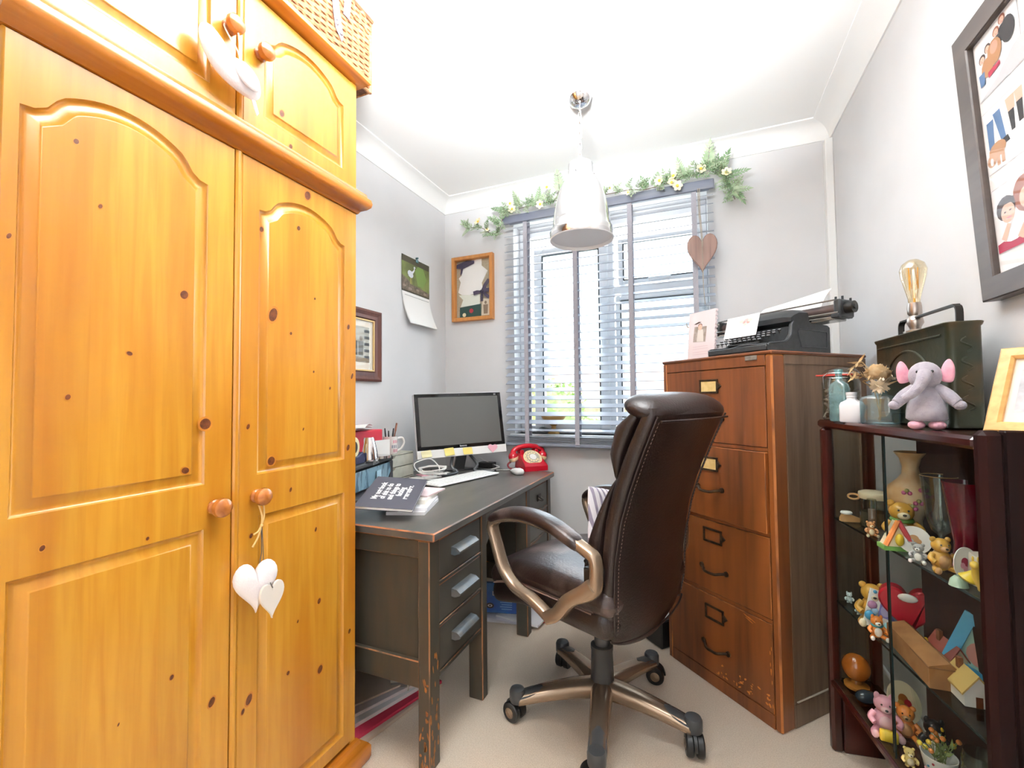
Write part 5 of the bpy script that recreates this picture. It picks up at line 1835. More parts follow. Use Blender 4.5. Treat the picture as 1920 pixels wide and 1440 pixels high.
for sx_ in (-1, 1):
    A = Mx.Rotation(sx_ * 0.3, 3, 'Y')
    mb = MB(TT)
    mb.lathe([(0, 0.03), (0.018, 0.028), (0.028, 0.015), (0.030, 0.0)], (sx_ * 0.096, 0.05, 0.070), 22, A)
    mb.build('cup', RED, hs, W=True, sharp=60)
    mb = MB(TT)
    mb.lathe([(0.030, 0.0), (0.031, -0.004), (0.028, -0.020), (0.022, -0.024), (0.0, -0.024)], (sx_ * 0.096, 0.05, 0.070), 22, A)
    mb.build('ear_cap', IVO, hs, W=True, sharp=60)
pts = []
for k in range(150):
    t = k / 149
    base = catmull([(-0.10, 0.05, 0.05), (-0.135, 0.04, 0.03), (-0.135, 0.0, 0.012), (-0.09, -0.02, 0.01), (-0.06, 0.06, 0.01)], 12)
    i = t * (len(base) - 1)
    p = base[int(i)].lerp(base[min(int(i) + 1, len(base) - 1)], i - int(i))
    a = t * 2 * PI * 26
    pts.append(p + V((0.0045 * math.cos(a), 0.003 * math.sin(a), 0.0045 * math.sin(a))))
MB(TT).tube(pts, 0.0018, 5).build('coiled_cord', mat('dark_red_cord', '#7c1420', 0.4), tp, W=True)

# printer
PRB = mat('printer_charcoal', '#34363a', 0.4)
pr_ = thing('printer', 'black desktop printer against the left wall with pale blue film on its front', 'printer', (-1.48, 1.63, DZ))
pf0, pf1 = V((-1.338, 1.39, 0)), V((-1.462, 1.885, 0))
pfx = (pf1 - pf0).normalized()
PRT = frame((pf0.x, pf0.y, DZ), pfx, (-pfx.y, pfx.x, 0))      # x along front, y backwards (towards wall)
PL_ = (pf1 - pf0).length
mb = MB(PRT)
mb.box(0, PL_, 0.02, 0.145, 0.0, 0.118, 0.01)
mb.box(0, PL_, -0.004, 0.145, 0.118, 0.146, 0.008)
mb.box(PL_ - 0.045, PL_, -0.002, 0.03, 0.0, 0.12, 0.006)
mb.box(0, 0.045, -0.002, 0.03, 0.0, 0.12, 0.006)
mb.box(0.04, PL_ - 0.04, -0.08, 0.03, 0.004, 0.016, 0.003)
mb.build('body', PRB, pr_, W=True)
FILM = mat('blue_printer_film', '#7fa3b5', 0.15, c2='#4e6b7c', ns=(1, 3, 1), sc=16, lo=0.5, hi=0.6)
mb = MB(PRT)
mb.flat([(0, 0), (1, 0), (1, 1)], 0) if False else None
mb.add([(0.05, -0.003, 0.03), (PL_ - 0.075, -0.003, 0.03), (PL_ - 0.055, -0.012, 0.07), (PL_ - 0.06, -0.008, 0.116), (0.05, -0.008, 0.116)], [(0, 1, 2, 3, 4)])
fl_ = mb.build('film_panel', FILM, pr_, W=True)
mb = MB(PRT)
mb.box(0.30, 0.345, -0.0145, -0.011, 0.055, 0.095, 0.001)
mb.build('film_window', mat('pale_blue_label', '#a9cfe0', 0.3), fl_, W=True)
lettering('brand_lettering', 'EPSON', 0.021, mat('silver_print', '#b8b8ba', 0.4), pr_, PRT @ frame((0.31, -0.0046, 0.131), (1, 0, 0), (0, 0, 1)), 0.0002, bold=0.0004)

# grey drawer unit
GRN = mat('grey_green_card', '#b3b3a6', 0.6, c2='#a9a99c', sc=30)
du_ = thing('desktop_drawers', 'small grey-green desktop drawer unit behind the printer', 'drawers', (-1.55, 1.99, DZ))
mb = MB()
mb.box(-1.61, -1.488, 1.9, 2.10, DZ, DZ + 0.006)
mb.box(-1.61, -1.488, 1.9, 1.906, DZ + 0.006, DZ + 0.133)
mb.box(-1.61, -1.488, 2.094, 2.10, DZ + 0.006, DZ + 0.133)
mb.box(-1.61, -1.488, 1.9, 2.10, DZ + 0.133, DZ + 0.139)
mb.build('case', GRN, du_, W=True)
for k in range(2):
    mb = MB(AT)
    z0_ = DZ + 0.01 + k * 0.062
    y0_ = 1.909
    out = [(y0_, z0_), (2.091, z0_), (2.091, z0_ + 0.058), (y0_ + 0.03, z0_ + 0.058), (y0_ + 0.022, z0_ + 0.046), (y0_ + 0.006, z0_ + 0.043), (y0_, z0_ + 0.04)]
    mb.prism(out, -1.60, -1.486)
    mb.build('drawer', GRN, du_, W=True)

# mug and pens
mg = thing('pen_mug', 'white printed mug holding pens on the grey drawer unit', 'mug', (-1.535, 1.955, DZ + 0.139))
mx_, my_ = -1.535, 1.955
mb = MB().lathe([(0, 0.0), (0.036, 0), (0.039, 0.003), (0.039, 0.093), (0.0365, 0.093), (0.036, 0.006), (0, 0.005)], (mx_, my_, DZ + 0.139), 28)
mb.tube(catmull([(mx_ + 0.028, my_ + 0.026, DZ + 0.139 + 0.08), (mx_ + 0.045, my_ + 0.046, DZ + 0.139 + 0.082), (mx_ + 0.05, my_ + 0.055, DZ + 0.139 + 0.055), (mx_ + 0.04, my_ + 0.042, DZ + 0.139 + 0.025), (mx_ + 0.027, my_ + 0.025, DZ + 0.139 + 0.015)], 6), 0.0065, 8)
mb.build('cup', mat('white_glaze', '#f2efec', 0.2), mg, W=True, sharp=50)
mb = MB()
for k, (a, z) in enumerate(((0.05, 0.066), (-0.15, 0.04), (0.1, 0.018))):
    for j in range(3):
        aa = a - 0.45 + j * 0.3
        c_ = V((mx_ + 0.0394 * math.cos(aa), my_ + 0.0394 * math.sin(aa), DZ + 0.139 + z))
        T = frame(c_, (-math.sin(aa), math.cos(aa), 0), (0, 0, 1))
        m2 = MB(T)
        mb.T = T
        mb.rect(-0.004, -0.008, 0.004, 0.008, 0.0, k)
mb.build('printed_pattern', [mat('print_rose', '#c9606a', 0.5), mat('print_steel', '#8f98a4', 0.5), mat('print_rose', '#c9606a', 0.5)], mg, W=True)
for i, (dx, dy, hgt, lx, ly, colr, nm, lb) in enumerate(((0.0, 0.012, 0.155, 0.012, 0.03, '#7c5648', 'brush', 'brown-handled brush standing in the pen mug, tallest of them'), (-0.012, -0.01, 0.13, -0.01, -0.006, '#17181a', 'pen', 'black pen standing at left in the pen mug'), (0.012, -0.006, 0.13, 0.012, 0.004, '#26282c', 'pen', 'black marker standing in middle of the pen mug'), (0.006, -0.018, 0.118, 0.006, -0.01, '#d8b13a', 'pencil', 'yellow pencil standing at the front of the pen mug'))):
    p0 = V((mx_ + dx, my_ + dy, DZ + 0.139 + 0.007))
    p1 = p0 + V((lx, ly, hgt))
    mb = MB().cyl(p0, p0.lerp(p1, 0.72), 0.004, 0.0042, 10, 0)
    mb.cyl(p0.lerp(p1, 0.72), p1, 0.0055 if i == 0 else 0.0045, 0.005 if i == 0 else 0.003, 10, 1)
    tag(mb.build(nm, [mat('pen_' + colr[1:], colr, 0.4), mat('pencap_%d' % i, ('#8a5a48', '#101010', '#1c1c20', '#2a2a2a')[i], 0.4)]), lb, nm, 'pens in the mug')

# things standing on the printer
pz = DZ + 0.147
tag(MB(Mx.Translation((-1.56, 1.50, pz)) @ Mx.Rotation(0.05, 4, 'Z')).box(-0.045, 0.05, 0, 0.385, 0, 0.128, 0.004).build('red_box', mat('red_box_card', '#c02a3c', 0.45)), 'red cardboard box on top of the printer against the wall', 'box')
bt_ = frame((-1.578, 1.80, pz + 0.058), (0.9, 0.3, 0), (0, 0, 1))
tk = MB()
for k in range(3):
    R = Mx.Translation((-1.56 + 0.008 * k, 1.66 + 0.03 * k, pz + 0.1285 + 0.003 * k)) @ Mx.Rotation(0.1 + 0.22 * k, 4, 'Z')
    tk.T = R
    tk.sheet(lambda u, v: (-0.04 + 0.09 * u, -0.10 + 0.22 * v, 0.004 + 0.012 * math.sin(PI * v) * (0.4 + 0.6 * u) + 0.006 * k), 4, 8, 0.001)
tag(tk.build('crumpled_papers', PAPER), 'loose white papers heaped on top of the red box', 'paper', kind='stuff')
tag(MB(Mx.Translation((-1.482, 1.825, pz)) @ Mx.Rotation(-0.25, 4, 'Z')).box(-0.003, 0.003, -0.05, 0.045, 0, 0.078, 0.0005).build('white_card', PAPER), 'blank white card standing on the printer beside the mug', 'card')
cn = thing('table_clock', 'polished chrome cone-shaped ornament standing on the printer', 'ornament', (-1.415, 1.645, pz))
cn.name = 'chrome_cone'
PM['chrome_cone'] = Mx.Translation((-1.415, 1.645, pz))
mb = MB().lathe([(0, 0), (0.044, 0), (0.046, 0.004), (0.045, 0.012), (0.040, 0.045), (0.031, 0.085), (0.024, 0.108), (0.0, 0.108)], (-1.415, 1.645, pz), 32)
mb.build('body', CHROME, cn, W=True, sharp=40)
mb = MB().lathe([(0, 0.0), (0.0463, 0.0), (0.0465, 0.013), (0.046, 0.013), (0.0, 0.012)], (-1.425, 1.745, pz + 0.0001), 32)
mb.build('base_ring', STEEL, cn, W=True)
td = thing('tape_dispenser', 'navy tape dispenser with roll of tape at left end of printer', 'tape dispenser', (-1.41, 1.53, pz))
TDT = frame((-1.385, 1.50, pz), pfx, (-pfx.y, pfx.x, 0))
mb = MB(TDT @ frame((0, 0, 0), (1, 0, 0), (0, 0, 1)))
mb.prism([(-0.06, 0), (0.085, 0), (0.09, 0.02), (0.07, 0.05), (0.05, 0.045), (0.03, 0.035), (-0.02, 0.035), (-0.055, 0.05)], -0.022, 0.022, c=0.003)
mb.build('base', mat('navy_plastic', '#232a4a', 0.35), td, W=True)
A = Mx(((1, 0, 0), (0, 0, -1), (0, 1, 0)))
mb = MB(TDT).lathe([(0.026, -0.01), (0.045, -0.01), (0.045, 0.01), (0.026, 0.01), (0.026, -0.01)], (0.012, 0, 0.075), 30, A)
mb.build('tape_roll', [mat('cream_tape', '#e4d9ae', 0.4)], td, W=True)
mb = MB(TDT).lathe([(0, -0.011), (0.026, -0.011), (0.026, 0.011), (0, 0.011)], (0.012, 0, 0.075), 24, A)
mb.build('core', BLK, td, W=True)

# notebook resting on loose papers, its far end raised
NB0 = V((-1.112, 1.216, DZ + 0.050))
NTm = frame(NB0, (0.171, 0.077, -0.015), (-0.121, 0.273, 0.053))
nbk = thing('notebook', 'dark grey notebook with white bold lettering lying on the desk papers', 'notebook', NB0)
nw, nl = 0.205, 0.298
mb = MB(NTm).box(0.002, nw - 0.002, 0.002, nl - 0.002, 0.001, 0.009)
mb.build('pages', PAPER, nbk, W=True)
mb = MB(NTm).box(0, nw, 0, nl, 0.009, 0.0105, 0.0005)
mb.box(0, nw, 0, nl, 0.0, 0.001)
mb.build('cover', mat('slate_cover', '#43434d', 0.55), nbk, W=True)
# lettering runs along the long side, read from the right
LT = NTm @ Mx.Translation((nw / 2, nl / 2 + 0.004, 0.0107)) @ Mx.Rotation(PI / 2, 4, 'Z')
lettering('cover_lettering', 'My notebook\nof shit to do\nand things to\nfucking\nremember.', 0.030, mat('white_lettering', '#f4f4f4', 0.6), nbk, LT, 0.0001, align='LEFT' if False else 'CENTER', bold=0.0011, spacing=0.9)
PG = 'loose papers under the notebook'
for i, (x, y, a, w_, h_, t_, colr) in enumerate(((-1.075, 1.345, 0.34, 0.145, 0.23, 0.012, 0), (-1.07, 1.36, 0.38, 0.14, 0.22, 0.010, 0), (-1.16, 1.40, 0.30, 0.19, 0.19, 0.016, 1), (-1.19, 1.48, 0.10, 0.195, 0.16, 0.006, 2))):
    T = Mx.Translation((x, y, DZ + (0.0, 0.0125, 0.023, 0.0395)[i])) @ Mx.Rotation(a, 4, 'Z')
    mb = MB(T).box(0, w_, 0, h_, 0, t_)
    tag(mb.build('paper_pad' if i < 3 else 'leaflet', mat(('white_pad', 'ivory_pad', 'pink_leaflet')[colr], ('#f2f1f3', '#efeae0', '#ecd5d6')[colr], 0.8)),
        ('white pad at the bottom of the pile under the notebook', 'white pad second from bottom under the notebook', 'ivory pad third from bottom under the notebook', 'pink and white leaflet poking out furthest beneath the notebook')[i], 'paper', PG)
tag(MB(frame((-1.36, 1.98, DZ), (0.35, 0.94, 0), (-0.94, 0.35, 0))).box(0, 0.26, 0, 0.10, 0, 0.005).build('white_folder', PAPER), 'white folder on the desk beside the grey drawer unit', 'folder')
tag(MB(frame((-1.405, 2.06, DZ + 0.006), (0.5, 0.86, 0), (-0.86, 0.5, 0))).box(0, 0.07, 0, 0.07, 0, 0.004).build('pink_notepad', mat('note_pink', '#f0b6c4', 0.8)), 'small pink notepad lying on the white folder', 'notepad')

# ------------------------------------------------------------------ things on the floor
G2 = 'papers and folders under the near pedestal'
yy = 0
for i, (x0, y0, a, w_, l_, h_, colr, lb) in enumerate(((-1.50, 1.16, 0.22, 0.30, 0.42, 0.014, '#b9a796', 'beige folder at the bottom of the pile under the desk'), (-1.52, 1.18, 0.28, 0.30, 0.42, 0.012, '#b02a44', 'crimson folder low in the pile under the desk'), (-1.53, 1.20, 0.34, 0.27, 0.42, 0.014, '#d9d6d6', 'white magazine above the crimson folder under the desk'), (-1.54, 1.22, 0.42, 0.25, 0.40, 0.012, '#cdc2c2', 'pinkish-grey booklet near the top of the pile under the desk'), (-1.54, 1.25, 0.5, 0.22, 0.38, 0.008, '#c0ad9c', 'tan booklet topmost of the pile under the desk'))):
    z = sum((0.014, 0.012, 0.014, 0.012, 0.008)[:i]) + 0.001
    T = Mx.Translation((x0 + 0.12, y0 + 0.10, z)) @ Mx.Rotation(-a, 4, 'Z')
    mb = MB(T).box(0, w_, 0, l_, 0, h_ - 0.0005, 0.001)
    tag(mb.build('folder' if i < 2 else 'booklet', mat('floor_paper_%d' % i, colr, 0.8)), lb, 'folder' if i < 2 else 'booklet', G2)
mb = MB(Mx.Translation((-1.10, 1.455, 0.0)) @ Mx.Rotation(0.5, 4, 'Z') @ Mx.Rotation(-0.25, 4, 'X'))
mb.box(-0.035, 0.035, 0.0, 0.02, 0.0, 0.075, 0.002, 0)
mb.box(0.03, 0.036, -0.004, 0.0, 0.0, 0.08, 0, 1)
mb.box(-0.035, 0.036, -0.004, 0.0, 0.072, 0.08, 0, 1)
tag(mb.build('photo_print', [mat('dark_grey_print', '#5c5750', 0.5), mat('pale_print_edge', '#a9a295', 0.7)]), 'small dark print with pale border propped on carpet under the desk', 'print')

LU = frame((-1.105, 2.165, 0.055), (0.235, 0.058, 0), (0.0, -0.0, 1))
lx_ = thing('blue_pack', 'blue printed pack leaning on papers under the desk knee hole', 'pack', (-0.98, 2.2, 0.03))
LUT = frame((-1.11, 2.17, 0.034), (0.97, 0.24, 0), (-0.05, 0.2, 0.98))
mb = MB(LUT).box(0, 0.25, 0, 0.15, -0.035, 0, 0.003)
mb.build('pack', mat('blue_pack_card', '#1d56ae', 0.3, c2='#2f86cf', sc=5), lx_, W=True)
lettering('brand_lettering', 'Lunar', 0.03, PAPER, lx_, LUT @ Mx.Translation((0.10, 0.095, 0.0008)), 0.0002, bold=0.0006)
mb = MB(LUT)
for k in range(6):
    mb.rect(0.11 + 0.008 * (k % 2), 0.074 - k * 0.011, 0.175, 0.078 - k * 0.011, 0.0008, 0)
mb.build('printed_lines', mat('pale_blue_print', '#7fb0e0', 0.5), lx_, W=True)
mb = MB(LUT)
mb.disc(0.055, 0.035, 0.022, 0.014, 0.0008, 0)
mb.disc(0.055, 0.035, 0.013, 0.007, 0.0012, 1)
mb.disc(0.055, 0.035, 0.005, 0.004, 0.0016, 0)
mb.build('printed_picture', [mat('print_black', '#15181c', 0.4), mat('print_grey', '#9aa4ac', 0.4)], lx_, W=True)
G3 = 'papers under the knee hole'
for i, (x, y, a, w_, l_, colr, lb) in enumerate(((-1.16, 2.16, 0.18, 0.36, 0.22, '#e9e8ee', 'white paper stack under the blue pack'), (-1.10, 2.18, 0.05, 0.29, 0.22, '#dcdbe6', 'lilac-white papers spread beside the far desk leg'), (-1.02, 2.21, -0.12, 0.25, 0.2, '#efeff2', 'white paper beneath the far desk leg with red corner beside'))):
    T = Mx.Translation((x, y - 0.03, 0.001 + 0.010 * i)) @ Mx.Rotation(a, 4, 'Z')
    tag(MB(T).box(0, w_, 0, l_, 0, 0.0095).build('paper_stack', mat('floor_white_%d' % i, colr, 0.8)), lb, 'paper', G3)
tag(MB(Mx.Translation((-0.84, 2.20, 0.0005)) @ Mx.Rotation(0.6, 4, 'Z')).box(0, 0.09, 0, 0.06, 0, 0.006).build('red_leaflet', mat('red_leaflet_paper', '#c22a33', 0.7)), 'red leaflet on the carpet beside the far desk leg', 'leaflet')

bb = thing('black_case', 'black box standing on the carpet behind chair beside the filing cabinet', 'box', (-0.24, 2.38, 0))
BBT = Mx.Translation((-0.325, 2.345, 0)) @ Mx.Rotation(math.atan2(-0.684, 0.73), 4, 'Z')
mb = MB(BBT).box(0, 0.2, 0, 0.25, 0.002, 0.13, 0.006)
mb.build('box', BLK, bb, W=True)
mb = MB(BBT)
mb.box(0.04, 0.17, -0.003, 0.0, 0.09, 0.115, 0.001)
mb.build('front_plate', mat('grey_plate', '#4a4c50', 0.4), bb, W=True)
tag(MB(BBT).sheet(lambda u, v: (0.02 + 0.16 * u, 0.03 + 0.18 * v, 0.134 + 0.006 * math.sin(3 * u)), 4, 4, 0.001).build('white_sheet', PAPER), 'white sheet of paper lying on the black box', 'paper')

# striped cushion on the chair seat
STR = bpy.data.materials.new('striped_cotton')
STR.use_nodes = True
_nt = STR.node_tree
_b = _nt.nodes['Principled BSDF']
_b.inputs['Roughness'].default_value = 0.9
_tc = _nt.nodes.new('ShaderNodeTexCoord')
_wv = _nt.nodes.new('ShaderNodeTexWave')
_wv.inputs['Scale'].default_value = 11
_cr = _nt.nodes.new('ShaderNodeValToRGB')
_cr.color_ramp.elements[0].position, _cr.color_ramp.elements[0].color = 0.62, lin('#efeaee')
_cr.color_ramp.elements[1].position, _cr.color_ramp.elements[1].color = 0.7, lin('#8d8494')
_nt.links.new(_tc.outputs['Object'], _wv.inputs[0])
_nt.links.new(_wv.outputs[1], _cr.inputs[0])
_nt.links.new(_cr.outputs[0], _b.inputs['Base Color'])
cu_ = thing('striped_cushion', 'white and grey striped cushion on the chair seat', 'cushion', (-0.35, 1.68, 0.60), math.atan2(0.914, 0.406))
mb = MB()
QT = Mx.Translation((0.05, -0.035, 0.115)) @ Mx.Rotation(-0.18, 4, 'X') @ Mx.Rotation(0.25, 4, 'Y') @ Mx.Rotation(PI / 2, 4, 'X')
out = []
for k in range(48):
    t = 2 * PI * k / 48
    c_, s_ = math.cos(t), math.sin(t)
    q = 1 / max(abs(c_), abs(s_))
    q = 1 * q ** 0.9
    out.append((0.165 * c_ * q * (1 - 0.05 * (1 - abs(math.sin(2 * t)))), 0.115 * s_ * q * (1 - 0.05 * (1 - abs(math.sin(2 * t))))))
pillow(out, 0.06, QT, 7, mb=mb)
mb.build('cover', STR, cu_)
# ------------------------------------------------------------------ typewriter on the filing cabinet (cabinet axes)
FCT = Mx.Translation((-0.145, 2.185, FH)) @ Mx.Rotation(math.atan2(-0.684, 0.73), 4, 'Z')
TYP = mat('crinkle_black_enamel', '#26282a', 0.42, c2='#303234', sc=60, bump=0.05, bsc=300)
TYE = mat('worn_black_edge', '#4a4c50', 0.35, 0.3)
NIC = mat('nickel_plate', '#b9b6b0', 0.25, 1.0)
ty = thing('typewriter', 'old black portable typewriter on top of the filing cabinet', 'typewriter', FCT @ V((0.35, 0.2, 0)), math.atan2(-0.684, 0.73))
U0, U1 = 0.25, 0.515
mb = MB(FCT)
side_prof = [(0.015, 0.002), (0.385, 0.002), (0.385, 0.105), (0.37, 0.113), (0.20, 0.122), (0.165, 0.118), (0.155, 0.105), (0.15, 0.07), (0.125, 0.045), (0.09, 0.036), (0.03, 0.03), (0.015, 0.022)]
for u0, u1 in ((U0, U0 + 0.012), (U1 - 0.012, U1)):
    mb.loft([[V((u, a, b)) for a, b in side_prof] for u in (u0, u1)])
mb.box(U0 + 0.012, U1 - 0.012, 0.16, 0.38, 0.002, 0.10)
mb.box(U0 + 0.012, U1 - 0.012, 0.015, 0.16, 0.002, 0.012)
mb.box(U0, U1, 0.008, 0.02, 0.002, 0.026, 0.004)
mb.build('body', TYP, ty, W=True, sharp=40)
mb = MB(FCT)
hood = []
for t in range(11):
    a = t / 10
    u = U0 + (U1 - U0) * a
    e = 1 - abs(2 * a - 1) ** 6 * 0.35
    hood.append([V((u, v_, z_)) for v_, z_ in ((0.152, 0.118), (0.15, 0.118 + 0.02 * e), (0.165, 0.118 + 0.034 * e), (0.20, 0.118 + 0.055 * e), (0.25, 0.118 + 0.058 * e), (0.26, 0.118))])
mb.loft(hood)
mb.build('hood', TYP, ty, W=True, sharp=40)
mb = MB(FCT)
for u in (U0 + 0.001, U1 - 0.001):
    pts = [(u, a, b) for a, b in side_prof[5:]]
    mb.tube(catmull(pts, 4), 0.0035, 6)
mb.tube(catmull([(U0, 0.014, 0.024), (U0 + 0.1, 0.012, 0.022), (U1 - 0.1, 0.012, 0.03), (U1, 0.014, 0.026)], 6), 0.003, 6)
mb.build('edge_trim', TYE, ty, W=True)
# embossed side plate
mb = MB(FCT)
rp = [(0.205, 0.022), (0.36, 0.022), (0.365, 0.03), (0.365, 0.078), (0.36, 0.086), (0.195, 0.09), (0.19, 0.08)]
mb.tube([(U1 + 0.0005, a, b) for a, b in rp], 0.0016, 6, closed=True)
mb.build('side_plate', TYE, ty, W=True)
KEYM = mat('ivory_key_top', '#e4e6ea', 0.25)
kr = MB(FCT)
for r_ in range(4):
    for k in range(11 if r_ else 10):
        u = U0 + 0.024 + 0.0208 * k + 0.005 * r_ + (0.0 if r_ != 0 else 0.006)
        v_ = 0.035 + 0.024 * r_
        z_ = 0.047 + 0.0115 * r_
        key = MB(FCT)
        key.cyl((u, v_, z_), (u, v_, z_ + 0.004), 0.0072, 0.0072, 12, 1)
        key.lathe([(0, 0.0041), (0.0062, 0.0041), (0.005, 0.0055), (0, 0.006)], (u, v_, z_), 12, mi=0)
        key.cyl((u, v_, z_ - 0.012), (u, v_, z_), 0.0015, 0.0015, 6, 1)
        key.build('key', [KEYM, BLK], ty, W=True)
mb = MB(FCT).box(U0 + 0.09, U0 + 0.23, 0.014, 0.022, 0.031, 0.038, 0.003)
mb.build('space_bar', BLK, ty, W=True)
# type basket
mb = MB(FCT)
for k in range(22):
    u = U0 + 0.04 + 0.0085 * k
    mb.tube([(u, 0.10, 0.03), (u * 0.4 + 0.6 * 0.38, 0.155, 0.06)], 0.0012, 4)
mb.build('key_levers', NIC, ty, W=True)['kind'] = 'stuff'
# carriage
cz, cv = 0.158, 0.30
mb = MB(FCT)
mb.box(0.08, 0.60, cv - 0.035, cv + 0.045, 0.115, 0.13, 0.003, 1)
mb.box(0.09, 0.615, cv + 0.03, cv + 0.045, 0.125, 0.165, 0.003, 0)
mb.box(0.60, 0.625, cv - 0.04, cv + 0.05, 0.122, 0.19, 0.006, 0)
mb.box(0.075, 0.095, cv - 0.04, cv + 0.05, 0.122, 0.19, 0.006, 0)
mb.tube([(0.08, cv - 0.03, 0.19), (0.61, cv - 0.03, 0.19)], 0.003, 6, mi=1)
mb.tube([(0.08, cv - 0.042, 0.138), (0.62, cv - 0.042, 0.138)], 0.005, 6, mi=1)
mb.box(0.603, 0.63, cv - 0.06, cv - 0.04, 0.118, 0.135, 0.003, 0)
for a, b, c_ in ((0.612, 0.0, 0.205), (0.62, 0.035, 0.198), (0.606, -0.03, 0.2)):
    mb.tube([(a, cv + b, 0.18), (a, cv + b, c_)], 0.004, 6, mi=0)
mb.build('carriage', [TYP, NIC], ty, W=True, sharp=40)
mb = MB(FCT).cyl((0.09, cv, cz), (0.605, cv, cz), 0.021, seg=24)
mb.build('platen', mat('old_rubber_roller', '#4a3a36', 0.5, c2='#3a2e2c', sc=20), ty, W=True)
for a, b in ((0.625, 0.652), (0.048, 0.075)):
    mb = MB(FCT)
    mb.cyl((a, cv, cz), (b, cv, cz), 0.022, seg=24)
    mb.cyl((min(a, b) - 0.012, cv, cz), (max(a, b) + 0.004, cv, cz), 0.009, seg=12)
    mb.build('platen_knob', BLK, ty, W=True)
mb = MB(FCT).tube(catmull([(0.10, cv - 0.045, 0.175), (0.08, cv - 0.07, 0.178), (0.05, cv - 0.11, 0.172), (0.0, cv - 0.135, 0.172), (-0.01, cv - 0.137, 0.192)], 5), 0.003, 6)
mb.build('return_lever', NIC, ty, W=True)
tag(MB(FCT).sheet(lambda u, v: (0.25 + 0.27 * u, cv + 0.018 + 0.05 * v ** 2 + 0.03 * v, 0.165 + 0.10 * v - 0.03 * v ** 3 * (1 - u)), 4, 8, 0.0006).build('typing_paper', PAPER), 'large white sheet of paper rolled in the typewriter', 'paper')
# cards on the cabinet
kc = thing('floral_card', 'white card with faint floral print resting on the typewriter keys', 'card', FCT @ V((0.27, 0.12, 0.06)))
KCT = FCT @ frame((0.268, 0.085, 0.075), (1, -0.05, 0.0), (0, 0.3, 1))
MB(KCT).box(0, 0.155, 0, 0.092, 0, 0.001).build('card', PAPER, kc, W=True)
mb = MB(KCT)
for x, y, r_, k in ((0.098, 0.068, 0.012, 0), (0.088, 0.062, 0.008, 1), (0.108, 0.06, 0.008, 1), (0.115, 0.068, 0.01, 2), (0.075, 0.066, 0.01, 2), (0.094, 0.052, 0.008, 2)):
    mb.disc(x, y, r_, r_ * 0.7, 0.0014 + 0.0002 * k, k)
mb.build('floral_print', [mat('blush_print', '#e8b6b4', 0.8), mat('coral_print', '#e69a94', 0.8), mat('sage_print', '#cdd6c4', 0.8)], kc, W=True)
oc = thing('wedding_card', 'pale pink photo card standing at the left end of cabinet top', 'card', FCT @ V((0.13, 0.07, 0)))
OCT = FCT @ frame((0.065, 0.085, 0.0), (1, 0.0, 0), (0, 0.09, 1))
mb = MB(OCT)
mb.box(0, 0.148, 0, 0.222, -0.012, 0, 0.001)
mb.build('card', mat('blush_card', '#e4d6d7', 0.7), oc, W=True)
mb = MB(OCT)
for k in range(12):
    mb.cyl((0.149, 0.012 + 0.0185 * k, -0.006), (0.153, 0.012 + 0.0185 * k, -0.006), 0.006, seg=8)
mb.build('scalloped_edge', mat('blush_card', '#e4d6d7', 0.7), oc, W=True)
mb = MB(OCT)
mb.flat([(0.03, 0.085), (0.10, 0.08), (0.105, 0.15), (0.035, 0.155)], 0.0005, 0)
mb.disc(0.068, 0.15, 0.011, 0.014, 0.0009, 1)
mb.disc(0.068, 0.157, 0.012, 0.010, 0.0007, 2)
mb.flat([(0.05, 0.085), (0.09, 0.082), (0.085, 0.138), (0.056, 0.14)], 0.0008, 3)
mb.flat([(0.03, 0.167), (0.06, 0.176), (0.075, 0.172), (0.045, 0.165)], 0.0006, 2)
for y in (0.06, 0.05, 0.035, 0.025):
    mb.rect(0.03, y, 0.115, y + 0.0025, 0.0006, 4)
mb.build('printed_picture', [mat('sepia_ground', '#a89a90', 0.7, c2='#8a7c72', sc=60), mat('print_skin', '#dcae98', 0.5), mat('print_dark_hair', '#3a2620', 0.5), mat('print_cream', '#d8cfc6', 0.6), mat('faint_print', '#d9c3c6', 0.8)], oc, W=True)

# ------------------------------------------------------------------ glazed display cabinet (local: x along the front towards the camera, y to the wall)
AZ = math.atan2(-0.989, 0.149)
CT_ = Mx.Translation((0.385, 1.826, 0)) @ Mx.Rotation(AZ, 4, 'Z')
MAH = wood('polished_mahogany', '#34100a', '#1c0705', '#45160d', axis=2, r=0.3, coat=0.08)
MAHX = wood('polished_mahogany_rail', '#300e09', '#1b0705', '#40140c', axis=0, r=0.2, coat=0.25)
CL, CDp, CTOP = 0.704, 0.152, 1.100
GS = glass('cabinet_glass', '#f6f9f8', 0.03, graze=0.2)
dc = thing('display_cabinet', 'glazed mahogany display cabinet full of ornaments against right wall', 'display cabinet', (0.385, 1.826, 0), AZ)
mb = MB().box(-0.004, CL, -0.004, CDp, CTOP - 0.026, CTOP, 0.007)
mb.build('top', MAHX, dc)
mb = MB().box(0.0, 0.03, 0.0, 0.034, 0.0, CTOP - 0.027, 0.008)
mb.box(0.003, 0.028, 0.034, CDp, 0.0, 0.213, 0.004)
mb.build('front_post', MAH, dc)
MB().box(0.0, 0.028, CDp - 0.028, CDp, 0.0, CTOP - 0.027, 0.004).build('rear_post', MAH, dc)
mb = MB().box(CL - 0.004, CL + 0.024, -0.006, 0.034, 0.0, CTOP + 0.012, 0.009)
mb.box(CL, CL + 0.018, 0.034, CDp - 0.004, 0.0, CTOP + 0.012, 0.003)
mb.build('end_panel', wood('dark_mahogany_end', '#1a0705', '#0f0403', '#240a07', axis=2, r=0.5, spec=0.12), dc)
MB().box(0.004, CL - 0.002, 0.002, CDp - 0.012, 0.214, 0.236, 0.005).build('bottom_board', MAHX, dc)
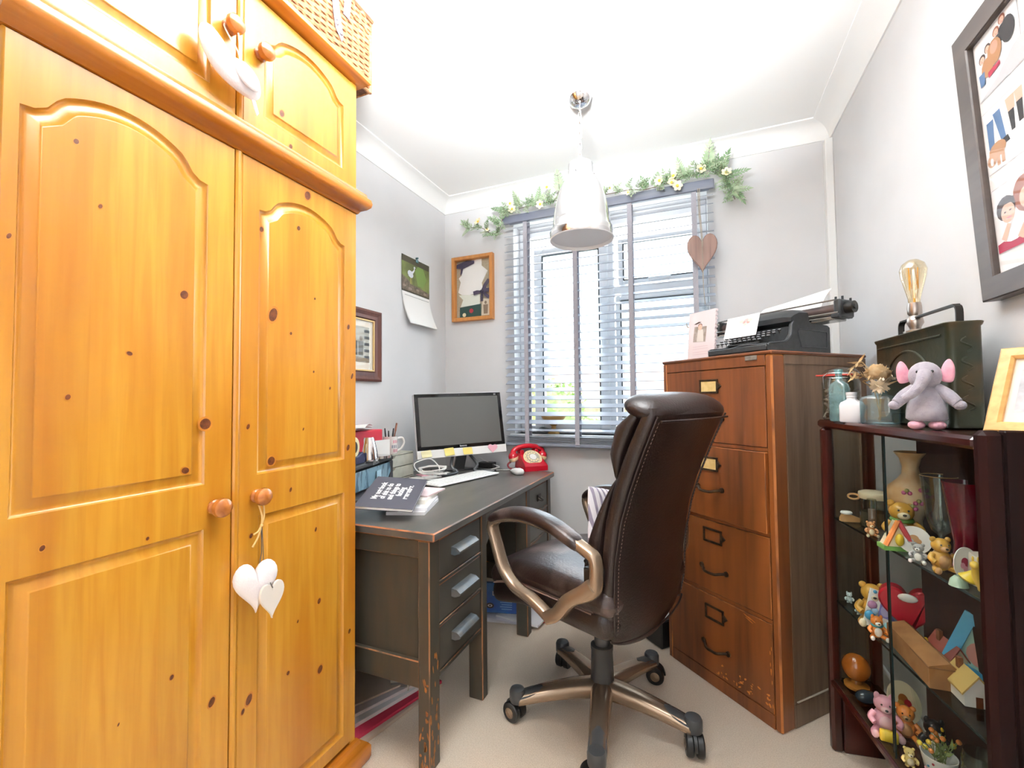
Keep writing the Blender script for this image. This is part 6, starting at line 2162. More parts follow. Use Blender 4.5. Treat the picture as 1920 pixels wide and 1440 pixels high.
MB().box(0.26, CL - 0.002, CDp - 0.010, CDp - 0.003, 0.236, CTOP - 0.028).build('back_board', wood('dark_back_board', '#3a2018', '#2a1610', '#442820', axis=2, r=0.7, spec=0.15), dc)
MB().box(0.028, 0.258, CDp - 0.009, CDp - 0.004, 0.236, CTOP - 0.028).build('back_pane', GS, dc)
MB().box(0.010, 0.015, 0.036, CDp - 0.03, 0.216, CTOP - 0.028).build('side_pane', GS, dc)
for z in (0.775, 0.50):
    s_ = MB()
    s_.box(0.031, CL - 0.004, 0.0265, CDp - 0.012, z - 0.0055, z, 0)
    o = s_.build('glass_shelf', glass('shelf_glass', '#e6eeec', 0.12, graze=0.5), dc)
    MB().box(0.031, CL - 0.004, 0.0245, 0.0264, z - 0.0055, z, 0).build('shelf_edge', mat('dark_green_glass_edge', '#1e2a28', 0.2), o)
for x0, x1, y in ((0.032, 0.365, 0.012), (0.345, CL - 0.006, 0.019)):
    o = MB().box(x0, x1, y, y + 0.004, 0.238, CTOP - 0.028).build('sliding_pane', GS, dc)
    MB().box(x1 if x0 < 0.1 else x0 - 0.0015, x1 + 0.0015 if x0 < 0.1 else x0, y, y + 0.004, 0.238, CTOP - 0.028).build('pane_edge', mat('dark_green_glass_edge', '#1e2a28', 0.2), o)
MB().box(0.03, CL - 0.004, 0.008, 0.026, 0.2365, 0.241).build('track', BRZ, dc)
tag(MB().tube(catmull([(0.652, 1.73, 1.06), (0.654, 1.72, 0.95), (0.652, 1.71, 0.8), (0.654, 1.70, 0.5), (0.648, 1.69, 0.2)], 6), 0.004, 6).build('wall_cable', CABB), 'black cable hanging down the wall behind the display cabinet', 'cable')


def on(s, n, z):
    return CT_ @ V((s, n, z))


# ---- on top of the cabinet
ZT = CTOP
# tin
OIL = mat('dark_green_tin', '#2f3426', 0.36, 0.35, c2='#4a3c26', sc=9, det=6, lo=0.45, hi=0.6, bump=0.05, bsc=60)
OILE = mat('rusted_tin_edge', '#3a3024', 0.5, 0.3)
tc0 = on(0.512, 0.076, ZT)
tx_ = (on(0.10, 0.118, ZT) - tc0).normalized()          # along the long face, away from camera
ty_ = V((-tx_.y, tx_.x, 0))
if ty_.dot(on(0.5, 0.15, ZT) - tc0) < 0:
    ty_ = -ty_
TL_, TW_, TH_ = 0.40, 0.072, 0.25
TNT = Mx(((tx_.x, ty_.x, 0, tc0.x), (tx_.y, ty_.y, 0, tc0.y), (0, 0, 1, ZT), (0, 0, 0, 1)))
tn = thing('oil_tin', 'old dark green embossed tin can with flat handle on the display cabinet', 'tin', tc0)


def rrect(x0, x1, y0, y1, r, n=5):
    out = []
    for cx, cy, a0 in ((x1 - r, y0 + r, -90), (x1 - r, y1 - r, 0), (x0 + r, y1 - r, 90), (x0 + r, y0 + r, 180)):
        for k in range(n + 1):
            a = rad(a0 + 90 * k / n)
            out.append((cx + r * math.cos(a), cy + r * math.sin(a)))
    return out


o_ = rrect(0, TL_, 0, TW_, 0.018)
flip = tx_.cross(ty_).z < 0
rings = [[V((x, y, z)) for x, y in (offset(o_, d) if d else o_)] for d, z in ((0.004, 0.001), (0, 0.004), (0, 0.01), (0.003, 0.014), (0.003, TH_ - 0.012), (0, TH_ - 0.008), (-0.002, TH_ - 0.002), (0, TH_), (0.006, TH_ - 0.003))]
if flip:
    rings = [r[::-1] for r in rings]
mb = MB(TNT).loft(rings)
mb.build('body', OIL, tn, W=True, sharp=40)
mb = MB(TNT)
mb.tube([(x, -0.0005 + 0.003, z) for x, z in [(0.20 + 0.125 * math.cos(t), 0.10 + 0.10 * math.sin(t)) for t in [PI * k / 24 for k in range(25)]]], 0.0035, 6)
mb.tube([(x, 0.0025, z) for x, z in ((0.03, 0.222), (0.37, 0.222))], 0.003, 6)
mb.tube([(x, 0.0025, z) for x, z in ((0.03, 0.03), (0.37, 0.03))], 0.003, 6)
for k in range(4):      # scrolling embossing down the end
    z0_ = 0.04 + 0.045 * k
    mb.tube(catmull([(0.0030, 0.036 + 0.010 * math.sin(t), z0_ + 0.004 + 0.034 * t / (2 * PI)) for t in [2 * PI * j / 12 for j in range(13)]], 4), 0.0022, 8)
mb.build('embossing', OIL, tn, W=True)
mb = MB(TNT)
hy = TW_ * 0.5
mb.tube(catmull([(0.025, hy, TH_ - 0.003), (0.025, hy, TH_ + 0.03), (0.035, hy, TH_ + 0.042), (0.06, hy, TH_ + 0.044), (0.27, hy, TH_ + 0.044), (0.295, hy, TH_ + 0.042), (0.305, hy, TH_ + 0.03), (0.305, hy, TH_ - 0.003)], 4), 0.007, sec=[(1, -0.3), (1, 0.3), (-1, 0.3), (-1, -0.3)], up=(ty_.x * 0, 1, 0))
mb.build('handle', mat('dark_steel_strap', '#2e2c2a', 0.45, 0.5), tn, W=True)

# lamp with filament bulb
lb = TNT @ V((0.225, 0.036, TH_ + 0.0))
lm = thing('filament_lamp', 'pewter bulb lamp with large amber filament bulb standing on the tin', 'lamp', lb)
mb = MB().lathe([(0, 0.0), (0.026, 0), (0.026, 0.008), (0.012, 0.012), (0.013, 0.018), (0.019, 0.03), (0.017, 0.042), (0.012, 0.05), (0.016, 0.056), (0.016, 0.072), (0.014, 0.086), (0.0, 0.086)], lb, 24)
mb.build('base', mat('pewter', '#b5aaa2', 0.3, 0.9), lm, W=True, sharp=50)
mb = MB().lathe([(0.0, 0.082), (0.0125, 0.086), (0.014, 0.10), (0.021, 0.13), (0.028, 0.16), (0.03, 0.178), (0.025, 0.195), (0.012, 0.206), (0.0, 0.208)], lb, 28)
bu = mb.build('bulb', glass('amber_bulb_glass', '#fbf1da', 0.5), lm, W=True, sharp=80)
mb = MB()
pts = []
for k in range(9):
    a = 2 * PI * k / 8
    r_ = 0.010
    z0_, z1_ = 0.125, 0.185
    p = V((lb.x + r_ * math.cos(a), lb.y + r_ * math.sin(a), lb.z + (z0_ if k % 2 else z1_)))
    pts.append(p)
mb.tube(pts, 0.0012, 5)
mb.cyl(lb + V((0, 0, 0.086)), lb + V((0, 0, 0.15)), 0.003, 0.002, 8)
mb.build('filament', mat('brass_filament', '#c99a3c', 0.3, 0.8, em=('#ffb84a', 0.15)), bu, W=True)

# clip-top jar
jc = on(0.022, 0.062, ZT)
jr = thing('clip_jar', 'glass clip-top jar of dried bits with red rubber seal', 'jar', jc)
mb = MB().lathe([(0, 0.0), (0.05, 0), (0.054, 0.006), (0.054, 0.125), (0.048, 0.14), (0.046, 0.148), (0.044, 0.148), (0.046, 0.138), (0.051, 0.124), (0.051, 0.008), (0, 0.005)], jc, 32)
mb.build('glass_body', glass('clear_jar_glass', '#eef3f0', 0.3), jr, W=True, sharp=60)
mb = MB().lathe([(0.044, 0.148), (0.051, 0.148), (0.051, 0.153), (0.044, 0.153), (0.044, 0.148)], jc, 32)
mb.box(jc.x - 0.07, jc.x - 0.045, jc.y - 0.006, jc.y + 0.006, jc.z + 0.148, jc.z + 0.153, 0.001)
mb.build('rubber_seal', mat('red_rubber', '#c8463a', 0.6), jr, W=True)
mb = MB().lathe([(0, 0.154), (0.049, 0.154), (0.05, 0.16), (0.042, 0.17), (0.02, 0.175), (0.0, 0.174)], jc, 32)
mb.build('lid', glass('clear_jar_glass', '#eef3f0', 0.3), jr, W=True, sharp=60)
mb = MB()
mb.tube([jc + V((0.0505 * math.cos(t), 0.0505 * math.sin(t), 0.157)) for t in [2 * PI * k / 24 for k in range(24)]], 0.0015, 5, closed=True)
mb.tube([jc + V((0.050 * math.cos(t), 0.050 * math.sin(t), 0.140)) for t in [2 * PI * k / 24 for k in range(24)]], 0.0015, 5, closed=True)
fx, fy = jc.x - 0.045, jc.y - 0.035
mb.tube([(fx, fy, jc.z + 0.157), (fx - 0.014, fy - 0.008, jc.z + 0.145), (fx - 0.012, fy - 0.007, jc.z + 0.105), (fx - 0.0, fy - 0.012, jc.z + 0.10), (fx + 0.006, fy - 0.012, jc.z + 0.14)], 0.0016, 5)
mb.build('wire_clip', STEEL, jr, W=True)
mb = MB()
rj = random.Random(9)
for _ in range(170):
    a, r_, z = rj.uniform(0, 2 * PI), 0.044 * rj.random() ** 0.5, rj.uniform(0.012, 0.105)
    p = jc + V((r_ * math.cos(a), r_ * math.sin(a), z))
    d = V((rj.gauss(0, 1), rj.gauss(0, 1), rj.gauss(0, 0.6))).normalized() * 0.014
    mb.tube(catmull([p - d, p + V((0, 0, 0.004)), p + d], 2), 0.0044, 5, mi=rj.randint(0, 2))
o = mb.build('dried_filling', [mat('dried_brown', '#7d6456', 0.9), mat('dried_mauve', '#a08d88', 0.9), mat('dried_pale', '#c5b3a4', 0.9)], jr, W=True)
o['kind'] = 'stuff'

# bottles
AQ = glass('aqua_glass', '#bfe2e4', 0.4, milk=0.22)
AQL = glass('pale_aqua_glass', '#cfe6ea', 0.4, milk=0.12)


def bottle(name, label, c, hw, hd, prof, m, rz=0.0, round_=0.3, cat='bottle', contents=None):
    """flattened bottle lofted from (scale, z) rings of a rounded rectangle"""
    c = V(c)
    R = Mx.Rotation(rz, 3, 'Z')
    rings = []
    for k, z, sq in prof:
        rings.append([c + R @ V((x, y, 0)) + V((0, 0, z)) for x, y in [(a * (k if k > 0.55 else k), b * max(k, k * hw / hd if k < 0.55 else k)) for a, b in sup(28, hw, hd, sq)]])
    mb = MB().loft(rings)
    return tag(mb.build(name, m, sharp=50), label, cat)


bottle('glass_bottle', 'tall slim aqua glass bottle beside the clip-top jar', on(0.125, 0.014, ZT), 0.026, 0.015, [(0.9, 0, 0.4), (1, 0.004, 0.35), (1, 0.105, 0.35), (0.9, 0.118, 0.5), (0.5, 0.126, 0.9), (0.36, 0.13, 1), (0.36, 0.155, 1), (0.45, 0.157, 1), (0.45, 0.165, 1), (0.3, 0.1655, 1)], AQ, AZ + 0.6)
bottle('white_bottle', 'small white ribbed bottle in front of the glass bottles', on(0.185, 0.022, ZT), 0.03, 0.018, [(0.92, 0, 0.4), (1, 0.003, 0.35), (1, 0.05, 0.35), (0.9, 0.06, 0.45), (0.5, 0.067, 0.9), (0.42, 0.07, 1), (0.42, 0.075, 1), (0.47, 0.077, 1), (0.42, 0.080, 1), (0.47, 0.083, 1), (0.47, 0.091, 1), (0.3, 0.0915, 1)], mat('white_ceramic', '#efeff3', 0.35), AZ + 0.7)
sqc = on(0.268, 0.055, ZT)
bottle('square_bottle', 'square pale aqua bottle holding dried flowers', sqc, 0.039, 0.032, [(0.92, 0, 0.3), (1, 0.004, 0.25), (1, 0.068, 0.25), (0.95, 0.076, 0.35), (0.54, 0.082, 0.8), (0.46, 0.085, 1), (0.46, 0.10, 1), (0.52, 0.102, 1), (0.52, 0.108, 1), (0.4, 0.1085, 1)], AQL, AZ + 0.75)
df = thing('dried_flowers', 'dried cream rose, white bloom and oat stems in the square bottle', 'dried flowers', sqc)
ROSE = mat('dried_rose', '#ecd5ae', 0.8, c2='#dcbb88', sc=40)
OATS = mat('dried_oats', '#d8bd92', 0.8, c2='#b9935c', sc=30)
mb = MB()
sv = V((0.79, 0.61, 0))          # picture-right
for dx, z in ((-0.005, 0.15), (0.02, 0.15), (-0.06, 0.12)):
    mb.tube(catmull([sqc + V((0, 0, 0.01)), sqc + sv * dx * 0.3 + V((0, 0, 0.09)), sqc + sv * dx + V((0, 0, z))], 5), 0.0014, 5)
stem = catmull([sqc + V((0, 0, 0.08)), sqc - sv * 0.03 + V((0, 0, 0.14)), sqc - sv * 0.06 + V((0, 0, 0.175)), sqc - sv * 0.085 + V((0, 0, 0.168))], 6)
mb.tube(stem, 0.0014, 5)
stem2 = catmull([sqc + V((0, 0, 0.08)), sqc - sv * 0.035 + V((0, 0, 0.125)), sqc - sv * 0.075 + V((0, 0, 0.14)), sqc - sv * 0.10 + V((0, 0, 0.125))], 6)
mb.tube(stem2, 0.0014, 5)
mb.build('stems', OATS, df, W=True)
mb = MB()
rd = random.Random(2)
for st in (stem, stem2):
    for i in range(5, len(st), 1):
        d = V((rd.gauss(0, 1), rd.gauss(0, 1), rd.gauss(-0.2, 0.7))).normalized()
        d = (d - sv * 0.9).normalized()
        n_ = d.orthogonal().normalized()
        leaflet(mb, st[i], d, n_, rd.uniform(0.022, 0.042), 0.0035, 0)
for i in range(8):
    d = V((0, 0, 1)) * 0.3 + sv * rd.uniform(0.3, 1) + V((rd.gauss(0, 0.3), rd.gauss(0, 0.3), 0))
    leaflet(mb, sqc + V((0, 0, 0.105)), d.normalized(), V((0.6, -0.8, 0)), rd.uniform(0.03, 0.06), 0.004, 0)
mb.build('oat_heads', OATS, df, W=True, sharp=180)
mb = MB()
rc = sqc + sv * -0.005 + V((0, 0, 0.155))
for lay in range(4):
    n_ = 5 + lay
    for k in range(n_):
        a = 2 * PI * k / n_ + lay * 0.7
        r_ = 0.006 + 0.0065 * lay
        mb.T = Mx.Translation(rc) @ Mx.Rotation(a, 4, 'Z') @ Mx.Rotation(rad(10 + 9 * lay), 4, 'Y')
        mb.sheet(lambda u, v: (r_ + 0.004 * math.sin(PI * v) - 0.004 * (u - 0.5) ** 2 * 8 * 0.3 + 0.004 * v * v, (u - 0.5) * (0.02 + 0.006 * lay), -0.016 + 0.034 * v - 0.012 * (2 * u - 1) ** 2 * v), 4, 4)
mb.T = Mx.Identity(4)
mb.build('rose', ROSE, df, W=True, sharp=180)
for cx, r0, nn in ((sqc + sv * -0.045 - V((-0.02, 0.025, -0.108)), 0.026, 40), (sqc + sv * 0.043 + V((0, 0, 0.128)), 0.016, 24)):
    mb = MB()
    for k in range(nn):
        d = V((rd.gauss(0, 1), rd.gauss(0, 1), rd.gauss(0.2, 0.8))).normalized()
        n_ = d.orthogonal().normalized()
        leaflet(mb, cx, d, n_, r0, r0 * 0.32, 0)
    mb.build('white_bloom', mat('dried_white_bloom', '#e2d2b8', 0.8), df, W=True, sharp=180)

# soft toy elephant
PLU = mat('grey_plush', '#a59fa8', 0.95, c2='#96909a', sc=60, bump=0.25, bsc=300, sheen=0.4)
PNK = mat('pink_plush', '#e7a9b8', 0.9, c2='#dc96a8', sc=50, bump=0.15, bsc=300)
ec = on(0.512, 0.030, ZT)
el = thing('elephant_toy', 'small grey soft toy elephant with pink ears in front of the tin', 'soft toy', ec)
ev = V((0.80, -0.60, 0)).normalized()
fwd = V((-0.35, -0.94, 0)).normalized()       # faces the camera
rgt = V((-fwd.y, fwd.x, 0))
ET = Mx(((rgt.x, -fwd.x, 0, ec.x), (rgt.y, -fwd.y, 0, ec.y), (0, 0, 1, ec.z), (0, 0, 0, 1))) @ Mx.Diagonal((0.84, 0.84, 0.98, 1))     # x = picture right, y = away
mb = MB(ET)
mb.lathe([(0.0, 0.02), (0.036, 0.02), (0.044, 0.026), (0.043, 0.045), (0.038, 0.07), (0.03, 0.092), (0.022, 0.10), (0.0, 0.105)], (0, 0.008, 0), 22)
mb.ell((0, 0.004, 0.128), (0.036, 0.03, 0.034), seg=20, rg=12)
trunk = catmull([(0.0, -0.022, 0.132), (-0.004, -0.036, 0.118), (-0.014, -0.042, 0.10), (-0.028, -0.044, 0.085), (-0.045, -0.042, 0.074)], 5)
mb.tube(trunk, 0.0135, 12, rf=lambda t: 1.25 - 0.55 * t)
for sx_ in (-1, 1):
    mb.tube(catmull([(sx_ * 0.022, 0.008, 0.092), (sx_ * 0.044, 0.0, 0.08), (sx_ * 0.062, -0.008, 0.062)], 5), 0.018, 12, rf=lambda t: 1.05 - 0.35 * t)
    mb.ell((sx_ * 0.066, -0.009, 0.058), (0.014, 0.012, 0.011), seg=12, rg=8)
mb.build('body', PLU, el, W=True, sharp=80)
for sx_ in (-1, 1):
    eo = [(p.x, p.y) for p in catmull([(0.0, -0.01, 0), (0.012, 0.018, 0), (0.026, 0.028, 0), (0.034, 0.012, 0), (0.032, -0.012, 0), (0.024, -0.026, 0), (0.006, -0.022, 0)], 4, True)]
    T = ET @ frame((sx_ * 0.028, 0.008, 0.135), (sx_, -0.35, 0.1), (0, 0, 1))
    pillow(eo, 0.012, T, 4).build('ear', PNK, el, W=True, sharp=80)
    mb = MB(ET).ell((sx_ * 0.021, -0.008, 0.011), (0.019, 0.024, 0.011), seg=16, rg=8)
    mb.build('foot', mat('pink_grey_plush', '#c99aa8', 0.95, bump=0.2, bsc=300), el, W=True, sharp=80)
    mb = MB(ET).ell((sx_ * 0.015, -0.024, 0.137), 0.0035, seg=10, rg=6)
    mb.build('eye', GLOSSB, el, W=True, sharp=80)

# pine photo frame at the near end
pf_ = thing('standing_frame', 'pine photo frame leaning on cabinet top at right edge of picture', 'picture frame', on(0.66, 0.08, ZT))
SFT = CT_ @ frame((0.662, 0.046, ZT + 0.003), (0.85, 0.53, 0), (-0.53 * 0.4, 0.85 * 0.4, 0.92))
LP_ = wood('light_pine_frame', '#d9ab6a', '#c08c48', '#caa05c', axis=0, r=0.4)
box_frame(pf_, SFT, 0, 0.105, 0, 0.18, 0.022, 0.014, LP_, prof=[(0, 0), (0, 0.013), (0.003, 0.015), (0.018, 0.015), (0.022, 0.010), (0.022, 0)])
mb = MB(SFT).rect(0.018, 0.018, 0.088, 0.162, 0.004, 0)
mb.rect(0.034, 0.045, 0.071, 0.135, 0.0045, 1)
mb.build('picture', [mat('cream_mount', '#e8e2d4', 0.8), mat('pale_grey_print', '#c3c4c8', 0.7, c2='#9fa0a6', sc=30)], pf_, W=True)
mb = MB(SFT).box(0.045, 0.08, 0.02, 0.13, -0.004, -0.001)
mb.build('easel_leg', LP_, pf_, W=True)
tag(MB(Mx.Translation((0.50, 1.52, 0))).lathe([(0, 0.0), (0.06, 0.0), (0.075, 0.02), (0.07, 0.07), (0.05, 0.12), (0.02, 0.15), (0, 0.155)], (0, 0, 0), 18).build('white_bag', mat('white_plastic_bag', '#e8e4e6', 0.5, bump=0.6, bsc=25)), 'crumpled white plastic bag on the carpet under the display cabinet', 'bag')
# ------------------------------------------------------------------ ornaments inside the display cabinet
def pm(n_, c_, r=0.35, **k):
    return mat('ornament_' + n_, c_, r, **k)


HONEY, TAN, ORG, PINKG, WHT, YEL, TEAL, REDG, GRN_, BRN, BLKG, GREYG, BLUG, PURP, CRM = [pm(a, b) for a, b in (
    ('honey', '#c8963e'), ('tan', '#b98a58'), ('orange', '#cf7a34'), ('pink', '#dda0ac'), ('white', '#ece8e2'), ('yellow', '#e2c03a'), ('teal', '#3f9aa0'), ('red', '#b01e2c'),
    ('green', '#6a9a4c'), ('brown', '#6b3a20'), ('black', '#1a1a1c'), ('grey', '#a8a6a4'), ('blue', '#4a9cc4'), ('purple', '#8d4cb0'), ('cream', '#e6d6b4'))]
S1, S2, S3 = 0.7755, 0.5005, 0.2415


def FT(s, n, z, turn=0.0):
    """frame at a shelf spot: x = picture right, y = away from the camera"""
    c = on(s, n, z)
    d = V((c.x, c.y, 0)).normalized()
    a = math.atan2(d.y, d.x) - PI / 2 + turn
    return Mx.Translation(c) @ Mx.Rotation(a, 4, 'Z')


def animal(name, label, s, n, z, h, fur, belly=None, ears='round', sit=True, turn=0.0, extra=None, cat='figurine', group='animal figurines'):
    """small sitting or standing figurine; body one mesh, muzzle/paws lighter"""
    T = FT(s, n, z, turn)
    k = h / 0.10
    belly = belly or fur
    mb = MB(T @ Mx.Scale(k, 4))
    mb.ell((0, 0, 0.033), (0.026, 0.023, 0.033), seg=14, rg=9, mi=0)
    mb.ell((0, -0.014, 0.032), (0.017, 0.012, 0.022), seg=12, rg=7, mi=1)
    mb.ell((0, -0.002, 0.077), (0.024, 0.022, 0.022), seg=14, rg=9, mi=0)
    mb.ell((0, -0.021, 0.071), (0.012, 0.010, 0.009), seg=10, rg=6, mi=1)
    mb.ell((0, -0.031, 0.074), (0.004, 0.003, 0.003), seg=8, rg=5, mi=2)
    for sx in (-1, 1):
        mb.ell((sx * 0.009, -0.021, 0.083), 0.0025, seg=8, rg=5, mi=2)
        if ears == 'round':
            mb.ell((sx * 0.019, 0, 0.095), (0.0085, 0.005, 0.0085), seg=10, rg=6, mi=0)
        elif ears == 'long':
            mb.ell((sx * 0.010, 0, 0.113), (0.006, 0.004, 0.022), seg=10, rg=6, mi=0)
        else:
            mb.ell((sx * 0.016, -0.004, 0.097), (0.007, 0.003, 0.011), seg=8, rg=6, mi=0)
        mb.tube(catmull([(sx * 0.022, -0.004, 0.052), (sx * 0.033, -0.012, 0.04), (sx * 0.026, -0.024, 0.032)], 4), 0.0075, 8, mi=0)
        if sit:
            mb.tube(catmull([(sx * 0.016, -0.006, 0.012), (sx * 0.026, -0.024, 0.010), (sx * 0.028, -0.036, 0.010)], 4), 0.0095, 8, mi=0)
            mb.ell((sx * 0.028, -0.039, 0.011), (0.009, 0.006, 0.011), seg=10, rg=6, mi=1)
        else:
            mb.ell((sx * 0.013, -0.008, 0.006), (0.010, 0.014, 0.006), seg=10, rg=6, mi=0)
    o = mb.build(name, [fur, belly, BLKG], sharp=80)
    tag(o, label, cat, group)
    if extra:
        m2 = MB(T @ Mx.Scale(k, 4))
        mm, nm = extra(m2)
        m2.build(nm, mm, o, sharp=60)
    return o


def ex_scarf(m):
    return lambda b: (b.tube([(0.019 * math.cos(t), -0.002 + 0.018 * math.sin(t), 0.058) for t in [2 * PI * j / 16 for j in range(16)]], 0.0045, 6, closed=True), (m, 'scarf'))[1]


def ex_block(m):
    return lambda b: (b.box(-0.02, 0.02, -0.05, -0.036, 0.001, 0.03, 0.003), (m, 'block'))[1]


def disc_plate(name, label, s, n, z, r, turn, tilt, rim, motif, lift=0.0, oval=1.0):
    T = FT(s, n, z, turn) @ Mx.Translation((0, 0, r + lift)) @ Mx.Rotation(PI / 2 - tilt, 4, 'X')
    mb = MB(T @ Mx.Diagonal((oval, 1, 1, 1)))
    mb.lathe([(0, -0.003), (r * 0.6, -0.003), (r, 0.001), (r, 0.003), (r * 0.62, 0.0), (0, 0.0)], seg=28)
    o = tag(mb.build(name, rim, sharp=50), label, 'plate')
    m2 = MB(T @ Mx.Diagonal((oval, 1, 1, 1)))
    for k, (x, y, q) in enumerate(((0, 0.1, 0.3), (-0.2, -0.1, 0.2), (0.22, -0.08, 0.22), (0, -0.3, 0.2))):
        m2.disc(x * r, y * r, q * r, q * r * 0.9, 0.0006 + 0.0002 * k, k % len(motif))
    m2.build('motif', motif, o)
    return o


# upper glass shelf
o = thing('shoe_ornament', 'tiny tan shoe ornament with white collar at far end of upper shelf', 'figurine', on(0.085, 0.05, S1))
T = FT(0.085, 0.05, S1, 0.5)
mb = MB(T)
mb.loft([[V((x, y, z)) for x, y, z in ((q, -w_, 0.001), (q, w_, 0.001), (q, w_ * 0.8, h_), (q, -w_ * 0.8, h_))] for q, w_, h_ in ((-0.03, 0.008, 0.012), (-0.02, 0.012, 0.026), (0.0, 0.013, 0.022), (0.015, 0.013, 0.016), (0.03, 0.008, 0.010))])
mb.build('shoe', TAN, o, W=True, sharp=60)
MB(T).tube([(-0.012 + 0.012 * math.cos(t), 0.010 * math.sin(t), 0.028) for t in [2 * PI * k / 14 for k in range(14)]], 0.005, 6, closed=True).build('collar', WHT, o, W=True)

cj = on(0.155, 0.085, S1)
o = thing('cork_jar', 'glass jar with cork lid, wooden spoon and brown label on upper shelf', 'jar', cj)
MB().lathe([(0, 0), (0.034, 0), (0.037, 0.004), (0.037, 0.082), (0.033, 0.09), (0.031, 0.09), (0.035, 0.08), (0.035, 0.006), (0, 0.004)], cj, 26).build('glass_body', glass('ornament_glass', '#e6ecea', 0.3), o, W=True, sharp=60)
MB().lathe([(0, 0.09), (0.037, 0.09), (0.04, 0.094), (0.039, 0.108), (0.03, 0.112), (0, 0.112)], cj, 26).build('cork_lid', CRM, o, W=True, sharp=50)
T = FT(0.155, 0.085, S1)
mb = MB(T).tube([(-0.05 + 0.014 * math.cos(t), -0.01, 0.092 + 0.008 * math.sin(t)) for t in [2 * PI * k / 16 for k in range(16)]], 0.003, 6, closed=True)
mb.build('wire_loop', TAN, o, W=True)
mb = MB(T @ Mx.Translation((0.05, -0.036, 0.08)) @ Mx.Rotation(0.2, 4, 'Y')).box(-0.026, 0.026, -0.0015, 0.0015, -0.018, 0.018, 0.001)
mb.build('label_tag', pm('card_tan', '#b98d5e', 0.7), o, W=True)
mb = MB().cyl(cj + V((0, 0, 0.006)), cj + V((0, 0, 0.05)), 0.033, seg=20)
mb.build('contents', pm('dried_flower', '#8a7a66', 0.9), o, W=True)
gt = on(0.215, 0.05, S1)
o = thing('glass_tube', 'tall narrow glass tube with pink filling beside the cork jar', 'vase', gt)
MB().lathe([(0, 0), (0.016, 0), (0.012, 0.012), (0.011, 0.02), (0.0115, 0.10), (0.0105, 0.10), (0.010, 0.022), (0, 0.02)], gt, 18).build('glass_body', glass('ornament_glass', '#e6ecea', 0.3), o, W=True, sharp=60)
MB().cyl(gt + V((0, 0, 0.022)), gt + V((0, 0, 0.07)), 0.0095, seg=14).build('filling', pm('dusty_pink', '#c9a49a', 0.8), o, W=True)
animal('hedgehog_figurine', 'peach-orange rounded animal figurine at the front of upper shelf', 0.245, 0.032, S1, 0.042, pm('peach', '#c98d5c'), CRM, turn=0.3)
o = thing('gnome_house', 'tiny tent-shaped house ornament in red and green on upper shelf', 'figurine', on(0.36, 0.035, S1))
T = FT(0.36, 0.035, S1, 0.4)
mb = MB(T)
mb.prism([(-0.034, -0.02), (0.034, -0.02), (0.034, 0.02), (-0.034, 0.02)], 0.001, 0.012)
mb.build('green_base', GRN_, o, W=True)
mb = MB(T).add([(-0.028, -0.018, 0.012), (0.028, -0.018, 0.012), (0.028, 0.018, 0.012), (-0.028, 0.018, 0.012), (0, -0.014, 0.075), (0, 0.014, 0.075)], [(0, 1, 4), (1, 2, 5, 4), (2, 3, 5), (3, 0, 4, 5), (0, 3, 2, 1)])
mb.build('tent', CRM, o, W=True)
mb = MB(T)
mb.tube([(-0.03, -0.019, 0.014), (0, -0.016, 0.078)], 0.006, 6, mi=0)
mb.tube([(0.03, -0.019, 0.014), (0, -0.016, 0.078)], 0.006, 6, mi=1)
mb.build('trim', [ORG, pm('coral', '#c84a50')], o, W=True)
m = MB(T).ell((0.0, -0.02, 0.03), (0.010, 0.008, 0.016), seg=10, rg=7)
m.build('gnome', YEL, o, W=True, sharp=80)
vv = on(0.275, 0.118, S1)
o = thing('flower_vase', 'round cream vase with flared neck and painted flowers on upper shelf', 'vase', vv)
MB().lathe([(0, 0), (0.03, 0), (0.032, 0.006), (0.024, 0.02), (0.022, 0.06), (0.027, 0.075), (0.046, 0.095), (0.055, 0.122), (0.05, 0.15), (0.03, 0.17), (0.02, 0.185), (0.018, 0.205), (0.024, 0.23), (0.036, 0.246), (0.034, 0.247), (0.02, 0.23), (0.014, 0.205), (0, 0.2)], vv, 30).build('vase', pm('vase_cream', '#cdb594', c2='#b98f5c', sc=14), o, W=True, sharp=70)
mb = MB()
for k, (a, z) in enumerate(((-2.2, 0.14), (-1.75, 0.115), (-1.3, 0.135), (-2.0, 0.1), (-1.5, 0.15))):
    for j in range(3):
        mb.ell(vv + V((0.0535 * math.cos(a + j * 0.12) * (1 if z < 0.14 else 0.95), 0.0535 * math.sin(a + j * 0.12) * (1 if z < 0.14 else 0.95), z + 0.006 * (j % 2))), (0.006, 0.006, 0.006), seg=8, rg=5, mi=j % 2)
mb.build('painted_flowers', [pm('rose_paint', '#b0527a'), pm('olive_paint', '#8c8a4a')], o, W=True)
animal('bear_figurine', 'honey coloured bear figurine standing behind the white plate', 0.31, 0.075, S1, 0.115, HONEY, CRM, turn=0.2, extra=ex_scarf(GRN_))
disc_plate('small_plate', 'small round white plate with bear motif leaning on the upper shelf', 0.385, 0.062, S1, 0.034, 0.1, 0.25, WHT, [TAN, GREYG])
tv = on(0.39, 0.118, S1)
MBv = MB().lathe([(0, 0), (0.028, 0), (0.03, 0.004), (0.008, 0.012), (0.006, 0.05), (0.018, 0.062), (0.03, 0.10), (0.037, 0.20), (0.0355, 0.20), (0.028, 0.10), (0.016, 0.064), (0, 0.06)], tv, 26)
tag(MBv.build('tall_glass', glass('ornament_glass', '#e6ecea', 0.3), sharp=60), 'tall clear stemmed glass with gilt rim at back of upper shelf', 'glass')
